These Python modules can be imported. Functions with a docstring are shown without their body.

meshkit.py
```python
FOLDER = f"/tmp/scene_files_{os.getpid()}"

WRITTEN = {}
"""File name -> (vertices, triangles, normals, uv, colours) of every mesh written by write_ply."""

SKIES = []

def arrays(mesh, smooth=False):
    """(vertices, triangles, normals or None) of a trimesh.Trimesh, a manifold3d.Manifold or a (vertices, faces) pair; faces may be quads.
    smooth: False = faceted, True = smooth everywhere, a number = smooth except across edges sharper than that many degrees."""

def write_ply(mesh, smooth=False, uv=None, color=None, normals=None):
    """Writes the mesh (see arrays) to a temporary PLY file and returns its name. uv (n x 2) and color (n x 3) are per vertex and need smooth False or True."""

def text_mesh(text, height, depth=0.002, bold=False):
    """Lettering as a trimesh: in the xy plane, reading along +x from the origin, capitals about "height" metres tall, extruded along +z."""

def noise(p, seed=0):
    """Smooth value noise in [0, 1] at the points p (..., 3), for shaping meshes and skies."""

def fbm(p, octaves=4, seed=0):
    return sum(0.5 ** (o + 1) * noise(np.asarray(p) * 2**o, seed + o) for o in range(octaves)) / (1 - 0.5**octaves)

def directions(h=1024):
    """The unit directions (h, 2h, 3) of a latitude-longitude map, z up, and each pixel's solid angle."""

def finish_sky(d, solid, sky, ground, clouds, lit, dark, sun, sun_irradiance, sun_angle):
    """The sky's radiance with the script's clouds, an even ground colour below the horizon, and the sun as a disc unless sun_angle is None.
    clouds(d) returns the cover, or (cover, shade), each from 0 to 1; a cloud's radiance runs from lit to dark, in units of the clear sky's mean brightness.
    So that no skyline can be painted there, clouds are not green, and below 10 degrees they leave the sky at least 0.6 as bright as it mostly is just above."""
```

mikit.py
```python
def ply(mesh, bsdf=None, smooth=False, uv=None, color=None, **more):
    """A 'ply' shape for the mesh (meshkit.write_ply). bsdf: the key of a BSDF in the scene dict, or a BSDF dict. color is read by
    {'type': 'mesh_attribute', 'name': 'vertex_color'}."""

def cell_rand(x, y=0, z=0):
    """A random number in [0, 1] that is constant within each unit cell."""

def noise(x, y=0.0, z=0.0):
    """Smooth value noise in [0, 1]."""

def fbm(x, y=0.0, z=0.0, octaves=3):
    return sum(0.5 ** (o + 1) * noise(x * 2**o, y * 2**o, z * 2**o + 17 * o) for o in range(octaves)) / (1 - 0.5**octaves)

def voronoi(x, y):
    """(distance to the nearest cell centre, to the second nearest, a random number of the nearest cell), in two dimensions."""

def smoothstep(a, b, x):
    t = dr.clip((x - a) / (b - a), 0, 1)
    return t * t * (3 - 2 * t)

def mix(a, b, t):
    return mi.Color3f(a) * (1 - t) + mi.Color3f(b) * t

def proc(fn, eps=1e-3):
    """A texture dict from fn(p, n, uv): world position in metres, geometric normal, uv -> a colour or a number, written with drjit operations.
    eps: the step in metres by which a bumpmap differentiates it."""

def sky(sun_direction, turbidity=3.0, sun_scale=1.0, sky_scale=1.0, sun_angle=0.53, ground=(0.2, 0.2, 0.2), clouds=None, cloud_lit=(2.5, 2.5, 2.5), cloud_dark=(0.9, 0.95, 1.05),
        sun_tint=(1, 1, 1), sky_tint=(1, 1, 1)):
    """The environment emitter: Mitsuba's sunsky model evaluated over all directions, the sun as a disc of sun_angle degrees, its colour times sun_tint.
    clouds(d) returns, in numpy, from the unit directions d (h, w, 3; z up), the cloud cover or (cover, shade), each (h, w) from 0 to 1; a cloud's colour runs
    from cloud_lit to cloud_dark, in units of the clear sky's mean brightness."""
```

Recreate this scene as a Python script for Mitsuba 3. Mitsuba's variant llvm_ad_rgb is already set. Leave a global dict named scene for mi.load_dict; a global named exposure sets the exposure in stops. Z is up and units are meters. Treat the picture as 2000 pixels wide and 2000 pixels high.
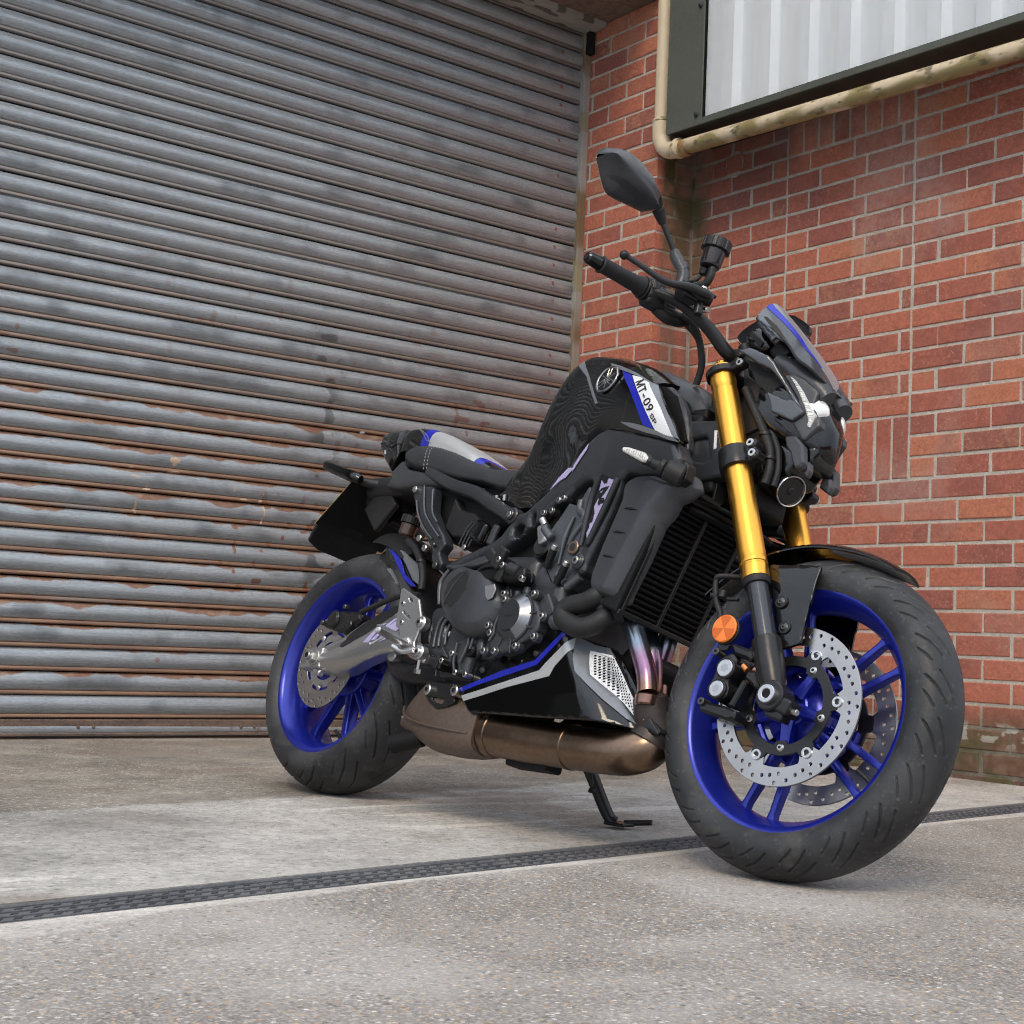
import math, random
import numpy as np, trimesh, drjit as dr, mitsuba as mi, mikit, meshkit
import manifold3d as m3
import shapely, shapely.geometry as sg
from scipy.spatial import Delaunay
from mikit import noise, fbm, voronoi, cell_rand, smoothstep, mix, proc

# ------------------------------------------------------------------ camera, sky, exposure
T = mi.ScalarTransform4f
EYE, FWD, UP = np.array([-1.9081, -3.2316, 0.4066]), np.array([0.60420, 0.79218, 0.08600]), np.array([-0.08686, -0.04181, 0.99534])
scene = {'type': 'scene'}
labels = {}
scene['camera'] = {'type': 'perspective', 'fov': 38.385, 'fov_axis': 'x', 'near_clip': 0.05, 'far_clip': 2000.0,
                   'to_world': T().look_at(origin=EYE.tolist(), target=(EYE + FWD).tolist(), up=UP.tolist())}


def _clouds(d):
    # overcast: brightest overhead, about a third of that at the horizon, with soft mottling
    el = np.clip(d[..., 2], 0, 1)
    return 1.0, np.clip(1.0 - 0.98 * el ** 0.75 + 0.45 * (meshkit.fbm(d * np.array([2.2, 2.2, 5.0]), 4, 3) - 0.5), 0, 1)


scene['sky'] = mikit.sky((-0.62, -0.50, 0.80), turbidity=3, sun_scale=0.16, sun_angle=22, clouds=_clouds, cloud_lit=(2.75, 2.98, 3.35), cloud_dark=(0.92, 1.03, 1.25), ground=(0.2, 0.19, 0.18))
exposure = 2.55

# ------------------------------------------------------------------ helpers
rng = np.random.default_rng(7)
cat = trimesh.util.concatenate
_taken = {}


def numbered(name):
    n = _taken.get(name, -1) + 1
    _taken[name] = n
    return name if n == 0 else f'{name}_{n:03d}'


def add(name, mesh, mat, smooth=32, parent=None, label=None, uv=None, kind=None):
    key = numbered((parent + '__' if parent else '') + name)
    scene[key] = mikit.ply(mesh, mat, smooth if uv is None else False, uv=uv)
    if label or kind:
        labels[key] = {k: v for k, v in (('label', label), ('kind', kind)) if v}
    return key


def tag(key, label, category=None, group=None, kind=None):
    labels[key] = {k: v for k, v in (('label', label), ('category', category), ('group', group), ('kind', kind)) if v}


def tm(v, f):
    return trimesh.Trimesh(np.asarray(v, float), np.asarray(f, int), process=False)


def mm(man):
    m = man.to_mesh()
    return tm(m.vert_properties[:, :3], m.tri_verts)


def quads(rows, cols, wrap_r=False, wrap_c=True):
    i, j = np.meshgrid(np.arange(rows if wrap_r else rows - 1), np.arange(cols if wrap_c else cols - 1), indexing='ij')
    a, b = i * cols + j, i * cols + (j + 1) % cols
    c, d = ((i + 1) % rows) * cols + (j + 1) % cols, ((i + 1) % rows) * cols + j
    return np.vstack([np.stack([a, b, c], -1).reshape(-1, 3), np.stack([a, c, d], -1).reshape(-1, 3)])


def fixn(m):
    m = trimesh.Trimesh(m.vertices, m.faces, process=False)
    trimesh.repair.fix_normals(m)
    return m


def loft(rings, caps=True, closed=False):
    """rings: list of (n,3) closed loops."""
    R = np.array(rings, float)
    k, n, _ = R.shape
    v, f = R.reshape(-1, 3), [quads(k, n, wrap_r=closed)]
    if caps and not closed:
        v = np.vstack([v, R[0].mean(0), R[-1].mean(0)])
        j = np.arange(n)
        f += [np.stack([np.full(n, k * n), (j + 1) % n, j], -1), np.stack([np.full(n, k * n + 1), (k - 1) * n + j, (k - 1) * n + (j + 1) % n], -1)]
    return fixn(tm(v, np.vstack(f)))


def crom(pts, n=8, closed=False):
    p = np.asarray(pts, float)
    if closed:
        p = np.vstack([p[-1], p, p[0], p[1]])
    else:
        p = np.vstack([2 * p[0] - p[1], p, 2 * p[-1] - p[-2]])
    out = []
    for i in range(1, len(p) - 2):
        t = np.linspace(0, 1, n, endpoint=False)[:, None]
        a, b, c, d = p[i - 1:i + 3]
        out.append(0.5 * (2 * b + (c - a) * t + (2 * a - 5 * b + 4 * c - d) * t**2 + (-a + 3 * b - 3 * c + d) * t**3))
    if not closed:
        out.append(p[-2][None])
    return np.vstack(out)


def frames(p, up=None):
    t = np.gradient(p, axis=0)
    t /= np.linalg.norm(t, axis=1, keepdims=True) + 1e-12
    u = np.array([0, 0, 1.0]) if up is None else np.asarray(up, float)
    if abs(t[0] @ u) > .95:
        u = np.array([1.0, 0, 0])
    A = []
    a = np.cross(np.cross(t[0], u), t[0])
    for k in range(len(p)):
        a = a - (a @ t[k]) * t[k]
        a = a / (np.linalg.norm(a) + 1e-12)
        A.append(a)
    A = np.array(A)
    return t, A, np.cross(t, A)


def tube(pts, r, n=12, sub=6, smooth=True, up=None, sx=1.0, caps=True):
    """round tube through points; r a number or one per point; sx squashes across the second axis."""
    pts = np.asarray(pts, float)
    p = crom(pts, sub) if smooth and len(pts) > 2 else pts
    rr = np.broadcast_to(np.asarray(r, float), (len(pts),))
    rad = np.interp(np.linspace(0, len(pts) - 1, len(p)), np.arange(len(pts)), rr)
    _, a, b = frames(p, up)
    th = np.linspace(0, 2 * np.pi, n, endpoint=False)
    return loft([p[k] + rad[k] * (np.cos(th)[:, None] * a[k] + sx * np.sin(th)[:, None] * b[k]) for k in range(len(p))], caps)


def spin(prof, n=96, axis='y', closed=False):
    """surface of revolution of (radius, height) points about an axis."""
    th = np.linspace(0, 2 * np.pi, n, endpoint=False)
    P = np.asarray(prof, float)
    c, s = np.cos(th), np.sin(th)
    rings = []
    for r, h in P:
        q = {'y': (r * c, np.full(n, h), r * s), 'z': (r * c, r * s, np.full(n, h)), 'x': (np.full(n, h), r * c, r * s)}[axis]
        rings.append(np.stack(q, -1))
    if closed:
        return loft(rings, closed=True)
    m = loft(rings, caps=False)
    v, f = m.vertices, [m.faces]
    return fixn(tm(v, np.vstack(f)))


def rod(a, b, r0, r1=None, n=20, bev=0.0):
    """solid cylinder or cone between points, edges bevelled."""
    a, b = np.asarray(a, float), np.asarray(b, float)
    r1 = r0 if r1 is None else r1
    L = np.linalg.norm(b - a)
    d = (b - a) / L
    bev = min(bev, L * .45)
    _, A, B = frames(np.array([a, b]))
    th = np.linspace(0, 2 * np.pi, n, endpoint=False)
    ring = lambda p, r: p + r * (np.cos(th)[:, None] * A[0] + np.sin(th)[:, None] * B[0])
    R = [ring(a, r0)] if bev <= 0 else [ring(a, r0 - bev), ring(a + d * bev, r0)]
    R += [ring(b, r1)] if bev <= 0 else [ring(b - d * bev, r1), ring(b, r1 - bev)]
    return loft(R)


def offset_ring(P, b):
    """move a closed polygon (n,2) inwards by b keeping its vertices."""
    area = 0.5 * np.sum(P[:, 0] * np.roll(P[:, 1], -1) - np.roll(P[:, 0], -1) * P[:, 1])
    e = np.roll(P, -1, 0) - P
    e = e / (np.linalg.norm(e, axis=1, keepdims=True) + 1e-12)
    nrm = np.stack([-e[:, 1], e[:, 0]], -1) * np.sign(area)
    m = nrm + np.roll(nrm, 1, 0)
    m = m / (np.linalg.norm(m, axis=1, keepdims=True) + 1e-9)
    k = 1 / np.clip((m * nrm).sum(1), 0.5, 1)
    return P + m * (b * k)[:, None]


def rounded(poly, r, q=4):
    """polygon with its corners rounded by r (points (n,2))."""
    g = sg.Polygon(poly).buffer(0)
    g = g.buffer(-r, join_style=1, quad_segs=q).buffer(2 * r, join_style=1, quad_segs=q).buffer(-r, join_style=1, quad_segs=q)
    if g.geom_type != 'Polygon':
        g = max(g.geoms, key=lambda x: x.area)
    return np.array(g.simplify(r * .03).exterior.coords)[:-1]


def prism(poly, y0, y1, b=0.002, holes=(), rnd=0.0):
    """plate with outline poly (x, z) between y0 and y1, chamfered by b on all face edges."""
    P = rounded(poly, rnd) if rnd else np.asarray(poly, float)
    H = [np.asarray(h, float) for h in holes]
    g = sg.Polygon(P)
    if not g.exterior.is_ccw:
        P = P[::-1]
    v, f = [], []
    y0, y1 = min(y0, y1), max(y0, y1)
    b = min(b, (y1 - y0) * .49)
    base = 0
    inner = []
    for k, ring in enumerate([P] + H):
        ins = offset_ring(ring, b if k == 0 else -b) if b > 0 else ring
        inner.append(ins)
        n = len(ring)
        for q, y in ((ins, y0), (ring, y0 + b), (ring, y1 - b), (ins, y1)):
            v.append(np.stack([q[:, 0], np.full(n, y), q[:, 1]], -1))
        f.append(quads(4, n) + base)
        base += 4 * n
    vv = np.vstack(inner)
    ends = np.cumsum([len(r) for r in inner]).astype(np.uint32)
    import mapbox_earcut
    tri = mapbox_earcut.triangulate_float64(vv, ends).reshape(-1, 3).astype(int)
    m0, m1, base = [], [], 0
    for r in inner:
        n = len(r)
        m0 += list(range(base, base + n))
        m1 += list(range(base + 3 * n, base + 4 * n))
        base += 4 * n
    m0, m1 = np.array(m0), np.array(m1)
    f += [m0[tri], m1[tri[:, ::-1]]]
    return fixn(tm(np.vstack(v), np.vstack(f)))


def panel(poly, yf, thick=0.003, step=0.012, holes=(), edge=0.0, er=0.012):
    """sheet with outline poly in (x, z) whose outer side is y = yf(x, z); its border turns in by `edge` over the width er."""
    g = sg.Polygon(poly, holes).buffer(0)
    if g.geom_type != 'Polygon':
        g = max(g.geoms, key=lambda q: q.area)
    b = [np.array(r.segmentize(step).coords)[:-1] for r in [g.exterior] + list(g.interiors)]
    x0, z0, x1, z1 = g.bounds
    X, Zz = np.meshgrid(np.arange(x0, x1, step), np.arange(z0, z1, step * .87))
    X[1::2] += step / 2
    q = np.stack([X.ravel(), Zz.ravel()], -1)
    extra = []
    if edge:
        for fr in (0.15, 0.4, 0.75):
            e = g.buffer(-er * fr)
            for ge in getattr(e, 'geoms', [e]):
                if not ge.is_empty:
                    for r in [ge.exterior] + list(ge.interiors):
                        extra.append(np.array(r.segmentize(step * .8).coords)[:-1])
    inside = g.buffer(-max(step * .35, er * .9 if edge else 0))
    q = q[shapely.contains_xy(inside, q[:, 0], q[:, 1])]
    P = np.vstack(b + extra + [q])
    tri = Delaunay(P).simplices
    c = P[tri].mean(1)
    tri = tri[shapely.contains_xy(g.buffer(1e-6), c[:, 0], c[:, 1])]
    y = np.asarray(yf(P[:, 0], P[:, 1]), float) * np.ones(len(P))
    if edge:
        d = shapely.distance(g.boundary, shapely.points(P))
        t = np.clip(1 - d / er, 0, 1)
        y = y + edge * (1 - np.sqrt(np.clip(1 - t**2, 0, 1)))
    n = len(P)
    F = np.stack([P[:, 0], y, P[:, 1]], -1)
    Bk = F + [0, thick, 0]
    e = np.sort(np.vstack([tri[:, [0, 1]], tri[:, [1, 2]], tri[:, [2, 0]]]), 1)
    u, cnt = np.unique(e, axis=0, return_counts=True)
    be = u[cnt == 1]
    walls = np.vstack([np.stack([be[:, 0], be[:, 1], be[:, 1] + n], -1), np.stack([be[:, 0], be[:, 1] + n, be[:, 0] + n], -1)])
    return fixn(tm(np.vstack([F, Bk]), np.vstack([tri, tri[:, ::-1] + n, walls])))


def flip(m):
    v = m.vertices * [1, -1, 1]
    return tm(v, m.faces[:, ::-1])


def rbox(c, size, r=0.004, R=None):
    """box with rounded edges (hull of spheres)."""
    h = np.asarray(size, float) / 2 - r
    s = trimesh.creation.icosphere(1, r).vertices
    pts = np.vstack([s + h * np.array(sg_) for sg_ in np.ndindex(2, 2, 2) for sg_ in [np.array(sg_) * 2 - 1]])
    m = trimesh.convex.convex_hull(pts)
    v = m.vertices @ (np.eye(3) if R is None else np.asarray(R)).T + np.asarray(c, float)
    return tm(v, m.faces)


def rot(axis, deg):
    return trimesh.transformations.rotation_matrix(math.radians(deg), axis)[:3, :3]


def xform(m, R=None, t=(0, 0, 0)):
    return tm(m.vertices @ (np.eye(3) if R is None else R).T + np.asarray(t, float), m.faces)


def rgb(r, g, b):
    return {'type': 'rgb', 'value': [r, g, b]}


def srgb(r, g, b):
    c = np.array([r, g, b]) / 255.0
    return [float(x) for x in np.where(c < .04045, c / 12.92, ((c + .055) / 1.055) ** 2.4)]


def mat(key, color, rough=0.5, metallic=0.0, bump=None, bscale=0.001, beps=0.001, **more):
    c = color if isinstance(color, dict) else rgb(*color)
    d = {'type': 'principled', 'base_color': c, 'roughness': rough, 'metallic': metallic, **more}
    if bump is not None:
        d = {'type': 'bumpmap', 'arbitrary': proc(bump, beps), 'scale': bscale, 'bsdf': d}
    scene[key] = {'type': 'twosided', 'bsdf': d}
    return key
# ------------------------------------------------------------------ ground, drain
DK, DX0, DY0, DW = 0.124, 0.0, -1.0285, 0.0625     # the drain's line: y = DY0 + DK x, half width DW


def ground_color(p, n, uv):
    x, y = p.x, p.y
    t = y - (DY0 + DK * x)
    big = fbm(x * 1.3 + 3.1, y * 1.3, 0, 3)
    mid = fbm(x * 9.0, y * 9.0, 4.0, 3)
    fine = noise(x * 240, y * 240, 1.0)
    grit = fbm(x * 70, y * 70, 9.0, 2)
    front = smoothstep(0.02, -0.02, t + 0.07 + 0.05 * (fbm(x * 3.0, 7.0, 0, 3) - 0.5) * 2)
    # behind the drain: trowelled grey concrete, paler near the drain, brown and darker by the door
    pale = smoothstep(0.25, 0.62, big + 0.22 * smoothstep(1.4, 0.1, t) - 0.12 * smoothstep(0.2, 1.6, x))
    edge = smoothstep(-0.03, 0.03, t - (0.93 + 0.10 * noise(x * 2.0, 3.3) + 0.02 * noise(x * 23, 1.0)))
    back = mix((0.215, 0.202, 0.184), (0.330, 0.316, 0.292), pale)
    back = mix(back, mi.Color3f(0.178, 0.158, 0.132) * (0.8 + 0.4 * mid), edge * 0.8)
    back = back * (0.52 + 0.42 * mid + 0.52 * grit)
    scuff = smoothstep(0.66, 0.76, noise(x * 4.0 + 11.0, y * 26.0)) * smoothstep(0.5, 0.7, noise(x * 1.7, y * 1.9 + 8.0)) * (1 - edge)
    back = mix(back, (0.52, 0.50, 0.46), scuff * 0.55)
    # in front: worn exposed aggregate
    f1, f2, r1 = voronoi(x * 125, y * 125)
    stone = smoothstep(0.42, 0.30, f1) * smoothstep(0.35, 0.45, r1)
    tone = noise(r1 * 57.0, 2.5)
    sc = mix((0.22, 0.19, 0.165), (0.50, 0.47, 0.43), tone)
    sc = mix(sc, (0.43, 0.27, 0.14), smoothstep(0.80, 0.84, r1))
    sc = mix(sc, (0.62, 0.59, 0.54), smoothstep(0.945, 0.955, r1))
    g1, g2, q1 = voronoi(x * 210 + 5, y * 210)
    small = smoothstep(0.45, 0.30, g1) * smoothstep(0.45, 0.55, q1)
    fr = mi.Color3f(0.205, 0.188, 0.172) * (0.75 + 0.5 * mid)
    fr = mix(fr, mix((0.150, 0.136, 0.124), (0.40, 0.365, 0.32), q1), small * 0.65)
    fr = mix(fr, sc, stone * 0.62)
    fr = mix(fr, (0.42, 0.40, 0.375), smoothstep(0.48, 0.72, fbm(x * 2.2 + 5, y * 2.6, 2.0, 3)) * 0.42)
    c = mix(back, fr, front)
    # cement haunch beside the drain
    h = smoothstep(0.012, -0.004, dr.abs(t + 0.100 - 0.02 * noise(x * 4.0, 2.0)) - 0.038 - 0.035 * smoothstep(0.35, 0.75, noise(x * 1.9 + 0.4, 6.0)))
    c = mix(c, mi.Color3f(0.43, 0.405, 0.37) * (0.75 + 0.4 * mid + 0.15 * grit), h * 0.75)
    h2 = smoothstep(0.006, -0.004, dr.abs(t - 0.083) - 0.018)
    c = mix(c, mi.Color3f(0.36, 0.345, 0.315) * (0.8 + 0.3 * mid), h2 * 0.7)
    # oil and tyre stains
    st = smoothstep(0.52, 0.74, fbm(x * 1.1 + 20, y * 1.8 + 4, 0, 4)) * (1 - front)
    c = c * (1 - 0.34 * st)
    c = mix(c, (0.16, 0.125, 0.10), 0.5 * smoothstep(0.58, 0.75, fbm(x * 2.6 + 9, y * 3.4, 1.0, 3)) * (1 - front))
    speck = smoothstep(0.935, 0.96, cell_rand(x * 160, y * 160, 3))
    c = mix(c, (0.50, 0.48, 0.44), speck * 0.45 * smoothstep(0.3, 0.7, noise(x * 5, y * 5, 3)))
    dark = smoothstep(0.955, 0.97, cell_rand(x * 140, y * 140, 8))
    c = c * (1 - 0.30 * dark)
    return c * (0.86 + 0.28 * fine)


def ground_bump(p, n, uv):
    x, y = p.x, p.y
    t = y - (DY0 + DK * x)
    f1, f2, r1 = voronoi(x * 95, y * 95)
    front = smoothstep(0.02, -0.10, t + 0.05)
    return fbm(x * 55, y * 55, 0, 3) * 0.9 + noise(x * 260, y * 260) * 0.35 + front * (smoothstep(0.5, 0.15, f1) * 0.8 + noise(x * 130, y * 130, 5.0) * 0.5)


mat('concrete', proc(ground_color), 0.92, bump=ground_bump, bscale=0.0022, beps=0.0012, specular=0.25)
far = np.array([4.0, 5, 7, 10, 16, 30, 60, 140, 400, 1200])
gx = np.concatenate([-far[::-1], np.arange(-3.2, 3.6, 0.03), far])
tt = np.concatenate([-far[::-1] - 0.0, np.arange(-3.0, -DW - 0.004, 0.03), [-DW - 0.003, -DW, DW, DW + 0.003], np.arange(DW + 0.03, 3.3, 0.03), far])
GX, GT = np.meshgrid(gx, tt, indexing='ij')
GY = DY0 + DK * np.clip(GX, -6, 6) + GT
P3 = np.stack([GX, GY, np.zeros_like(GX)], -1)
near = np.exp(-((GX / 3.2) ** 4) - ((GT / 3.0) ** 4))
relief = (meshkit.fbm(P3 * [2.6, 2.6, 1], 3, 5) - 0.5) * 0.006 * near
hump = 0.010 * np.exp(-((GT + 0.13) / 0.07) ** 2) * meshkit.noise(P3 * [1.6, 0, 0], 9) * near
GZ = (relief + hump) * np.clip((np.abs(GT) - DW) / 0.05, 0, 1)
GZ = np.where(np.abs(GT) <= DW + 1e-6, -0.055, GZ)
gm = tm(np.stack([GX, GY, GZ], -1).reshape(-1, 3), quads(len(gx), len(tt), wrap_c=False))
if gm.face_normals[:, 2].mean() < 0:
    gm.invert()
add('ground', gm, 'concrete', smooth=60)
tag('ground', 'worn grey concrete yard with pale and stained patches', kind='structure')


def grate_color(p, n, uv):
    return mix((0.062, 0.067, 0.076), (0.150, 0.148, 0.150), fbm(p.x * 14, p.y * 14, 1, 3)) * (0.8 + 0.4 * noise(p.x * 300, p.y * 300))


mat('grate_plastic', proc(grate_color), 0.6)
ang = math.atan(DK)
RD = rot([0, 0, 1], math.degrees(ang))
wg = DW * math.cos(ang)
dash = 'drain_channel'
ch = prism([(-6, -0.052), (6, -0.052), (6, -0.001), (-6, -0.001)], wg - 0.008, wg - 0.001, b=0.001)
add('kerb_strip', cat([xform(flip(ch), RD, (DX0, DY0, 0)), xform(ch, RD, (DX0, DY0, 0))]), 'grate_plastic', parent=dash)
L = 0.50
for k in range(-6, 7):
    cs = m3.CrossSection([[(-L / 2 + .001, -wg + .009), (L / 2 - .001, -wg + .009), (L / 2 - .001, wg - .009), (-L / 2 + .001, wg - .009)]])
    holes = []
    for r, yy in enumerate((-0.030, 0.0, 0.030)):
        for q in range(16):
            xc = -L / 2 + 0.026 + q * 0.0297 + (0.009 if r == 1 else 0)
            if xc > L / 2 - 0.018:
                continue
            s = 0.010
            holes.append(m3.CrossSection([[(xc - .0062 - s, yy - .0118), (xc + .0062 - s, yy - .0118), (xc + .0062 + s, yy + .0118), (xc - .0062 + s, yy + .0118)]]))
    cs = cs - m3.CrossSection.batch_boolean(holes, m3.OpType.Add)
    g = mm(cs.extrude(0.016))
    v = g.vertices + [0, 0, -0.0195]
    # ribs on top between the slots
    c = np.array([DX0 + k * L * math.cos(ang), DY0 + k * L * math.sin(ang), 0.0])
    ribs = [xform(rbox((0, 0, 0), (L - .004, .004, .005), .0012), None, (0, yy, -.003)) for yy in (-0.0455, -0.0152, 0.0152, 0.0455)]
    g = cat([tm(v, g.faces)] + ribs)
    add('grate', xform(g, RD, c), 'grate_plastic', smooth=20, parent=dash)
tag(dash, 'long narrow black drain channel with slotted grates across the concrete', 'drain')

# ------------------------------------------------------------------ bricks
WX, JZ0, JP = 2.40, 0.0214, 0.0783                  # wall plane, first bed joint, course height


def brick_color(p, n, uv):
    x, y, z = p.x, p.y, p.z
    r, s = uv.x, uv.y
    u = y + x
    c = mix((0.500, 0.172, 0.112), (0.400, 0.135, 0.098), smoothstep(0.15, 0.75, s))
    c = mix(c, (0.540, 0.200, 0.120), smoothstep(0.62, 0.80, r))
    c = mix(c, (0.290, 0.115, 0.100), smoothstep(0.88, 0.94, r) * 0.75)
    band = smoothstep(0.48, 0.62, noise(u * 9.0 + r * 90, s * 40.0))
    c = mix(c, mi.Color3f(0.290, 0.115, 0.100), band * 0.45 * smoothstep(0.35, 0.6, s))
    sp = noise(u * 210, z * 210, r * 31)
    sp2 = noise(u * 90, z * 90, s * 31)
    c = c * (0.72 + 0.34 * sp + 0.26 * sp2)
    c = mix(c, (0.56, 0.30, 0.20), smoothstep(0.74, 0.88, noise(u * 170, z * 170, 5.0 + r)) * 0.55)
    sand = smoothstep(0.80, 0.9, r * 0.6 + 0.5 * noise(u * 14, z * 20, 2.0)) * smoothstep(0.4, 0.7, noise(u * 120, z * 120, 9.0))
    c = mix(c, (0.52, 0.27, 0.16), sand * 0.45)
    # efflorescence and lime bloom
    bl = smoothstep(0.56, 0.80, fbm(u * 2.4 + 3.0, z * 2.0, 1.0, 4)) * (0.35 + 0.65 * noise(u * 60, z * 60))
    c = mix(c, (0.54, 0.40, 0.35), bl * 0.45)
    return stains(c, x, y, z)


def stains(c, x, y, z):
    """soot with painted-in shade below the bay and pipe, moss under the leaking pipe bend, damp and moss at the foot of the wall."""
    u = y + x
    soot_shade = smoothstep(0.42, 0.02, 2.45 - z) * smoothstep(0.35, 0.75, fbm(u * 5.0, z * 3.0, 3.0, 3) + 0.25) * smoothstep(0.15, 0.75, y) * smoothstep(2.25, 2.31, x)  # dark stain that also carries the shade of the projecting bay as colour
    c = mix(c, (0.060, 0.045, 0.048), dr.clip(soot_shade, 0, 1) * 0.50)
    run = smoothstep(0.13, 0.03, dr.abs(y - 1.235)) * smoothstep(2.20, 2.26, x)
    wet = run * smoothstep(0.25, 0.6, fbm(u * 12, z * 3.0, 8.0, 3) + 0.15)
    c = mix(c, (0.165, 0.130, 0.100), wet * 0.62)
    moss = run * smoothstep(0.75, 0.05, 2.46 - z) * smoothstep(0.30, 0.55, fbm(u * 14, z * 9.0, 2.0, 3))
    c = mix(c, (0.090, 0.085, 0.030), moss * 0.9)
    foot = smoothstep(0.30, 0.12, z + 0.10 * (fbm(u * 6, z * 4, 7.0, 3) - 0.5))
    c = mix(c, mi.Color3f(0.120, 0.102, 0.072) * (0.6 + 0.8 * noise(u * 55, z * 55)), foot * 0.80)
    gm_ = smoothstep(0.24, 0.08, z) * smoothstep(0.45, 0.65, fbm(u * 11, z * 14, 3.0, 3))
    c = mix(c, (0.105, 0.105, 0.045), gm_ * 0.65)
    salt = smoothstep(0.205, 0.180, z) * smoothstep(0.095, 0.15, z) * smoothstep(0.54, 0.66, fbm(u * 26, z * 34, 5.0, 3))
    return mix(c, (0.50, 0.49, 0.43), salt * 0.75)


def brick_bump(p, n, uv):
    u = p.y + p.x
    return fbm(u * 130, p.z * 130, uv.x * 50, 3) + 0.8 * noise(u * 45, p.z * 60, uv.y * 20)


def mortar_color(p, n, uv):
    u = p.y + p.x
    c = mix((0.50, 0.46, 0.39), (0.66, 0.62, 0.545), fbm(u * 20, p.z * 20, 1.0, 3)) * (0.78 + 0.35 * noise(u * 260, p.z * 260))
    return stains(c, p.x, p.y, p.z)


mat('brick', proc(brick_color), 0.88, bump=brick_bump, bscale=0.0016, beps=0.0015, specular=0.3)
mat('mortar', proc(mortar_color), 0.95, bump=lambda p, n, uv: noise((p.x + p.y) * 160, p.z * 160) + noise((p.x + p.y) * 60, p.z * 60), bscale=0.0012, specular=0.2)


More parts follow.
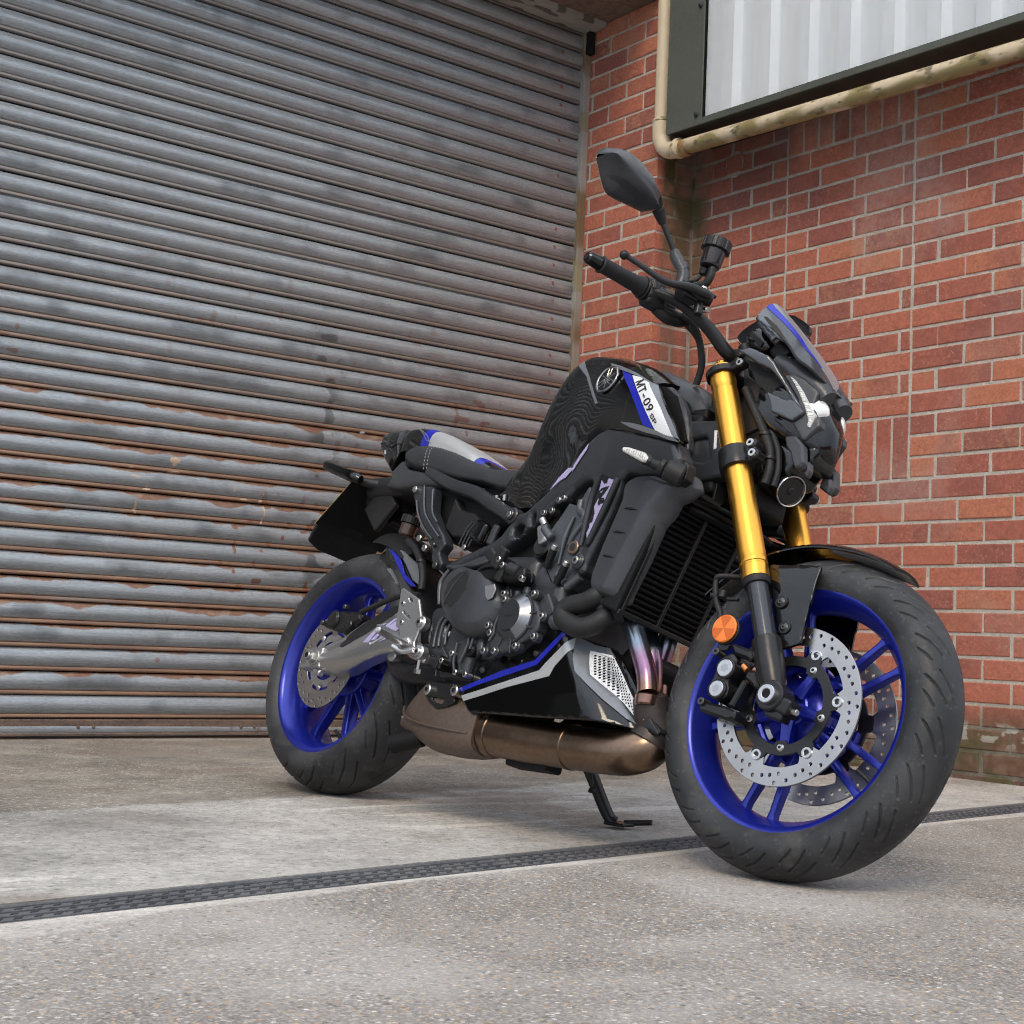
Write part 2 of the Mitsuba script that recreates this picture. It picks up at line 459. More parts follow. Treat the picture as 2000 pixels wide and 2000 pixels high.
def brick_mesh(u0, u1, z0, z1, face, depth=0.05, axis='x', sgn=-1):
    """brick whose outer face stands at `face` on the given axis, looking along sgn; u runs along the wall."""
    c = 0.0025
    j = lambda: rng.normal(0, 0.0008)
    pu, pz = [(u0, z0), (u1, z0), (u1, z1), (u0, z1)], []
    push = rng.normal(0, 0.0010)
    out, mid, back = [], [], []
    for k, (u, z) in enumerate(pu):
        su, sz = (1 if k in (0, 3) else -1), (1 if k in (0, 1) else -1)
        du, dz = j(), j()
        out.append((u + su * c + du, face + sgn * push, z + sz * c + dz))
        mid.append((u + du, face + sgn * (push - c), z + dz))
        back.append((u, face - sgn * depth, z))
    v = np.array(out + mid + back)
    if axis == 'x':
        v = v[:, [1, 0, 2]]
    f = [[0, 1, 2], [0, 2, 3]]
    for a in (0, 4):
        for k in range(4):
            q = (k + 1) % 4
            f += [[a + k, a + q, a + 4 + q], [a + k, a + 4 + q, a + 4 + k]]
    return fixn(tm(v, f))


def add_brick(parent, u0, u1, z0, z1, face, axis, sgn=-1, shade=None):
    m = brick_mesh(u0, u1, z0, z1, face, axis=axis, sgn=sgn)
    r, s = (rng.random(), rng.random()) if shade is None else shade
    add('brick', m, 'brick', parent=parent, uv=np.tile([r, s], (len(m.vertices), 1)))


# main wall: between the pier (y = 1.235) and beyond the picture's right edge
MW = 'brick_wall'
J1, J2 = 0.70, 0.083
rest = []
BL, JT = 0.2150, 0.0115


def run(y_hi, y_lo, first, z0, z1, sink):
    """one course from y_hi towards y_lo, the first brick of length `first`."""
    y = y_hi
    ln = first
    while y > y_lo + 0.02:
        e = max(y - ln, y_lo)
        if y_lo + 0.001 < e < y_lo + 0.045:
            e = y_lo
        sink(e + JT / 2, y - JT / 2, z0, z1)
        y, ln = e, BL + JT


def main_sink(u0, u1, z0, z1):
    global rest
    u0, u1 = u0 + rng.normal(0, .0016), u1 + rng.normal(0, .0016)
    if u0 < -0.62 or z1 > 2.56:
        rest.append((u0, u1, z0, z1))
    else:
        add_brick(MW, u0, u1, z0 + JT / 2, z1 - JT / 2, WX, 'x')


half = (BL + JT) / 2
for k in range(-1, 52):
    z0, z1 = JZ0 + k * JP, JZ0 + (k + 1) * JP
    odd = k % 2
    if 13 <= k < 16:
        pass
    if k < 16:
        # below the old sill everything is one wall, except the soldier course of three courses height
        if 13 <= k <= 15:
            run(1.235, J1 - 0.0, BL + JT if odd else half, z0, z1, main_sink)
        else:
            run(1.235, -1.75, BL + JT if odd else half, z0, z1, main_sink)
    else:
        run(1.235, J1, BL + JT if odd else half, z0, z1, main_sink)
        if k < 30 or k > 32:
            run(J1, J2, half if odd else BL * .78, z0, z1, main_sink)
    if k >= 13:
        run(J2, -1.75, half if odd else BL + JT, z0, z1, main_sink)
for zb, n in ((13, 3), (30, 3)):
    k = 0
    y = J1
    pitch = (J1 - J2) / 8
    for i in range(8):
        main_sink(y - pitch + JT / 2, y - JT / 2, JZ0 + zb * JP, JZ0 + (zb + n) * JP)
        y -= pitch
ms = [brick_mesh(u0, u1, z0 + JT / 2, z1 - JT / 2, WX, axis='x') for u0, u1, z0, z1 in rest]
uvs = np.vstack([np.tile([rng.random(), rng.random()], (len(m.vertices), 1)) for m in ms])
add('brick', cat(ms), 'brick', parent=MW, uv=uvs, kind='stuff')
add('mortar', trimesh.creation.box(bounds=[(WX + 0.0036, -1.75, -0.3), (WX + 0.26, 1.5, 4.25)]), 'mortar', smooth=False, parent=MW)
labels[MW] = {'label': 'long red brick wall with pale mortar and bricked-up window behind the front wheel', 'category': 'wall'}

# pier beside the door: side face x = PX looking at the opening, front face y = PY
PX, PY, SY = 2.185, 1.235, 1.73
PW = 'brick_pier'
prest = []
for k in range(-1, 52):
    z0, z1 = JZ0 + k * JP + JT / 2, JZ0 + (k + 1) * JP - JT / 2
    odd = k % 2
    # side face, from the front corner backwards
    y, ln = PY, (BL if odd else 0.1025)
    while y < SY + 0.20:
        e = min(y + ln, SY + 0.21)
        if z1 < 3.22:
            add_brick(PW, y + (JT / 2 if y > PY else 0.0), e - JT / 2, z0, z1, PX, 'x')
        y, ln = e, BL + JT
    # front face
    xs = [PX + (0.052 if odd else 0.052), WX - 0.002]
    if not odd:
        xs = [PX + 0.052, PX + 0.1105, WX - 0.002]
    for a, b in zip(xs[:-1], xs[1:]):
        if z1 < 3.22:
            add_brick(PW, a + (JT / 2 if a > PX + .06 else 0.0006), b - JT / 2, z0, z1, PY + 0.0005, 'y')
add('mortar', trimesh.creation.box(bounds=[(PX + 0.0034, PY + 0.0036, -0.3), (WX + 0.004, 2.2, 3.13)]), 'mortar', smooth=False, parent=PW)
labels[PW] = {'label': 'narrow red brick pier between the roller shutter and the stained downpipe', 'category': 'pier'}


# ------------------------------------------------------------------ roller shutter
SP_, SZ0 = 0.0803, 0.0685 - 0.0803 * 1              # slat pitch, bottom of the first slat


def slat_color(p, n, uv):
    x, z = p.x, p.z
    k = dr.floor((z - SZ0) / SP_)
    f = (z - SZ0) / SP_ - k
    base = mix((0.310, 0.345, 0.368), (0.480, 0.520, 0.545), 0.5 * fbm(x * 2.2, k * 3.71, 1.0, 4) + 0.5 * noise(x * 9, z * 330, 2.0))
    base = base * (0.80 + 0.25 * noise(x * 90, z * 500, 3.0))
    wip = smoothstep(0.55, 0.8, fbm(x * 6.0, z * 9.0, 5.0, 3))
    base = mix(base, (0.36, 0.375, 0.38), wip * 0.35)
    smut = smoothstep(0.50, 0.85, fbm(x * 6.5, k * 5.37 + 0.4 * f, 9.0, 4)) * smoothstep(0.2, 0.5, f) * smoothstep(1.0, 0.7, f)
    base = base * (1 - 0.45 * smut)
    hand = smoothstep(0.10, 0.02, dr.abs(x - 0.93)) * smoothstep(0.62, 0.72, noise(x * 22, z * 22, 3.0)) * smoothstep(1.75, 1.5, z)
    base = base * (1 - 0.5 * hand)
    low = smoothstep(2.1, 0.9, z)                    # rust gathers on the lower half
    rowr = cell_rand(k, 3.0)
    lev = 0.34 * low + 0.26 * low * smoothstep(0.45, 0.8, rowr) - 0.30
    lev = lev + 0.24 * smoothstep(0.11, 0.07, dr.abs(z - 0.47)) + 0.20 * smoothstep(0.22, 0.1, dr.abs(z - 1.03)) - 0.14 * smoothstep(0.25, 0.10, z)
    creep = fbm(x * 9.0, k * 11.0, 4.0, 4)
    top = smoothstep(0.0, 0.07, f - (1.02 - 0.62 * dr.clip(lev + 0.9 * (creep - 0.46), 0, 1)))
    rust = mix((0.190, 0.075, 0.040), (0.330, 0.165, 0.085), fbm(x * 40, z * 70, 6.0, 3))
    rust = mix(rust, (0.42, 0.30, 0.22), smoothstep(0.6, 0.8, noise(x * 30, z * 60, 1.0)) * 0.5)
    c = mix(base, rust, dr.clip(top, 0, 1) * smoothstep(-0.15, 0.25, lev + 0.12) * 0.88)
    lip = smoothstep(0.26, 0.20, f)
    liprust = mix((0.235, 0.120, 0.068), (0.40, 0.225, 0.125), noise(x * 12, z * 140, 7.0))
    c = mix(c, mix(mi.Color3f(0.255, 0.228, 0.205), liprust, dr.clip(low * 0.95 * smoothstep(0.20, 0.60, fbm(x * 2.0, k * 1.7, 3.0, 3) + 0.20 * low), 0, 1)), lip * 0.92)
    c = c * (1 - 0.65 * smoothstep(0.035, 0.0, f))
    spot = smoothstep(0.80, 0.86, noise(x * 36, z * 36, 11.0)) * smoothstep(0.5, 0.7, noise(x * 3, z * 3, 4.0)) * low
    c = mix(c, (0.26, 0.10, 0.05), spot * 0.8)
    riv = smoothstep(0.008, 0.005, dr.abs(x - (PX - 0.15 + 0.004 * cell_rand(k, 1.0)))) * smoothstep(0.12, 0.08, dr.abs(f - 0.62)) * smoothstep(0.3, 0.4, cell_rand(k, 8.0))
    c = mix(c, (0.30, 0.105, 0.060), riv * 0.85)
    # dried cream paint splashes
    d = mi.Float(9)
    wob = 0.004 * (noise(x * 160, z * 160) - 0.5)
    for px, pz, rx, rz in ((.323, .997, .021, .011), (.322, .986, .009, .012), (.326, .954, .024, .0045), (.162, .955, .008, .003), (.170, .926, .014, .003), (.187, .923, .009, .003), (.225, .892, .003, .012),
                           (.224, .883, .013, .004), (.186, .822, .0035, .018), (.183, .806, .006, .004), (.187, .796, .004, .004), (.566, .914, .003, .009), (.608, .881, .015, .003), (.677, .880, .007, .005),
                           (.691, .856, .006, .006), (.695, .838, .004, .019), (.690, .812, .004, .010), (.686, .799, .006, .004), (.686, .905, .002, .006)):
        d = dr.minimum(d, dr.square((x - px + wob) / rx) + dr.square((z - pz + wob) / rz))
    return mix(c, (0.66, 0.50, 0.34), smoothstep(1.15, 0.85, d))


mat('galvanised', proc(slat_color), 0.36, metallic=0.35, bump=lambda p, n, uv: noise(p.x * 30, p.z * 60) + 0.5 * noise(p.x * 120, p.z * 400, 2.0), bscale=0.0006, specular=0.5)
RS = 'roller_shutter'
# slat section (depth out of the door towards the viewer = negative y, height)
sec = [(0.004, 0.0), (-0.006, 0.0015), (-0.0095, 0.005), (-0.0098, 0.010), (-0.007, 0.0145), (0.000, 0.0165)]
for a in np.linspace(-0.86, 1.0, 13):
    sec.append((0.0035 - 0.0205 * math.cos(a * 1.28), 0.0165 + 0.0595 * (a + 0.86) / 1.86))
sec += [(0.004, 0.0785)]
back = [(d + 0.0016, h) for d, h in sec][::-1]
loop = np.array(sec + back)
SX0, SX1 = -1.95, 2.155
for k in range(0, 41):
    z = SZ0 + k * SP_
    jy, jz = rng.normal(0, .0007), rng.normal(0, .0006)
    xs = np.linspace(SX0, SX1, 14)
    wob = np.cumsum(rng.normal(0, .0005, 14))
    rings = [np.stack([np.full(len(loop), x), SY + loop[:, 0] + jy + w, z + loop[:, 1] + jz], -1) for x, w in zip(xs, wob - wob.mean())]
    add('slat', loft(rings), 'galvanised', smooth=40, parent=RS)
# bottom rail of angle iron with bolts and a rubber strip
mat('rust_iron', proc(lambda p, n, uv: mix((0.12, 0.092, 0.078), (0.24, 0.165, 0.125), fbm(p.x * 9, p.z * 60, 1.0, 4)) * (0.75 + 0.4 * noise(p.x * 150, p.z * 150))), 0.7, metallic=0.1)
rail = [(-0.013, 0.020), (-0.016, 0.022), (-0.016, 0.0635), (-0.012, 0.066), (0.01, 0.066), (0.01, 0.012), (-0.030, 0.012), (-0.030, 0.018), (-0.016, 0.020)]
rings = [np.stack([np.full(len(rail), x), SY + np.array(rail)[:, 0], np.array(rail)[:, 1]], -1) for x in (SX0, SX1)]
add('bottom_rail', loft(rings), 'rust_iron', smooth=False, parent=RS)
for x in np.arange(SX0 + .12, SX1, 0.62):
    for dx in (0, 0.055):
        add('bolt', rod((x + dx, SY - 0.0155, 0.040), (x + dx, SY - 0.0215, 0.040), 0.0068, 0.005, n=12, bev=.001), 'rust_iron', parent=RS + '__bottom_rail')
mat('guide_steel', proc(lambda p, n, uv: mix(mix((0.38, 0.365, 0.33), (0.22, 0.15, 0.085), smoothstep(0.5, 0.72, fbm(p.z * 4, p.y * 20, 1.0, 4) + 0.16 * smoothstep(1.6, 2.6, p.z))), (0.30, 0.25, 0.10), smoothstep(0.62, 0.7, noise(p.z * 7, 3.0)) * 0.6)), 0.7, metallic=0.1)
add('guide_rail', prism([(PX - 0.034, -0.02), (PX + 0.001, -0.02), (PX + 0.001, 3.13), (PX - 0.034, 3.13)], SY - 0.034, SY - 0.0285, b=.001), 'guide_steel', parent=RS)
add('guide_rail', prism([(PX - 0.034, -0.02), (PX - 0.029, -0.02), (PX - 0.029, 3.13), (PX - 0.034, 3.13)], SY - 0.028, SY + 0.05, b=.001), 'guide_steel', parent=RS)
labels[RS] = {'label': 'wide galvanised roller shutter of rusty horizontal slats behind the motorcycle', 'category': 'shutter'}
# ------------------------------------------------------------------ lintel, soffit and wall over the door
def soffit_color(p, n, uv):
    return mix((0.150, 0.105, 0.085), (0.26, 0.19, 0.155), fbm(p.x * 5, p.y * 9, p.z * 5, 4)) * (0.75 + 0.4 * noise(p.x * 60, p.y * 60))


mat('soffit_concrete', proc(soffit_color), 0.9)
mat('pale_board', proc(lambda p, n, uv: mix(mix((0.30, 0.30, 0.27), (0.40, 0.40, 0.37), fbm(p.x * 6, p.y * 20, 0, 3)), (0.09, 0.085, 0.075), smoothstep(0.66, 0.74, noise(p.x * 13, p.y * 40, 5.0)) * 0.8)), 0.8)
LT = 'door_lintel'
add('soffit', trimesh.creation.box(bounds=[(-2.40, PY + 0.004, 3.150), (PX + 0.26, 1.60, 3.40)]), 'soffit_concrete', smooth=False, parent=LT)
add('board', rbox(((SX0 + PX) / 2 - .001, 1.652, 3.140), (PX - SX0 - .004, 0.118, 0.030), .003), 'pale_board', parent=LT)
mat('black_void', (0.012, 0.011, 0.010), 0.9)
add('shutter_hood', trimesh.creation.box(bounds=[(SX0, 1.775, 3.10), (PX, 2.3, 3.39)]), 'black_void', smooth=False, parent=LT)
add('shutter_hood', trimesh.creation.box(bounds=[(SX0 - .2, 1.80, -0.2), (PX + .15, 1.83, 3.15)]), 'black_void', smooth=False, parent=LT)
add('end_plate', rbox((PX - .017, SY - .012, 3.085), (.032, .10, .12), .004), 'black_void', parent=LT)
tag(LT, 'shadowed concrete soffit with a pale board over the top of the shutter', 'lintel')


mat('dark_cladding', proc(lambda p, n, uv: mix((0.060, 0.066, 0.058), (0.085, 0.092, 0.082), noise(p.x * 3, p.z * 2))), 0.5)
add('upper_wall', trimesh.creation.box(bounds=[(-2.42, PY + 0.002, 3.402), (WX + 0.2, 7.0, 5.2)]), 'dark_cladding', smooth=False)
add('upper_wall__corner_post', trimesh.creation.box(bounds=[(-2.42, PY + 0.002, -0.2), (SX0 - .01, 2.6, 3.40)]), 'dark_cladding', smooth=False)
tag('upper_wall', 'dark metal clad wall above and to the left of the shutter opening', 'wall')

# ------------------------------------------------------------------ cladding bay over the wall
CX = 2.15
CP = 'cladding_bay'


def white_sheet(p, n, uv):
    c = mix((0.66, 0.71, 0.74), (0.74, 0.775, 0.80), fbm(p.y * 3, p.z * 0.7, 1.0, 3))
    return c * (0.96 + 0.06 * noise(p.y * 60, p.z * 8))


mat('white_sheet', proc(white_sheet), 0.38, specular=0.5)
mat('olive_flashing', proc(lambda p, n, uv: mix((0.090, 0.100, 0.084), (0.135, 0.143, 0.125), fbm(p.y * 3, p.z * 5, 1, 3)) * (0.9 + 0.2 * noise(p.y * 200, p.z * 200))), 0.42)
mat('dark_under', proc(lambda p, n, uv: mix((0.030, 0.032, 0.028), (0.05, 0.05, 0.04), noise(p.y * 20, p.z * 20))), 0.7)
SL = lambda y: 2.505 - 0.0225 * (1.126 - y)         # the bay's lower edge falls slightly to the right
pitch, prof = 0.1965, []
y = 0.935
yy = []
while y > -2.1:
    yy += [(y, 0.0), (y - 0.095, 0.0), (y - 0.117, 0.030), (y - 0.176, 0.030), (y - 0.1955, 0.002)]
    y -= pitch
pts = np.array(yy)
zt = 4.4
lo = np.stack([CX + 0.012 - pts[:, 1], pts[:, 0], SL(pts[:, 0]) + 0.024], -1)
hi = lo.copy()
hi[:, 2] = zt
n = len(lo)
v = np.vstack([lo, hi, lo + [0.0012, 0, 0], hi + [0.0012, 0, 0]])
f = quads(2, n, wrap_c=False)
f = np.vstack([f, f[:, ::-1] + 2 * n])
add('corrugated_sheet', tm(v, f), 'white_sheet', smooth=False, parent=CP)


def strip(y0, y1, z0f, z1f, x0, x1):
    v = [(x, yy_, zf(yy_)) for x in (x0, x1) for yy_ in (y0, y1) for zf in (z0f, z1f)]
    return trimesh.convex.convex_hull(np.array(v))


add('corner_flashing', strip(0.925, 1.126, lambda y: SL(y) + .026, lambda y: zt, CX - 0.020, CX - 0.014), 'olive_flashing', smooth=False, parent=CP)
add('corner_flashing', strip(1.1205, 1.1265, SL, lambda y: zt, CX - 0.0225, WX), 'olive_flashing', smooth=False, parent=CP)
add('bottom_flashing', strip(-2.1, 1.124, SL, lambda y: SL(y) + .0255, CX - 0.0245, CX - 0.016), 'olive_flashing', smooth=False, parent=CP)
add('underside', strip(-2.1, 1.12, lambda y: SL(y) + .004, lambda y: SL(y) + .012, CX - 0.015, WX - .001), 'dark_under', smooth=False, parent=CP)
mat('dark_bolt', (0.05, 0.055, 0.06), 0.4, 0.5)
for yb, zb in ((0.945, 3.0), (0.95, 2.545), (0.945, 3.5)):
    add('bolt', rod((CX - .0205, yb, zb), (CX - .032, yb, zb), .011, .008, n=12, bev=.002), 'dark_bolt', parent=CP)
tag(CP, 'white corrugated cladding bay with olive flashing at the upper right', 'cladding')

# ------------------------------------------------------------------ waste pipe
def pipe_color(p, n, uv):
    x, y, z = p.x, p.y, p.z
    c = mix((0.66, 0.54, 0.36), (0.74, 0.64, 0.47), fbm(x * 12, y * 12, z * 3, 3))
    hz = smoothstep(2.47, 2.45, z) * smoothstep(1.12, 1.02, y)        # the level run is stained and mossy
    m = smoothstep(0.36, 0.66, fbm(y * 9.0, z * 16.0, x * 16, 4) + 0.16 * smoothstep(0.012, -0.02, z - (2.4465 - 0.036 * (1.1 - y))))
    c = mix(c, (0.235, 0.190, 0.060), hz * m * 0.85)
    c = mix(c, (0.085, 0.078, 0.045), hz * smoothstep(0.56, 0.78, fbm(y * 23.0, z * 50.0, x * 30, 3)) * 0.75)
    el = smoothstep(2.51, 2.44, z) * smoothstep(1.0, 1.05, y)
    c = mix(c, (0.17, 0.145, 0.04), el * smoothstep(0.45, 0.65, fbm(x * 22, y * 22, z * 22, 3)) * 0.8)
    col = smoothstep(0.012, 0.006, dr.abs(z - 2.592)) * smoothstep(0.3, 0.6, noise(x * 60, y * 60, z * 40))
    c = mix(c, (0.14, 0.13, 0.035), col * 0.8)
    return c


mat('cream_pipe', proc(pipe_color), 0.45, specular=0.5)
WP = 'waste_pipe'
hx, hy = 2.165, 1.195
add('downpipe', tube([(hx, hy, 2.55), (hx, hy, 3.4), (hx, hy, 4.4)], .031, n=32, smooth=False), 'cream_pipe', parent=WP)
arc = [(hx, hy, 2.590), (hx, hy, 2.560)] + [(hx, hy - .085 * (1 - math.cos(a)), 2.5335 - .085 * math.sin(a)) for a in np.linspace(0.1, 1.5, 8)] + [(hx, hy - .105, 2.4475)]
add('elbow', tube(arc, [.0385, .0385] + [.0365] * 8 + [.0375], n=32, sub=3), 'cream_pipe', parent=WP)
add('collar', rod((hx, hy - .100, 2.4478), (hx, hy - .122, 2.4470), .0425, n=32, bev=.004), 'cream_pipe', parent=WP)
add('collar', rod((hx, hy, 2.582), (hx, hy, 2.596), .0415, n=32, bev=.004), 'cream_pipe', parent=WP)
pr = lambda y: 2.4465 - 0.036 * (1.1 - y)
add('level_pipe', tube([(hx, 1.10, pr(1.10)), (hx, 0.2, pr(0.2)), (hx, -2.1, pr(-2.1))], .0325, n=32, smooth=False), 'cream_pipe', parent=WP)
mat('rust_clip', proc(lambda p, n, uv: mix((0.32, 0.17, 0.07), (0.50, 0.32, 0.16), noise(p.y * 90, p.z * 90)) * (.7 + .5 * noise(p.y * 40, p.z * 40, 4.0))), 0.7)
saddle = []
for a in np.linspace(math.radians(150), math.radians(395), 26):
    saddle.append((hx + .0375 * math.cos(a), 1.04, pr(1.04) + .0375 * math.sin(a)))
add('saddle_clip', tube(saddle, .017, n=10, smooth=False, up=(0, 1, 0), sx=.18), 'rust_clip', parent=WP)
tag(WP, 'cream waste pipe, mossy along its level run, bending below the white cladding', 'pipe')

# a repaired hole with a cut brick set in mortar
add('wall_patch', xform(rod((0, 0, 0), (-.0025, 0, 0), .056, .048, n=26), None, (WX + .0005, 0.994, 2.412)), 'mortar', smooth=40, parent=MW)
m = brick_mesh(0.951, 1.036, 2.378, 2.448, WX - .008, depth=.012, axis='x')
add('patch_brick', m, 'brick', parent=MW, uv=np.tile([.3, .1], (len(m.vertices), 1)))
# a building added behind the camera, out of view: it shades the low sky and shows in the reflections only
mat('added_yard_wall', proc(lambda p, n, uv: mix((0.20, 0.10, 0.08), (0.28, 0.16, 0.12), noise(p.x * 2, p.z * 2))), 0.9)
add('added_yard_building', trimesh.creation.box(bounds=[(-6, -30, -0.5), (22, -25, 4.6)]), 'added_yard_wall', smooth=False)
tag('added_yard_building', 'added low building, unseen behind the viewer, that shades the low sky', 'building')
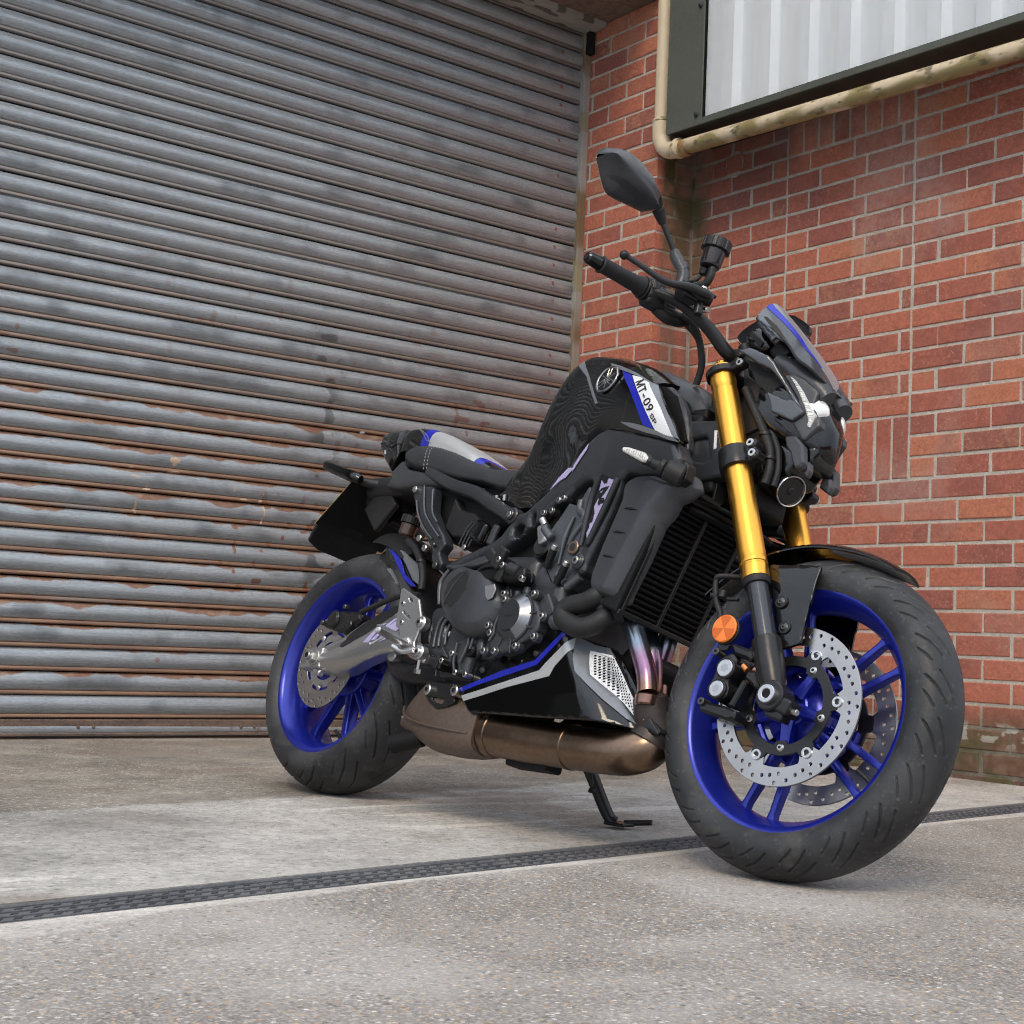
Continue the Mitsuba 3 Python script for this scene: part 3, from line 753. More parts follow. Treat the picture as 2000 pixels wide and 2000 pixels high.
# ------------------------------------------------------------------ outlines measured on the motorcycle, in metres: x forward from the rear axle, z up (three numbers: x, y, z)
O = {
 'frame': [(.826,.828),(.853,.845),(.884,.852),(.932,.840),(.993,.824),(1.129,.787),(1.152,.752),(1.150,.710),(1.066,.720),(.997,.733),(.981,.720),(.979,.695),(.961,.647),(.938,.583),(.923,.544),(.923,.526),(.906,.520),(.885,.529),(.876,.548),(.889,.564),(.893,.588),(.885,.664),(.884,.700),(.881,.728),(.867,.731),(.844,.728),(.819,.717),(.795,.694),(.779,.701),(.743,.672),(.707,.643),(.648,.609),(.579,.573),(.563,.582),(.513,.564),(.462,.545),(.398,.550),(.406,.568),(.432,.576),(.466,.586),(.515,.600),(.564,.613),(.590,.628),(.606,.649),(.625,.661),(.632,.676),(.659,.679),(.717,.719),(.759,.752),(.789,.794)],
 'frame_hole': [(.634,.626),(.633,.640),(.644,.648),(.659,.647),(.668,.640),(.667,.627),(.658,.620),(.646,.619)],
 'frame_slot': [(.691,.652),(.686,.660),(.688,.669),(.694,.672),(.699,.667),(.701,.654),(.701,.644),(.696,.644)],
 'hanger_recess': [(.919,.738),(.937,.738),(.959,.725),(.959,.715),(.911,.603),(.905,.592),(.894,.583),(.892,.644),(.898,.696)],
 'hanger_decal': [(.915,.725),(.917,.738),(.941,.729),(.959,.723),(.961,.715),(.911,.603),(.908,.594),(.900,.613),(.901,.639),(.915,.676),(.921,.699)],
 'hanger_bolt': [(.897,.549)],
 'spar_decal': [(.833,.820),(.832,.802),(.800,.766),(.774,.743),(.729,.719),(.759,.752),(.791,.788)],
 'shroud': [(1.010,.689),(1.015,.703),(1.024,.712),(1.046,.718),(1.091,.717),(1.138,.703),(1.165,.699),(1.167,.725),(1.188,.716),(1.198,.691),(1.182,.678),(1.156,.664),(1.143,.642),(1.125,.614),(1.113,.579),(1.101,.544),(1.089,.509),(1.077,.476),(1.073,.450),(1.046,.463),(1.008,.469),(.987,.476),(.977,.492),(.976,.512),(.989,.578),(1.003,.627),(1.014,.671)],
 'vents': [(1.037,.646),(1.077,.641),(1.019,.597),(1.058,.593),(1.005,.547),(1.041,.542)],
 'head_panel': [(1.052,.870),(1.087,.871),(1.159,.865),(1.202,.796),(1.227,.744),(1.161,.736),(1.115,.732),(1.083,.764),(1.063,.823)],
 'head_hole': [(1.067,.823),(1.127,.831),(1.136,.822),(1.153,.782),(1.140,.775),(1.114,.779),(1.076,.795)],
 'indicator_lens': [(1.036,.757),(1.040,.760),(1.060,.758),(1.117,.741),(1.132,.728),(1.133,.718),(1.125,.715),(1.115,.717),(1.069,.737),(1.044,.748)],
 'indicator_stem': [(1.114,.726),(1.153,.716),(1.182,.707)],
 'ind_mount': [(1.133,.738),(1.177,.730),(1.183,.697),(1.158,.694),(1.120,.712)],
 'hose': [(.994,.464),(.976,.452),(.945,.443),(.928,.429),(.939,.411),(.973,.399),(.999,.404),(1.017,.422),(1.018,.437)],
 'hose_conn': [(.886,.412),(.916,.417),(.930,.422)],
 'hose_top': [(.975,.470),(.993,.475),(1.018,.450),(1.002,.439)],
 'clutch': [(.519,.525),(.556,.533),(.593,.524),(.614,.520),(.643,.526),(.683,.504),(.730,.456),(.730,.433),(.721,.402),(.693,.379),(.644,.367),(.593,.381),(.550,.412),(.525,.433),(.507,.450),(.494,.487),(.502,.510)],
 'clutch_lens': [(.610,.514),(.626,.495),(.627,.469),(.606,.441),(.586,.426),(.558,.439),(.546,.458),(.548,.486),(.578,.508)],
 'clutch_edge': [(.498,.533),(.477,.502),(.479,.477),(.491,.444)],
 'top_cover': [(.483,.539),(.543,.540),(.599,.566),(.645,.563),(.654,.548),(.618,.535),(.582,.527),(.561,.529),(.532,.520),(.480,.530)],
 'pulser': [(.730,.443),(.745,.460),(.778,.468),(.808,.467),(.827,.456),(.852,.426),(.859,.408),(.857,.390),(.847,.378),(.826,.366),(.811,.358),(.803,.348),(.757,.336),(.723,.345),(.713,.361),(.722,.378),(.719,.395),(.724,.419)],
 'pulser_bolts': [(.730,.466),(.738,.453),(.827,.466),(.869,.418),(.859,.374),(.810,.352),(.747,.339),(.718,.378),(.705,.394),(.713,.338)],
 'lower_case': [(.571,.368),(.630,.383),(.659,.405),(.676,.394),(.666,.373),(.673,.346),(.646,.328),(.644,.301),(.643,.286),(.609,.293),(.592,.318),(.575,.343)],
 'lower_case_bolts': [(.584,.334),(.612,.292),(.647,.289),(.555,.316)],
 'oil_cap': [(.641,.344),(.658,.347)],
 'sensor': [(.637,.528),(.653,.536),(.673,.555),(.701,.549),(.723,.531),(.755,.527),(.776,.520),(.786,.502),(.769,.489),(.739,.489),(.707,.493),(.677,.489),(.658,.474),(.627,.489),(.621,.504)],
 'sensor_bolts': [(.714,.535),(.731,.522),(.804,.492)],
 'cyl': [(.729,.494),(.751,.517),(.774,.544),(.779,.578),(.752,.604),(.780,.642),(.808,.688),(.834,.682),(.859,.726),(.889,.699),(.887,.624),(.919,.590),(.906,.528),(.856,.486),(.831,.465),(.821,.447),(.780,.477),(.747,.485)],
 'cyl_bolts': [(.825,.580),(.799,.537),(.874,.543),(.845,.500)],
 'cyl_sensor': [(.863,.583),(.781,.615),(.759,.628)],
 'frame_bolts': [(.742,.665),(.767,.669),(.782,.693),(.796,.697)],
 'starter': [(.606,.587),(.653,.596),(.672,.587),(.668,.556),(.625,.572)],
 'belly': [(.938,.391),(.897,.404),(.822,.406),(.827,.408),(.813,.385),(.770,.361),(.719,.346),(.691,.329),(.643,.330),(.641,.314),(.629,.284),(.647,.278),(.622,.260),(.626,.244),(.649,.219),(.661,.213),(.695,.214),(.720,.215),(.868,.217),(1.006,.220),(1.102,.223),(1.173,.216),(1.174,.222),(1.139,.255),(1.093,.308),(1.040,.360),(1.015,.379),(.975,.386),(.941,.390)],
 'belly_blue': [(.908,.396),(.921,.392),(.853,.323),(.692,.277),(.624,.255),(.619,.263),(.688,.287),(.741,.306),(.844,.333)],
 'belly_silver': [(.941,.388),(.949,.364),(.910,.322),(.901,.301),(.784,.274),(.635,.236),(.626,.247),(.696,.265),(.805,.295),(.866,.312),(.880,.328)],
 'belly_fin': [(.941,.390),(.977,.380),(1.001,.380),(1.024,.360),(.976,.365),(.989,.337),(1.004,.313),(1.068,.277),(1.089,.255),(1.118,.232),(1.097,.239),(1.048,.268),(.976,.314),(.959,.340),(.948,.367)],
 'belly_mesh': [(.975,.365),(1.018,.364),(1.055,.328),(1.094,.287),(1.137,.242),(1.110,.247),(1.077,.271),(1.005,.313),(.990,.337)],
 'belly_bolts': [(.841,.348),(.678,.306),(.608,.255),(.513,.252)],
 'belly_edge2': [(1.000,.375),(1.013,.375),(1.082,.304),(1.177,.223),(1.156,.220),(1.118,.260)],
 'bracket': [(.491,.248),(.507,.273),(.561,.271),(.587,.273),(.600,.250),(.607,.232),(.583,.220),(.549,.213),(.517,.226)],
 'bracket_hole': [(.518,.239),(.569,.238),(.568,.225),(.541,.226)],
 'pipe_main': [(1.116,.215),(1.095,.202),(1.074,.188),(1.027,.181),(.909,.181),(.762,.186),(.657,.188)],
 'muffler_out': [(.382,.211),(.381,.241),(.401,.277),(.461,.288),(.506,.273),(.618,.215),(.687,.221),(.707,.182),(.755,.138),(.675,.136),(.622,.133),(.516,.162),(.403,.192)],
 'muffler_low': [(.382,.196),(.417,.191),(.476,.175),(.535,.163),(.603,.137),(.568,.139),(.491,.159),(.445,.172)],
 'hdr1': [(1.006,-.100,.471),(1.049,-.100,.420),(1.081,-.100,.378),(1.111,-.100,.334),(1.127,-.100,.295)],
 'hdr2': [(.995,-.020,.470),(1.013,-.020,.433),(1.040,-.020,.379),(1.053,-.020,.336),(1.054,-.020,.314)],
 'hdr3': [(1.022,.030,.462),(1.018,.030,.419),(1.014,.030,.378),(1.022,.030,.344),(1.027,.030,.315)],
 'swing': [(-.032,.280),(-.039,.274),(-.040,.281),(-.022,.294),(-.046,.321),(-.045,.328),(-.011,.338),(.025,.351),(.045,.359),(.082,.370),(.158,.410),(.225,.438),(.281,.457),(.323,.466),(.371,.414),(.386,.363),(.340,.346),(.319,.336),(.265,.325),(.208,.307),(.151,.286),(.097,.275),(.058,.277),(.020,.278)],
 'swing_decal': [(.110,.341),(.109,.370),(.127,.382),(.162,.402),(.227,.433),(.287,.454),(.294,.442),(.241,.404),(.209,.379),(.169,.360),(.151,.350),(.125,.339)],
 'swing_lilac': [(.169,.360),(.203,.411),(.246,.438),(.287,.452),(.295,.439),(.249,.404),(.209,.379)],
 'rnut': [(-.001,.310),(.028,.308)],
 'swing_bolt': [(.062,.269)],
 'rcaliper': [(-.041,.411),(-.004,.414),(.013,.437),(.054,.440),(.125,.436),(.139,.417),(.099,.397),(.059,.382),(.018,.390),(-.024,.397)],
 'rcal_parts': [(-.021,.405),(.040,.420),(.059,.448),(.144,.425),(.026,.459),(.118,.432)],
 'rhose': [(.145,.433),(.199,.450),(.253,.467),(.303,.478),(.361,.478)],
 'heel': [(.352,.482),(.433,.452),(.464,.404),(.477,.402),(.478,.389),(.466,.381),(.460,.351),(.466,.337),(.499,.333),(.504,.321),(.483,.317),(.445,.321),(.422,.337),(.404,.349),(.392,.377),(.371,.387)],
 'heel_holes': [(.391,.455),(.401,.456),(.414,.446),(.404,.445),(.382,.421),(.387,.423),(.420,.408),(.416,.404)],
 'heel_bolts': [(.379,.441),(.394,.395),(.468,.395),(.428,.346),(.490,.327)],
 'peg_tip': [(.468,.340)],
 'peg_base': [(.445,.342)],
 'brake_tip': [(.421,.318)],
 'brake_base': [(.443,.334)],
 'brake_lever': [(.346,.353),(.409,.333),(.470,.323)],
 'pivot_arch': [(.460,.444),(.479,.446),(.497,.429),(.513,.392),(.530,.375),(.470,.373),(.448,.419),(.449,.437)],
 'lower_frame': [(.453,.403),(.473,.381),(.507,.382),(.554,.349),(.556,.313),(.531,.301),(.485,.305),(.489,.327),(.450,.339),(.431,.358),(.465,.359)],
 'linkage': [(.267,.332),(.309,.305),(.373,.300),(.426,.318),(.450,.317)],
 'rf_fender': [(.069,.633),(.106,.632),(.139,.609),(.181,.574),(.219,.538),(.271,.516),(.214,.519),(.194,.535),(.150,.563),(.119,.564),(.102,.581)],
 'rf_blue': [(.097,.622),(.118,.618),(.166,.592),(.207,.550),(.269,.516),(.247,.517),(.210,.534),(.162,.573)],
 'rf_silver': [(.113,.625),(.163,.613),(.234,.581),(.260,.570),(.284,.516),(.242,.535),(.200,.571),(.155,.602)],
 'rf_low': [(.108,.564),(.136,.567),(.184,.539),(.200,.522),(.165,.522),(.164,.505),(.133,.505)],
 'seat': [(.103,.846),(.089,.876),(.095,.894),(.113,.904),(.149,.904),(.202,.894),(.266,.875),(.340,.847),(.398,.826),(.449,.816),(.532,.815),(.591,.824),(.591,.803),(.550,.766),(.525,.751),(.501,.752),(.440,.769),(.334,.783),(.216,.810),(.149,.823),(.122,.833)],
 'cowl': [(.013,.919),(.001,.950),(.020,.965),(.071,.965),(.115,.958),(.171,.942),(.232,.919),(.305,.885),(.343,.864),(.384,.843)],
 'cowl_low': [(.066,.900),(.071,.909),(.098,.909),(.134,.909),(.187,.899),(.252,.880),(.327,.852),(.384,.831)],
 'cowl_blue1': [(.108,.954),(.132,.951),(.154,.910),(.129,.915)],
 'cowl_white': [(.137,.949),(.192,.934),(.253,.911),(.326,.877),(.342,.848),(.299,.862),(.223,.891),(.156,.910)],
 'cowl_blue2': [(.329,.875),(.360,.859),(.371,.840),(.347,.846)],
 'tail': [(-.135,.934),(-.141,.954),(-.135,.972),(-.088,.977),(-.015,.973),(-.014,.956),(-.002,.924),(.023,.874),(-.022,.853),(-.026,.841),(-.070,.874),(-.115,.908)],
 'tail_split': [(-.135,.941),(-.108,.935),(-.034,.911),(-.001,.921)],
 'tail_low': [(.075,.856),(.122,.827),(.190,.814),(.307,.790),(.307,.770),(.266,.767),(.230,.772),(.164,.772),(.097,.773),(.022,.785),(.044,.808),(.028,.824)],
 'subframe': [(.334,.767),(.438,.740),(.508,.710),(.581,.679)],
 'sub_bolt': [(.610,.672)],
 'rear_bracket': [(.197,.763),(.221,.766),(.270,.762),(.286,.756),(.305,.697),(.338,.663),(.376,.632),(.395,.608),(.384,.595),(.379,.587),(.403,.560),(.393,.544),(.370,.550),(.351,.577),(.347,.595),(.295,.637),(.247,.688),(.215,.731)],
 'rb_ribs': [(.236,.723),(.259,.686),(.295,.651),(.342,.620),(.251,.761),(.280,.696),(.316,.662),(.367,.625),(.291,.748),(.313,.692),(.344,.663)],
 'rb_bolts': [(.221,.753),(.295,.623),(.327,.597),(.359,.605),(.387,.553)],
 'res_cap': [(.165,.695),(.155,.675),(.239,.676),(.238,.687)],
 'res_body': [(.159,.672),(.154,.639),(.193,.632),(.208,.646),(.240,.653)],
 'res_hose': [(.212,.628),(.266,.602),(.312,.566),(.341,.529),(.351,.494)],
 'mudflap': [(-.290,.731),(-.310,.712),(-.331,.681),(-.313,.671),(-.242,.654),(-.113,.649),(-.090,.673),(-.116,.685),(-.161,.696),(-.197,.687),(-.201,.706)],
 'r_ind': [(-.212,.839),(-.199,.845),(-.147,.832),(-.090,.817),(-.065,.806),(-.070,.794),(-.095,.796),(-.167,.821),(-.203,.833)],
 'r_ind_stem': [(-.138,.823),(-.086,.808),(-.047,.806)],
 'abs': [(.353,.739),(.344,.658),(.383,.634),(.412,.631),(.513,.635),(.486,.670),(.443,.693),(.389,.704)],
 'inner_panel': [(.211,.776),(.276,.780),(.532,.683),(.512,.656),(.444,.623),(.338,.633),(.299,.657),(.240,.708)],
 'bar_tip': [(.942,-.395,1.105),(.940,-.360,1.111)],
 'grip': [(.942,-.355,1.112),(.997,-.262,1.105),(.971,-.248,1.112)],
 'flange': [(.977,-.240,1.116)],
 'switch': [(1.006,-.225,1.099),(1.027,-.190,1.100),(1.052,-.165,1.094)],
 'bar_low': [(1.060,-.150,1.091),(1.084,-.115,1.065),(1.084,-.110,1.053),(1.123,-.075,1.004)],
 'lever': [(1.001,-.350,1.125),(1.011,-.338,1.121),(1.033,-.312,1.110),(1.052,-.287,1.100),(1.066,-.265,1.098),(1.079,-.245,1.103),(1.092,-.225,1.106),(1.104,-.205,1.105),(1.111,-.190,1.104)],
 'mc': [(1.069,-.235,1.112),(1.077,-.210,1.119),(1.086,-.190,1.119),(1.097,-.170,1.113)],
 'mirror_stem': [(1.032,-.235,1.174),(1.022,-.238,1.196),(1.009,-.262,1.230),(1.005,-.275,1.246),(.996,-.285,1.264)],
 'mirror_clamp': [(1.054,-.222,1.134),(1.043,-.222,1.169),(1.028,-.232,1.184),(1.022,-.235,1.197)],
 'mirror_crease': [(.925,-.420,1.347),(.960,-.420,1.317),(1.018,-.420,1.269),(1.075,-.420,1.217),(1.117,-.420,1.167)],
 'mirror_recess': [(.937,-.420,1.324),(.983,-.420,1.292),(1.046,-.420,1.236),(1.087,-.420,1.191),(1.067,-.420,1.198),(.996,-.420,1.240),(.975,-.420,1.262)],
 'resv_cap': [(1.046,-.150,1.269),(1.017,-.150,1.254),(1.093,-.150,1.231),(1.049,-.150,1.246),(1.089,-.150,1.221)],
 'resv_body': [(1.049,-.150,1.246),(1.024,-.150,1.209),(1.087,-.150,1.186),(1.057,-.150,1.191)],
 'resv_hose': [(1.068,-.150,1.184),(1.080,-.155,1.163),(1.080,-.160,1.147),(1.067,-.170,1.143)],
 'resv_br': [(1.053,-.160,1.177),(1.059,-.170,1.160),(1.058,-.180,1.149)],
 'clamp_bolt_u': [(1.144,.976),(1.168,.979)],
 'clamp_bolt_l': [(1.260,.775),(1.269,.756)],
 'lclamp': [(1.176,.761),(1.175,.787),(1.200,.793),(1.234,.790),(1.252,.784),(1.268,.774),(1.277,.756),(1.276,.747),(1.259,.744),(1.220,.752),(1.196,.744),(1.181,.750)],
 'axle_nut': [(1.435,.298),(1.457,.299)],
 'lug': [(1.362,.400),(1.386,.408),(1.414,.408),(1.421,.393),(1.443,.344),(1.456,.318),(1.474,.302),(1.479,.290),(1.473,.282),(1.456,.276),(1.427,.266),(1.420,.273),(1.406,.292),(1.404,.311),(1.400,.332),(1.377,.360)],
 'pinch': [(1.468,.287)],
 'caliper': [(1.308,.397),(1.329,.392),(1.363,.384),(1.371,.364),(1.349,.360),(1.342,.353),(1.339,.345),(1.329,.329),(1.323,.317),(1.330,.299),(1.330,.281),(1.340,.277),(1.369,.317),(1.358,.327),(1.361,.347),(1.383,.344),(1.399,.312),(1.375,.324),(1.345,.273),(1.366,.262),(1.360,.251),(1.349,.248),(1.276,.261),(1.279,.290),(1.277,.313),(1.286,.326),(1.285,.349),(1.292,.368),(1.308,.385)],
 'cal_body': [(1.306,.365),(1.325,.375),(1.340,.361),(1.337,.344),(1.335,.329),(1.330,.319),(1.336,.306),(1.335,.291),(1.316,.281),(1.294,.289),(1.287,.305),(1.295,.321),(1.298,.338),(1.295,.352)],
 'cal_pist': [(1.323,.342),(1.342,.343),(1.315,.302),(1.332,.304)],
 'cal_arm1': [(1.309,.397),(1.365,.382),(1.371,.361),(1.328,.371)],
 'cal_low': [(1.277,.272),(1.289,.279),(1.339,.274),(1.361,.267),(1.361,.252),(1.347,.248),(1.280,.260)],
 'cal_arm2': [(1.337,.276),(1.358,.329),(1.367,.320),(1.351,.275)],
 'cal_arm3': [(1.359,.330),(1.365,.347),(1.381,.345),(1.399,.311),(1.387,.313)],
 'cal_orange': [(1.358,.348)],
 'cal_bolts': [(1.290,.374),(1.284,.277),(1.363,.257),(1.299,.375)],
 'reflector': [(1.299,.417),(1.330,.419),(1.290,.446),(1.307,.389)],
 'refl_br': [(1.281,.392),(1.293,.377),(1.309,.380),(1.312,.393)],
 'brake_hose': [(1.249,-.110,.525),(1.242,-.110,.516),(1.246,-.110,.495),(1.257,-.110,.470),(1.272,-.110,.446)],
 'bh_clamp': [(1.242,-.110,.477),(1.265,-.110,.484),(1.267,-.110,.480)],
 'fender_leg': [(1.326,.565),(1.347,.565),(1.391,.565),(1.425,.564),(1.446,.562),(1.444,.535),(1.444,.512),(1.447,.436),(1.442,.490),(1.443,.410),(1.425,.403),(1.405,.396),(1.389,.426),(1.361,.486)],
 'fender_bolts': [(1.383,.487),(1.403,.438)],
 'h_meter': [(1.124,1.067),(1.124,1.074),(1.145,1.100),(1.196,1.057),(1.193,1.049),(1.188,1.038),(1.173,1.036),(1.137,1.047)],
 'h_ear_upper': [(1.160,1.010),(1.183,1.018),(1.198,1.014),(1.214,1.007),(1.227,1.002),(1.240,.990),(1.262,.960),(1.296,.916),(1.318,.888),(1.315,.882),(1.288,.912),(1.261,.946),(1.236,.972),(1.208,.983),(1.188,.995)],
 'h_ear_lower': [(1.235,.926),(1.281,.909),(1.288,.913),(1.298,.907),(1.318,.888),(1.315,.881),(1.299,.866),(1.255,.883),(1.250,.900)],
 'h_ear_back': [(1.167,1.004),(1.191,.995),(1.208,.983),(1.236,.972),(1.261,.946),(1.286,.913),(1.285,.906),(1.236,.925),(1.198,.952),(1.180,.983)],
 'h_drl': [(1.270,.967),(1.285,.956),(1.303,.935),(1.319,.912),(1.334,.891),(1.340,.884),(1.333,.857),(1.327,.860),(1.327,.873),(1.315,.899),(1.294,.934)],
 'h_chin': [(1.286,.837),(1.312,.836),(1.335,.815),(1.345,.779),(1.340,.768),(1.329,.765),(1.319,.780),(1.311,.798),(1.297,.813)],
 'h_chin2': [(1.322,.793),(1.343,.789),(1.347,.771),(1.343,.756),(1.320,.771)],
 'h_stay': [(1.131,1.034),(1.158,.981),(1.215,.942),(1.240,.889),(1.220,.862),(1.184,.845),(1.163,.903)],
 'cable': [(1.161,-.070,.949),(1.182,-.070,.920),(1.212,-.070,.880),(1.239,-.070,.842),(1.257,-.070,.813),(1.265,-.070,.789),(1.270,-.070,.763),(1.268,-.070,.734)],
 'cable2': [(1.240,-.050,.851),(1.254,-.050,.828),(1.264,-.050,.798),(1.269,-.050,.772),(1.267,-.050,.749)],
 'mudflapx': [(-.330,.025,.741),(-.330,.012,.718),(-.330,-.001,.681),(-.330,.010,.676),(-.330,.055,.676),(-.330,.141,.705),(-.330,.158,.736),(-.330,.140,.743),(-.330,.109,.741),(-.330,.085,.722),(-.330,.082,.741)],
 'mirrorx': [(.985,-.473,1.299),(.985,-.465,1.311),(.985,-.447,1.323),(.985,-.429,1.333),(.985,-.399,1.344),(.985,-.358,1.345),(.985,-.319,1.336),(.985,-.283,1.314),(.985,-.268,1.301),(.985,-.266,1.288),(.985,-.291,1.269),(.985,-.307,1.258),(.985,-.347,1.248),(.985,-.389,1.238),(.985,-.416,1.234),(.985,-.429,1.240),(.985,-.438,1.248),(.985,-.459,1.271),(.985,-.476,1.288)],
 'mirror_creasex': [(1.000,-.487,1.287),(1.000,-.456,1.286),(1.000,-.404,1.283),(1.000,-.348,1.275),(1.000,-.306,1.258)],
 'lmirrorx': [(.985,.273,1.312),(.985,.285,1.333),(.985,.309,1.336),(.985,.321,1.325),(.985,.322,1.305)],
 'stemx': [(1.000,-.270,1.250),(1.000,-.292,1.267)],
 'tank_bottom': [(.934,.839),(.981,.825),(1.039,.809),(1.095,.793),(1.150,.779)],
 'tank_front': [(1.145,.787),(1.121,.812),(1.077,.856),(1.035,.900),(.996,.941)],
 'tk_line': [(.614,1.097),(.619,1.081),(.725,1.009),(.775,.962),(.818,.917),(.828,.917),(.784,.963),(.734,1.010),(.675,1.059),(.627,1.099)],
 'tk_blue': [(.870,.993),(.908,.977),(.978,.906),(1.020,.861),(1.057,.821),(1.016,.836),(.979,.882),(.934,.932)],
 'tk_white': [(.913,.975),(.938,.968),(.971,.951),(1.052,.873),(1.126,.794),(1.098,.802),(1.062,.817),(1.018,.864),(.977,.909)],
 'tk_low': [(.930,.857),(.971,.848),(1.012,.836),(1.057,.820),(1.099,.802),(1.128,.793),(1.148,.780),(1.111,.791),(1.071,.806),(1.030,.818),(.998,.829),(.964,.841)],
 'tk_top': [(.792,1.035),(.845,1.015),(.919,.982),(.973,.953),(.995,.943),(1.035,.900),(1.077,.856),(1.121,.812),(1.145,.787),(1.126,.794),(1.052,.873),(.972,.950),(.938,.968),(.904,.981),(.864,.997),(.826,1.010)],
 'em': [(.843,.970),(.805,.978),(.877,.963),(.811,1.008),(.858,.939)],
 'tx': [(.939,.954),(1.059,.828)],
 'tk_scoop': [(.983,.950),(1.002,.946),(1.034,.925),(1.071,.864),(1.096,.815),(1.087,.812),(1.037,.872)],
 'airbox': [(.847,1.038)],
 'lilac': [(.946,.725),(.965,.720),(.965,.711),(.957,.693),(.947,.665),(.941,.654),(.933,.638),(.922,.620),(.910,.598),(.905,.611),(.909,.623),(.907,.635),(.913,.651),(.910,.668),(.920,.684),(.929,.691),(.939,.706)],
 'lilac2': [(.924,.723),(.935,.713),(.939,.715),(.946,.711),(.929,.695),(.919,.700),(.922,.711)],
 'jag1': [(.952,.708),(.947,.703),(.929,.685),(.936,.685),(.928,.669),(.921,.672),(.924,.691),(.934,.702),(.915,.696),(.926,.705),(.942,.708)],
 'jag2': [(.939,.686),(.942,.677),(.937,.663),(.931,.644),(.923,.642),(.925,.650),(.935,.652),(.937,.659),(.929,.657),(.931,.665),(.939,.666),(.939,.673),(.930,.673)],
 'jag3': [(.910,.668),(.916,.655),(.915,.634),(.907,.632),(.910,.645),(.906,.651)],
 'far_lilac': [(.837,.819),(.838,.804),(.820,.784),(.799,.757),(.799,.773),(.813,.792)],
 'far_lilac2': [(.801,.767),(.781,.746),(.767,.742),(.736,.721),(.757,.748),(.783,.769)],
 'catch': [(.450,.750),(.448,.742),(.506,.731),(.502,.723),(.535,.731),(.443,.745),(.517,.722)],
 'tail_slot': [(-.072,.913),(-.053,.887)],
 'tail_lamp': [(-.168,.960),(-.145,.959)],
 'h_grey': [(1.240,.980),(1.260,.969),(1.282,.971),(1.300,.963),(1.326,.943),(1.333,.933),(1.330,.912),(1.337,.889),(1.349,.875),(1.350,.863),(1.324,.828),(1.309,.848),(1.294,.867),(1.296,.916),(1.262,.960)],
 'h_cheek': [(1.236,.927),(1.257,.882),(1.299,.866),(1.327,.829),(1.287,.848),(1.256,.872)],
 'scr_edge': [(1.153,-.082,1.111),(1.166,-.088,1.096),(1.216,-.094,1.064),(1.265,-.098,1.025),(1.251,-.098,1.021),(1.287,-.092,.998),(1.316,-.078,.978),(1.333,-.052,.962),(1.334,-.030,.959),(1.325,.000,.963)],
 'scr_spine': [(1.138,.000,1.183),(1.163,.000,1.160),(1.199,.000,1.125),(1.237,.000,1.086),(1.274,.000,1.047),(1.303,.000,1.011),(1.321,.000,.982),(1.326,.000,.973),(1.326,.000,.966),(1.325,.000,.963)],
 'scr_tab': [(1.169,-.092,1.085),(1.180,-.092,1.092),(1.197,-.092,1.079),(1.219,-.092,1.062),(1.260,-.092,1.031),(1.251,-.092,1.033),(1.227,-.092,1.046),(1.219,-.092,1.039)],
 'scr_groove': [(1.183,-.097,1.099),(1.192,-.097,1.098),(1.223,-.097,1.073),(1.247,-.097,1.047),(1.266,-.097,1.026),(1.257,-.097,1.028),(1.228,-.097,1.055),(1.200,-.097,1.081)],
 'head_right': [(1.287,.000,.968),(1.308,.000,.961),(1.326,.000,.935),(1.344,.000,.909),(1.356,.000,.878),(1.355,.000,.847)],
 'proj': [(1.340,-.045,.904),(1.357,-.045,.903),(1.334,-.045,.930),(1.347,-.045,.879)],
 'proj2': [(1.318,.040,.913)],
 'face_low': [(1.335,-.075,.821),(1.349,-.050,.864),(1.350,-.035,.880)],
 'lmir': [(.965,.290,1.322),(.981,.290,1.336),(1.002,.290,1.324),(1.009,.290,1.306),(1.010,.290,1.284)],
 'meter3': [(1.113,-.050,1.079),(1.117,-.050,1.089),(1.137,-.050,1.106),(1.184,-.050,1.065),(1.183,-.050,1.042),(1.131,-.050,1.052)],
}
# ------------------------------------------------------------------ motorcycle: placing, materials
BK = 'motorcycle'
tag(BK, 'black naked sports motorcycle with blue wheels and gold forks on its side stand', 'motorcycle')
LEAN, STEER, YAWS, RAKE = 0.27719, 0.08410, 1.51613, math.radians(25)
AXD = np.array([-math.sin(RAKE), 0, math.cos(RAKE)])
SPT, FA, RA = np.array([1.538, 0, 0]), np.array([1.430, 0, 0.300]), np.array([0, 0, 0.315])
FY = 0.1005
M_ST = rot(AXD, math.degrees(STEER))
M_W = rot([0, 0, 1], -math.degrees(YAWS)) @ rot([1, 0, 0], -math.degrees(LEAN))


def place(m, steer=False):
    v = m.vertices
    if steer:
        v = (v - SPT) @ M_ST.T + SPT
    return tm(v @ M_W.T + [0, 0, 0.0027], m.faces)


def bk(name, m, mt, steer=False, smooth=32, up=None, label=None):
    if isinstance(m, (list, tuple)):
        m = cat([tm(q.vertices, q.faces) for q in m])
    return add(name, place(m, steer), mt, smooth=smooth, parent=BK + ('__' + up if up else ''), label=label)


def P2(name):
    return np.array(O[name])


def y_on(a, b):
    return lambda x, z: a + b * x


def dust(c0, c1, s=14.0):
    return proc(lambda p, n, uv: mix(c0, c1, fbm(p.x * s, p.y * s, p.z * s, 3)) * (0.9 + 0.2 * noise(p.x * 400, p.y * 400, p.z * 400)))


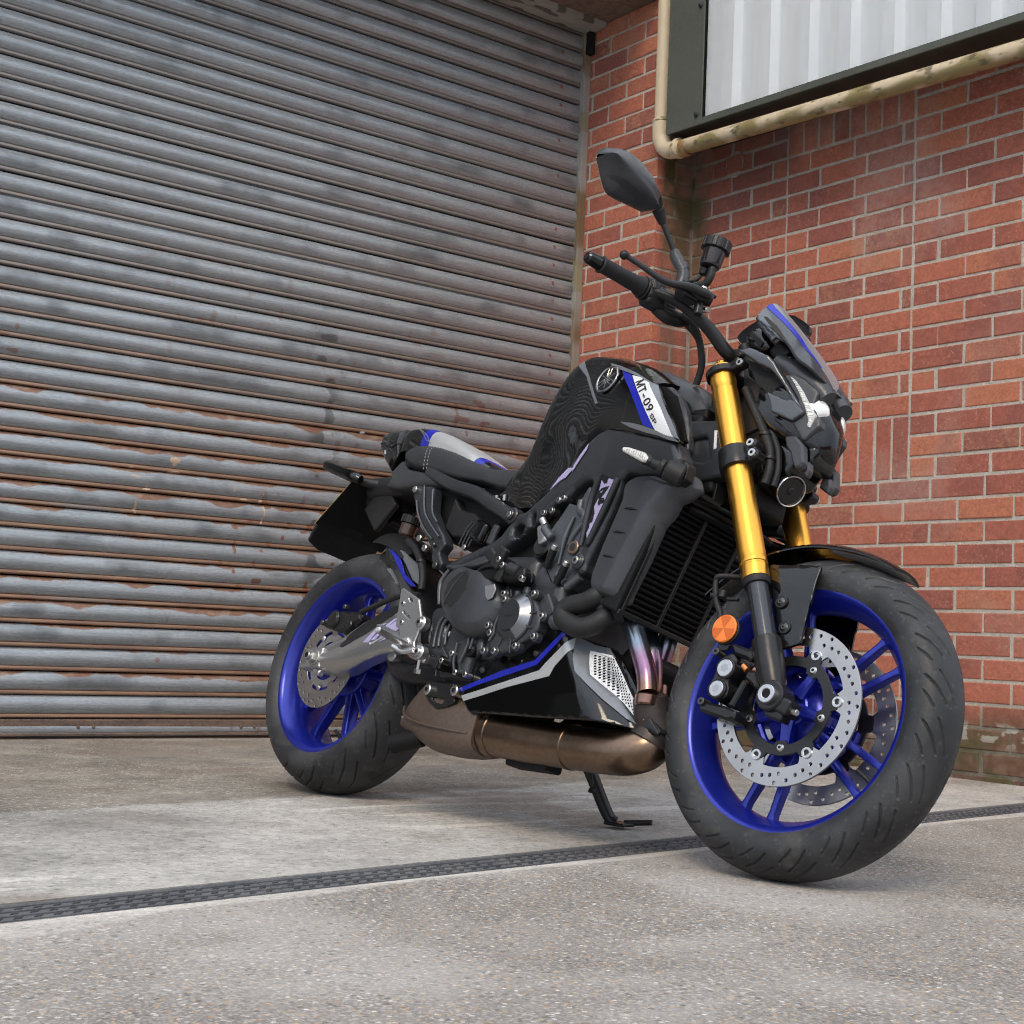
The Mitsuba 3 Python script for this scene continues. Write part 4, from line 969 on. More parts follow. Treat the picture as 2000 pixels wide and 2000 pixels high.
mat('gloss_black', (0.0030, 0.0030, 0.0034), 0.045, specular=0.60, clearcoat=0.15, clearcoat_gloss=0.97)
mat('satin_grey', dust((0.036, 0.038, 0.043), (0.050, 0.053, 0.059)), 0.34, specular=0.55)
mat('frame_grey', dust((0.030, 0.032, 0.037), (0.043, 0.046, 0.052)), 0.28, metallic=0.2, specular=0.6)
mat('black_plastic', dust((0.011, 0.011, 0.012), (0.019, 0.019, 0.020)), 0.42, specular=0.45)
mat('black_metal', dust((0.012, 0.012, 0.013), (0.020, 0.020, 0.021)), 0.30, metallic=0.2)
mat('engine_black', dust((0.046, 0.049, 0.055), (0.070, 0.073, 0.081), 20), 0.33, metallic=0.35)
mat('engine_grey', dust((0.085, 0.092, 0.104), (0.125, 0.135, 0.150), 20), 0.38, metallic=0.45)
mat('dark_inside', (0.006, 0.006, 0.0065), 0.6, specular=0.3)
mat('rubber', dust((0.014, 0.014, 0.015), (0.024, 0.024, 0.025), 30), 0.55, specular=0.4)
mat('gold', (0.95, 0.47, 0.075), 0.30, metallic=1.0, anisotropic=0.2)
mat('gold_trim', (0.95, 0.50, 0.09), 0.20, metallic=1.0)
mat('blue_paint', dust((0.0085, 0.018, 0.27), (0.012, 0.024, 0.36), 8), 0.24, metallic=0.5, clearcoat=0.8, clearcoat_gloss=0.9, specular=0.6)
mat('blue_print', (0.010, 0.018, 0.38), 0.25, specular=0.5, clearcoat=0.6)
mat('silver_print', (0.52, 0.535, 0.54), 0.30, metallic=0.35, clearcoat=0.5)
mat('white_print', (0.74, 0.75, 0.76), 0.3, clearcoat=0.5)
mat('grey_print', (0.20, 0.215, 0.235), 0.3, metallic=0.3, clearcoat=0.4)
mat('lilac_print', (0.42, 0.38, 0.60), 0.35)
mat('black_print', (0.012, 0.012, 0.014), 0.35)
mat('steel_bolt', (0.62, 0.61, 0.58), 0.24, metallic=1.0)
mat('chrome', (0.80, 0.80, 0.80), 0.10, metallic=1.0)
mat('dark_bolt_head', (0.10, 0.10, 0.105), 0.3, metallic=0.8)
mat('alloy', dust((0.56, 0.565, 0.57), (0.66, 0.66, 0.665), 9), 0.30, metallic=0.95)
mat('alloy_satin', (0.50, 0.50, 0.505), 0.40, metallic=0.9)
mat('inner_tube', (0.045, 0.048, 0.058), 0.10, metallic=0.6, clearcoat=1.0)
mat('amber', (0.85, 0.20, 0.008), 0.25, specular=0.6, clearcoat=0.8)
mat('amber_dark', (0.62, 0.12, 0.005), 0.35, specular=0.6)
mat('mirror_glass', (0.9, 0.9, 0.9), 0.02, metallic=1.0)


def disc_color(p, n, uv):
    return mi.Color3f(0.50, 0.485, 0.47) * (0.85 + 0.2 * noise(p.x * 30, p.y * 30, p.z * 30))


mat('disc_steel', proc(disc_color), 0.30, metallic=1.0)


def tyre_color(p, n, uv):
    d = smoothstep(0.40, 0.72, fbm(p.x * 10, p.y * 10, p.z * 10, 4))
    c = mix((0.024, 0.0248, 0.027), (0.052, 0.053, 0.056), d)
    c = mix(c, (0.085, 0.080, 0.070), smoothstep(0.58, 0.8, fbm(p.x * 24, p.y * 24, p.z * 24, 3)) * smoothstep(0.20, 0.02, p.z) * 0.6)
    sp = smoothstep(0.955, 0.97, cell_rand(p.x * 190, p.y * 190, p.z * 190))
    return mix(c, (0.20, 0.19, 0.17), sp * 0.12) * (0.88 + 0.24 * noise(p.x * 500, p.y * 500, p.z * 500))


mat('tyre', proc(tyre_color), 0.50, bump=lambda p, n, uv: noise(p.x * 380, p.y * 380, p.z * 380), bscale=0.0004, specular=0.45)
mat('tyre_wall', proc(lambda p, n, uv: tyre_color(p, n, uv) * 0.85), 0.58, specular=0.4)


def socket_bolt(c, d, r, h, mt, name, steer=False, up=None, hexed=True):
    """button or cap screw at c whose head looks along d, with a dark socket."""
    c, d = np.asarray(c, float), np.asarray(d, float) / np.linalg.norm(d)
    prof = rod(c - d * 0.004, c + d * h, r, r * .86, n=18, bev=min(r * .25, h * .4))
    key = bk(name, prof, mt, steer, up=up)
    if hexed:
        t, a, b = frames(np.array([c, c + d]))
        th = np.linspace(0, 2 * np.pi, 6, endpoint=False)
        s = r * .46
        top = c + d * (h + 0.0002)
        ring = top + s * (np.cos(th)[:, None] * a[0] + np.sin(th)[:, None] * b[0])
        bk('socket', loft([ring, ring - d * 0.001]), 'dark_inside', steer, smooth=False, up=(up + '__' if up else '') + key.split('__')[-1] if (up or '').count('__') < 1 and not up else up)
    return key


RIGHT = np.array([0, -1.0, 0])


# ------------------------------------------------------------------ wheels
def tyre(R, prof, grooves, n_u=1000, n_v=110):
    """prof: half profile from the right bead to the crown as (r, y<0). grooves: list of polylines in (u arc length, v lateral from crown) with a half width and a depth."""
    h = crom(prof, 14)
    full = np.vstack([h, h[::-1][1:] * [1, -1]])
    s = np.r_[0, np.cumsum(np.linalg.norm(np.diff(full, axis=0), axis=1))]
    sv = np.linspace(0, s[-1], n_v)
    pr = np.stack([np.interp(sv, s, full[:, 0]), np.interp(sv, s, full[:, 1])], -1)
    v = sv - s[-1] / 2
    C = 2 * np.pi * R
    u = np.linspace(0, C, n_u, endpoint=False)
    D = np.zeros((n_u, n_v))
    for pts, hw, dep, N, ph in grooves:
        per = C / N
        uu = ((u + ph * per + per / 2) % per - per / 2)[:, None] * np.ones((1, n_v))
        vv = np.broadcast_to(v, (n_u, n_v))
        best = np.full((n_u, n_v), 9.0)
        for (a, b), (c, d) in zip(pts[:-1], pts[1:]):
            for sh in (-per, 0, per):
                e = np.array([c - a, d - b])
                t = np.clip(((uu + sh - a) * e[0] + (vv - b) * e[1]) / (e @ e), 0, 1)
                best = np.minimum(best, np.hypot(uu + sh - a - t * e[0], vv - b - t * e[1]))
        D = np.maximum(D, dep * np.clip(1.6 - best / hw * 1.2, 0, 1))
    tn = np.gradient(pr, axis=0)
    nr = np.stack([-tn[:, 1], tn[:, 0]], -1)
    nr /= np.linalg.norm(nr, axis=1, keepdims=True)
    if nr[n_v // 2, 0] < 0:
        nr = -nr
    th = u / R
    r = pr[None, :, 0] - D * nr[None, :, 0]
    y = pr[None, :, 1] - D * nr[None, :, 1]
    V = np.stack([r * np.cos(th)[:, None], y, -r * np.sin(th)[:, None]], -1)
    m = tm(V.reshape(-1, 3), quads(n_u, n_v, wrap_r=True, wrap_c=False))
    c = m.triangles_center
    out = (m.face_normals * np.stack([c[:, 0], 0 * c[:, 0], c[:, 2]], -1)).sum(1).mean()
    if out < 0:
        m.invert()
    return m


def at(m, c):
    return tm(m.vertices + np.asarray(c), m.faces)


FP = [(.2215, -.0470), (.2285, -.0530), (.2400, -.0585), (.2530, -.0600), (.2650, -.0578), (.2775, -.0510), (.2880, -.0390), (.2955, -.0240), (.2992, -.0100), (.3000, 0.0)]
fg = []
for s in (-1, 1):
    fg += [([(0.0, s * .070), (.022, s * .052), (.052, s * .034)], .0019, .0035, 21, 0.0 if s < 0 else .5),
           ([(.020, s * .044), (.058, s * .024), (.078, s * .016)], .0017, .0035, 21, 0.33 if s < 0 else .83),
           ([(.0, s * .076), (.014, s * .066), (.030, s * .056)], .0016, .003, 21, 0.66 if s < 0 else .16)]
FW, RW = 'front_wheel', 'rear_wheel'
bk('tyre', at(tyre(.300, FP, fg), FA), 'tyre', True, smooth=True, up=FW)
RP = [(.2215, -.0705), (.2290, -.0775), (.2420, -.0865), (.2560, -.0900), (.2700, -.0875), (.2850, -.0765), (.2985, -.0580), (.3085, -.0360), (.3138, -.0160), (.3150, 0.0)]
rg = []
for s in (-1, 1):
    rg += [([(0.0, s * .100), (.035, s * .070), (.100, s * .036)], .0022, .004, 14, 0.0 if s < 0 else .5),
           ([(.060, s * .058), (.120, s * .020), (.160, s * .008)], .0020, .004, 14, 0.45 if s < 0 else .95),
           ([(0.0, s * .094), (.022, s * .078), (.040, s * .066)], .0018, .003, 14, 0.62 if s < 0 else .12)]
bk('tyre', at(tyre(.315, RP, rg, 1000, 140), RA), 'tyre', False, smooth=True, up=RW)


def rim(w, rin=.196):
    """half width w of the outer flange."""
    inn = [(.2320, w), (.2320, w - .0035), (.2235, w - .006), (.2190, w - .008), (.2170, w - .016), (.205, w - .030), (rin + .006, w - .040 if w > .06 else .004)]
    outer = [(.2320, w), (.2310, w + .0), (.2265, w + .0002), (.2215, w - .0015), (.2155, w - .007), (.2115, w - .016), (.2020, w - .030 if w > .06 else .020), (rin, w - .052 if w > .06 else .006)]
    return outer, inn


def rim_mesh(w, rin):
    o, i = rim(w, rin)
    half = i[::-1] + o          # from tyre side centre to the flange and along the visible barrel back to the centre
    prof = [(r, -y) for r, y in o[::-1]] + [(r, -y) for r, y in i[1:]]
    prof2 = [(r, y) for r, y in i[::-1]] + [(r, y) for r, y in o[1:]]
    return spin(prof + prof2, n=160, axis='y', closed=True)


bk('rim', at(rim_mesh(.0515, .1965), FA), 'blue_paint', True, smooth=40, up=FW)
bk('rim', at(rim_mesh(.0785, .1955), RA), 'blue_paint', smooth=40, up=RW)


def spoke(a0, r0, a1, r1, y0, y1, w0, w1, d0, d1):
    """spoke from angle a0 at radius r0 to a1 at r1 (degrees, up = 90), w across and d along the axle."""
    rings = []
    A0 = np.array([math.cos(math.radians(a0)), 0, math.sin(math.radians(a0))]) * r0
    A1 = np.array([math.cos(math.radians(a1)), 0, math.sin(math.radians(a1))]) * r1
    dirn = (A1 - A0) / np.linalg.norm(A1 - A0)
    side = np.cross(dirn, [0, 1, 0])
    for t in np.linspace(0, 1, 9):
        c = A0 + (A1 - A0) * t + [0, y0 + (y1 - y0) * t, 0]
        fl = 1 + 0.75 * max(0, (t - .86) / .14) ** 2 + 0.35 * max(0, (.12 - t) / .12) ** 2
        w, d = (w0 + (w1 - w0) * t) / 2 * fl, (d0 + (d1 - d0) * t) / 2
        ring = []
        for q in np.linspace(0, 2 * np.pi, 16, endpoint=False):
            cx, cy = math.cos(q), math.sin(q)
            ring.append(c + side * w * np.sign(cx) * abs(cx) ** .45 + np.array([0, d * np.sign(cy) * abs(cy) ** .45, 0]))
        rings.append(ring)
    return loft(rings)


for k in range(5):
    c = 38.7 - 72 * k
    for s in (-1, 1):
        bk('spoke', at(spoke(c + s * 15, .060, c + s * 9.3, .205, 0, 0, .017, .0125, .030, .020), FA), 'blue_paint', True, up=FW)
for k in range(5):
    c = -62 - 72 * k
    for s in (-1, 1):
        bk('spoke', at(spoke(c + s * 13, .060, c + s * 15, .205, 0.0, -.004, .026, .022, .040, .026), RA), 'blue_paint', up=RW)
bk('hub', at(cat([spin([(.0, -.050), (.030, -.050), (.033, -.048), (.036, -.040), (.045, -.030), (.066, -.020), (.069, -.015), (.069, .015), (.066, .020), (.045, .030), (.036, .040), (.033, .048), (.030, .050), (0, .050)], 60)]), FA), 'blue_paint', True, up=FW)
bk('hub', at(spin([(0, -.070), (.035, -.070), (.038, -.06), (.042, -.04), (.066, -.026), (.070, -.02), (.070, .02), (.066, .026), (.05, .05), (0, .06)], 60), RA), 'blue_paint', up=RW)


def ring_plate(outer, inner, y0, y1, holes=(), b=.0006):
    return prism(outer, y0, y1, b, [inner] + list(holes))


def circ(r, n=120, c=(0, 0), ph=0.0):
    t = np.linspace(0, 2 * np.pi, n, endpoint=False) + ph
    return np.stack([c[0] + r * np.cos(t), c[1] + r * np.sin(t)], -1)


def holes_pattern(N, spots, r):
    out = []
    for k in range(N):
        for rr, da in spots:
            a = math.radians(k * 360 / N + da)
            out.append(circ(r, 10, (rr * math.cos(a), rr * math.sin(a))))
    return out


def lobed(base, lobes, n=720):
    """closed outline r(angle): base radius with lobes (angle deg, half width deg, radius)."""
    t = np.linspace(0, 360, n, endpoint=False)
    r = np.full(n, base, float)
    for a, hw, rr in lobes:
        d = np.abs((t - a + 180) % 360 - 180)
        k = np.clip((hw - d) / (hw * .38), 0, 1)
        k = k * k * (3 - 2 * k)
        r = r + (rr - base) * k * (np.abs(rr - base) > 0)
    q = np.radians(t)
    return np.stack([r * np.cos(q), r * np.sin(q)], -1)


BA = [-68 + 60 * k + 8 for k in range(6)]           # floating buttons (angles seen from the right side, up positive)
CA = [59.5 - 72 * k for k in range(5)]
BA = [68 - 60 * k + 0 for k in range(6)]
for side in (-1, 1):
    yd = side * .0623
    nm = 'brake_disc'
    key = bk(nm, at(ring_plate(circ(.149, 160), lobed(.1135, [(a, 12, .099) for a in BA], 480), yd - .0025, yd + .0025,
             holes_pattern(12, [(.1425, 4), (.1385, 14), (.1325, 22), (.1255, 7), (.1290, 29)], .0034)), FA), 'disc_steel', True, smooth=30, up=FW)
    lob = [(a, 11, .1055) for a in BA]
    bk('disc_carrier', at(ring_plate(lobed(.0925, lob), lobed(.0740, [(a, 12, .066) for a in CA], 480), yd - .0035 * 1, yd + .0022), FA), 'black_metal', True, smooth=30, up=FW)
    for a in BA:
        c = FA + np.array([.1035 * math.cos(math.radians(a)), 0, .1035 * math.sin(math.radians(a))])
        rr = at(spin([(.0052, 0), (.0102, 0), (.0102, .0022), (.0096, .003), (.0060, .003), (.0052, .0024)], 24, closed=True), (0, 0, 0))
        v = rr.vertices * [1, side, 1] + c + [0, yd + side * .0026, 0]
        bk('disc_button', fixn(tm(v, rr.faces)), 'alloy', True, up=FW)
    for a in CA:
        c = FA + np.array([.0785 * math.cos(math.radians(a)), 0, .0785 * math.sin(math.radians(a))])
        bk('disc_bolt', rod(c + [0, yd, 0], c + [0, yd + side * .0062, 0], .0088, .0065, 18, .0015), 'steel_bolt', True, up=FW)
        bk('disc_bolt_socket', rod(c + [0, yd, 0], c + [0, yd + side * .0064, 0], .0032, n=6), 'dark_inside', True, smooth=False, up=FW)
        d = np.array([math.cos(math.radians(a)), 0, math.sin(math.radians(a))])
        sd = np.cross(d, [0, 1, 0])
        arm = []
        for t, w, hgt in ((.024, .013, .010), (.05, .010, .010), (.070, .0095, .009), (.086, .0105, .008), (.0875, .009, .007)):
            cc = FA + d * t + [0, side * (.0505), 0]
            arm.append([cc + sd * w * px_ + np.array([0, side * hgt * py_, 0]) for px_, py_ in ((-1, -1), (1, -1), (1, .55), (.7, 1), (-.7, 1), (-1, .55))])
        bk('hub_arm', loft(arm), 'blue_paint', True, smooth=25, up=FW)
        # web that joins neighbouring arms
        a2 = a - 72
        p0 = FA + np.array([math.cos(math.radians(a - 8)), 0, math.sin(math.radians(a - 8))]) * .072 + [0, side * .046, 0]
        p1 = FA + np.array([math.cos(math.radians(a - 36)), 0, math.sin(math.radians(a - 36))]) * .079 + [0, side * .040, 0]
        p2 = FA + np.array([math.cos(math.radians(a2 + 8)), 0, math.sin(math.radians(a2 + 8))]) * .072 + [0, side * .046, 0]
        bk('hub_web', tube([p0, p1, p2], .0075, n=8, sub=5), 'blue_paint', True, up=FW)
        for qq in (a - 20, a - 52):
            e0 = FA + np.array([math.cos(math.radians(qq)), 0, math.sin(math.radians(qq))]) * .076 + [0, side * .043, 0]
            e1 = FA + np.array([math.cos(math.radians(qq)), 0, math.sin(math.radians(qq))]) * .088 + [0, side * .004, 0]
            bk('hub_web', tube([e0, (e0 + e1) / 2 + (e0 - FA) * .04, e1], .008, n=8, sub=4), 'blue_paint', True, up=FW)
bk('valve', tube([FA + [-.2, 0, 0] * np.array([-.86, 0, 0]) + [0, -.0, -.115], FA + [.155, -.012, -.100], FA + [.140, -.02, -.090]], [.005, .0045, .0035], n=10), 'rubber', True, up=FW)
bk('axle_sleeve', rod(FA + [0, -.10, 0], FA + [0, .10, 0], .0165, n=24), 'black_metal', True, up=FW)
# rear disc and hub details
bk('brake_disc', at(ring_plate(circ(.1225, 140), lobed(.078, [(90 + 72 * k, 10, .066) for k in range(5)], 300), -.0985, -.0935,
   holes_pattern(12, [(.1165, 4), (.112, 15), (.105, 24), (.098, 8)], .0032)), RA), 'disc_steel', smooth=30, up=RW)
bk('disc_carrier', at(ring_plate(circ(.0705, 80), circ(.05, 60), -.0965, -.0955), RA), 'alloy', up=RW)
for k in range(5):
    a = math.radians(270 + 72 * k)
    c = RA + [.070 * math.cos(a), -.0985, .070 * math.sin(a)]
    bk('disc_bolt', rod(c, c + [0, -.005, 0], .0085, .007, 16, .0015), 'steel_bolt', up=RW)
    d = RA + [.205 * math.cos(a + .1), -.0, .205 * math.sin(a + .1)]
bk('hub_arm', at(spin([(.03, -.092), (.056, -.092), (.060, -.086), (.062, -.05), (.03, -.04)], 40), RA), 'blue_paint', up=RW)
bk('bearing_cover', at(spin([(0, -.1085), (.030, -.1085), (.034, -.105), (.036, -.09), (0, -.09)], 40), RA), 'dark_inside', up=RW)
vb = RA + [.062, -.02, -.192]
bk('valve', tube([vb, vb + [-.006, -.020, .020], vb + [-.012, -.03, .030]], [.0055, .005, .004], n=10), 'rubber', up=RW)
# ------------------------------------------------------------------ fork, brakes, mudguard
def fk(t, y, dx=0.0):
    """point on a fork leg's axis at t metres above the axle; dx steps forward square to it."""
    return FA + np.array([0, y, 0]) + AXD * t + dx * np.array([math.cos(RAKE), 0, math.sin(RAKE)])


def lathe_on(prof, y, steer=True, n=48):
    """(t, r) profile round a fork leg."""
    A = np.array([math.cos(RAKE), 0, math.sin(RAKE)])
    Bv = np.array([0, 1.0, 0])
    th = np.linspace(0, 2 * np.pi, n, endpoint=False)
    return loft([fk(t, y) + r * (np.cos(th)[:, None] * A + np.sin(th)[:, None] * Bv) for t, r in prof])


FK = 'fork'
for y in (-FY, FY):
    bk('fork_leg', lathe_on([(.2460, .0252), (.2465, .0268), (.2720, .0268), (.2735, .0258), (.2765, .0258), (.2780, .0272), (.2860, .0275), (.2885, .0262), (.30, .0262), (.42, .0264), (.52, .0268), (.60, .0270), (.690, .0270),
                                (.6935, .0258), (.706, .0258), (.7085, .0268), (.7385, .0268), (.740, .026)], y), 'gold', True, up=FK, label='gold anodised fork tube')
    bk('fork_cap', lathe_on([(.7405, .0255), (.752, .0250), (.754, .0235), (.7545, .0165), (.760, .0160), (.7605, .0115), (.7685, .0110), (.7690, .0095)], y), 'gold_trim', True, up=FK)
    bk('dust_seal', lathe_on([(.2330, .0222), (.2335, .0245), (.2380, .0262), (.2455, .0262), (.2458, .0240)], y), 'rubber', True, up=FK)
    bk('inner_tube', lathe_on([(.105, .0205), (.2335, .0205)], y), 'inner_tube', True, up=FK)
    s = -1 if y < 0 else 1
    # cast foot
    bk('fork_foot', [lathe_on([(.012, .0215), (.030, .0235), (.044, .0255), (.060, .0262), (.066, .0272), (.115, .0272), (.1185, .0262), (.1190, .0215)], y),
                     cat([rod(FA + [0, y + .020, 0], FA + [0, y - .024, 0], .0285, n=40, bev=.003), rbox(FA + np.array([.020, y, -.012]), (.050, .040, .030), .006, rot([0, 1, 0], 18)),
                          rbox(FA + np.array([.012, y, -.030]), (.040, .030, .018), .004, rot([0, 1, 0], 12))])], 'black_metal', True, up=FK)
    bk('axle_nut', FA[None].repeat(1, 0) is not None and at(fixn(tm(spin([(.0082, -.0), (.0172, -.0), (.0172, -.008), (.0160, -.0095), (.0098, -.0095), (.0082, -.008)], 36, closed=True).vertices * [1, -s, 1],
       spin([(.0082, -.0), (.0172, -.0), (.0172, -.008), (.0160, -.0095), (.0098, -.0095), (.0082, -.008)], 36, closed=True).faces)), FA + [0, y + s * .0242, 0]), 'alloy', True, up=FK)
    bk('axle_socket', rod(FA + [0, y + s * .020, 0], FA + [0, y + s * .0325, 0], .0105, n=6), 'dark_inside', True, smooth=False, up=FK)
    pb = FA + np.array([.046, y + s * .006, -.020])
    bk('pinch_bolt', rod(pb + [-.01, 0, .0], pb + [.012, s * .004, -.004], .0058, n=16, bev=.001), 'steel_bolt', True, up=FK)
    # clamps
    A = np.array([math.cos(RAKE), 0, math.sin(RAKE)])
    bk('lower_clamp', lathe_on([(.4965, .0325), (.4975, .0345), (.5060, .0358), (.5230, .0352), (.5250, .0345), (.5400, .0345), (.5420, .0330), (.5425, .0275), (.4960, .0275)], y), 'black_metal', True, up=FK)
    for tt in (.5085, .5330):
        c = fk(tt, y, .046)
        bk('clamp_lug', rod(c + [0, -.014, 0], c + [0, .014, 0], .0115, n=20, bev=.002), 'black_metal', True, up=FK)
        bk('clamp_bolt', at(fixn(tm(spin([(.0035, 0), (.0085, 0), (.0085, -.005), (.0078, -.006), (.0035, -.006)], 24, closed=True).vertices * [1, -s, 1], spin([(.0035, 0), (.0085, 0), (.0085, -.005), (.0078, -.006), (.0035, -.006)], 24, closed=True).faces)), c + [0, s * .0142, 0]), 'steel_bolt', True, up=FK)
        bk('clamp_bolt_hole', rod(c + [0, s * .012, 0], c + [0, s * .0145, 0], .0036, n=6), 'dark_inside', True, smooth=False, up=FK)
    bk('clamp_web', rbox(fk(.5205, y, .033), (.040, .026, .046), .006, rot([0, 1, 0], -25)), 'black_metal', True, up=FK)
    bk('upper_clamp', [lathe_on([(.7280, .0275), (.7285, .0320), (.7300, .0335), (.7420, .0335), (.7435, .0320), (.7438, .0270)], y), rbox(fk(.7365, y, .034), (.052, .024, .0145), .005, rot([0, 1, 0], -25))], 'black_metal', True, up=FK)
    c = fk(.7365, y - s * 0 + s * .004, .050)
    bk('clamp_bolt', rod(c, c + [0, s * .010, 0], .0078, n=20, bev=.001), 'steel_bolt', True, up=FK)
    bk('clamp_bolt_hole', rod(c, c + [0, s * .0104, 0], .0038, n=6), 'dark_inside', True, smooth=False, up=FK)
bk('lower_yoke', [rbox(fk(.519, 0, -.006), (.060, .165, .040), .010, rot([0, 1, 0], -25)), rbox(fk(.510, 0, .020), (.03, .12, .022), .006, rot([0, 1, 0], -25))], 'black_metal', True, up=FK)
bk('upper_yoke', [rbox(fk(.7365, 0, -.008), (.070, .160, .015), .006, rot([0, 1, 0], -25)), rod(fk(.735, 0, -.029), fk(.755, 0, -.029), .018, n=6, bev=.002)], 'black_metal', True, up=FK)

# calipers
CL = 'front_brake'
for s in (-1, 1):
    mir = (lambda m: m) if s < 0 else flip
    bk('caliper', [mir(prism(rounded(P2('cal_body'), .007), -.122, -.066, .006)), mir(prism(rounded(P2('cal_low'), .005), -.116, -.070, .005)), mir(prism(rounded(P2('cal_arm2'), .002), -.112, -.080, .003)),
                   mir(prism(rounded(P2('cal_arm3'), .004), -.115, -.080, .006)), mir(prism(rounded(P2('cal_arm1'), .005), -.118, -.090, .006))], 'black_metal', True, smooth=40, up=CL)
    for (x, z), r in ((O['cal_pist'][0], .0165), (O['cal_pist'][2], .0152)):
        c = np.array([x, s * .1215, z])
        bk('piston_boss', rod(c - [0, s * .02, 0], c + [0, s * .003, 0], r + .0035, n=36, bev=.002), 'black_metal', True, up=CL)
        bk('piston_cap', rod(c, c + [0, s * .0052, 0], r, n=40, bev=.001), 'alloy', True, up=CL)
        star = []
        for q in range(12):
            a = q * math.pi / 6 + .3
            rr = r * (.60 if q % 2 else .40)
            star.append((x + rr * math.cos(a), z + rr * math.sin(a)))
        bk('cap_recess', mir(prism(star, -.1215 - .0054, -.1215, .0003)), 'alloy_satin', True, smooth=False, up=CL)
    for (x, z) in O['cal_bolts'][:2]:
        c = np.array([x, s * .118, z])
        bk('caliper_bolt', rod(c - [0, s * .02, 0], c + [0, s * .004, 0], .0075, n=20, bev=.001), 'dark_bolt_head', True, up=CL)
        bk('caliper_bolt_hole', rod(c, c + [0, s * .0043, 0], .0036, n=6), 'dark_inside', True, smooth=False, up=CL)
    x, z = O['cal_orange'][0]
    bk('copper_washer', rod((x - .006, s * .112, z + .004), (x + .006, s * .112, z - .004), .0068, n=20, bev=.001), mat('copper', (.75, .28, .10), .3, 1.0) if s < 0 else 'copper', True, up=CL)
    # reflector
    rc = np.array([1.2988, s * .120, .4175])
    bk('reflector_mount', rod(rc + [0, -s * .010, 0], rc + [0, -s * .001, 0], .0285, n=48, bev=.002), 'black_plastic', True, up=CL)
    bk('reflector', rod(rc, rc + [0, s * .006, 0], .0270, n=48, bev=.002), 'amber', True, up=CL, label='round amber reflector')
    for q in range(3):
        a0 = math.radians(90 + 120 * q - 30)
        fan = [(rc[0], rc[2])] + [(rc[0] + .0245 * math.cos(a0 + t), rc[2] + .0245 * math.sin(a0 + t)) for t in np.linspace(0, math.radians(60), 8)]
        bk('reflector_fan', mir(prism(fan, -.1265, -.1255, .0002)), 'amber_dark', True, smooth=False, up=CL)
    bk('reflector_bracket', [mir(prism(rounded(P2('refl_br'), .003), -.114, -.106, .001))], 'black_metal', True, up=CL)
    h = np.array(O['brake_hose']) * [1, -s, 1]
    bk('brake_hose', tube(np.vstack([h[0] + [.035, s * -.03, .01], h, h[-1] + [.004, 0, -.035]]), .0058, n=12), 'rubber', True, up=CL)
    hc = np.array(O['bh_clamp'][1]) * [1, -s, 1]
    bk('hose_clip', [rod(hc + [0, 0, .012], hc - [0, 0, .002], .0085, n=16, bev=.001), rbox(hc + [-.018, 0, .002], (.016, .012, .008), .002), rbox(hc + [.026, 0, -.004], (.026, .010, .006), .002)], 'black_plastic', True, up=CL)

# front mudguard
MG = 'front_mudguard'


def arch(a0, a1, r, yw, r_edge, thick=.003, n=60, m=26, skew=None):
    """curved guard over the front wheel between angles a0 and a1 (degrees, up = 90)."""
    rows = []
    for a in np.linspace(a0, a1, n):
        q = math.radians(a)
        f = (a - a0) / (a1 - a0)
        w = yw(f)
        rr = r(f)
        row = []
        for t in np.linspace(-1, 1, m):
            y = w * t
            d = rr - (rr - r_edge(f)) * abs(t) ** 2.6
            row.append(FA + [d * math.cos(q), y, d * math.sin(q)])
        rows.append(row)
    R = np.array(rows)
    ce = np.stack([FA + [0, 0, 0]] * 1)
    nrm = R - (FA * [1, 0, 1] + R * [0, 1, 0] * 0.55)
    nrm /= np.linalg.norm(nrm, axis=2, keepdims=True)
    I = R - nrm * thick
    loops = [np.vstack([R[k], I[k][::-1]]) for k in range(n)]
    return loft(loops)


interp = lambda xs, ys: (lambda f: float(np.interp(f, xs, ys)))
bk('guard', arch(140, 62, interp([0, .35, .8, 1], [.338, .333, .322, .318]), interp([0, .2, .6, .92, 1], [.072, .072, .070, .058, .046]), interp([0, .3, .7, 1], [.312, .310, .305, .310])), 'gloss_black', True, smooth=50, up=MG)
leg = P2('fender_leg')
for s in (-1, 1):
    mir = (lambda m: m) if s < 0 else flip
    top = leg[:, 1].max()
    yf = lambda x, z: -.0835 + .020 * np.clip((z - .50) / .12, 0, 1) ** 2 - .004 * np.clip((.50 - z) / .15, 0, 1)
    bk('side_plate', mir(panel(rounded(leg, .006), yf, .004, .010, edge=.002, er=.004)), 'gloss_black', True, smooth=40, up=MG)
    for x, z in O['fender_bolts']:
        c = np.array([x, s * .0865, z])
        bk('bolt_collar', rod(c - [0, s * .004, 0], c + [0, s * .0025, 0], .0125, n=28, bev=.001), 'black_plastic', True, up=MG)
        bk('bolt', rod(c, c + [0, s * .006, 0], .0092, .0065, n=24, bev=.002), 'dark_bolt_head', True, up=MG)
        bk('bolt_hole', rod(c, c + [0, s * .0063, 0], .0026, n=6), 'dark_inside', True, smooth=False, up=MG)
bk('guard_brace', [rbox(FA + np.array([-.145, 0, .262]), (.05, .20, .018), .006, rot([0, 1, 0], 30))], 'black_plastic', True, up=MG)
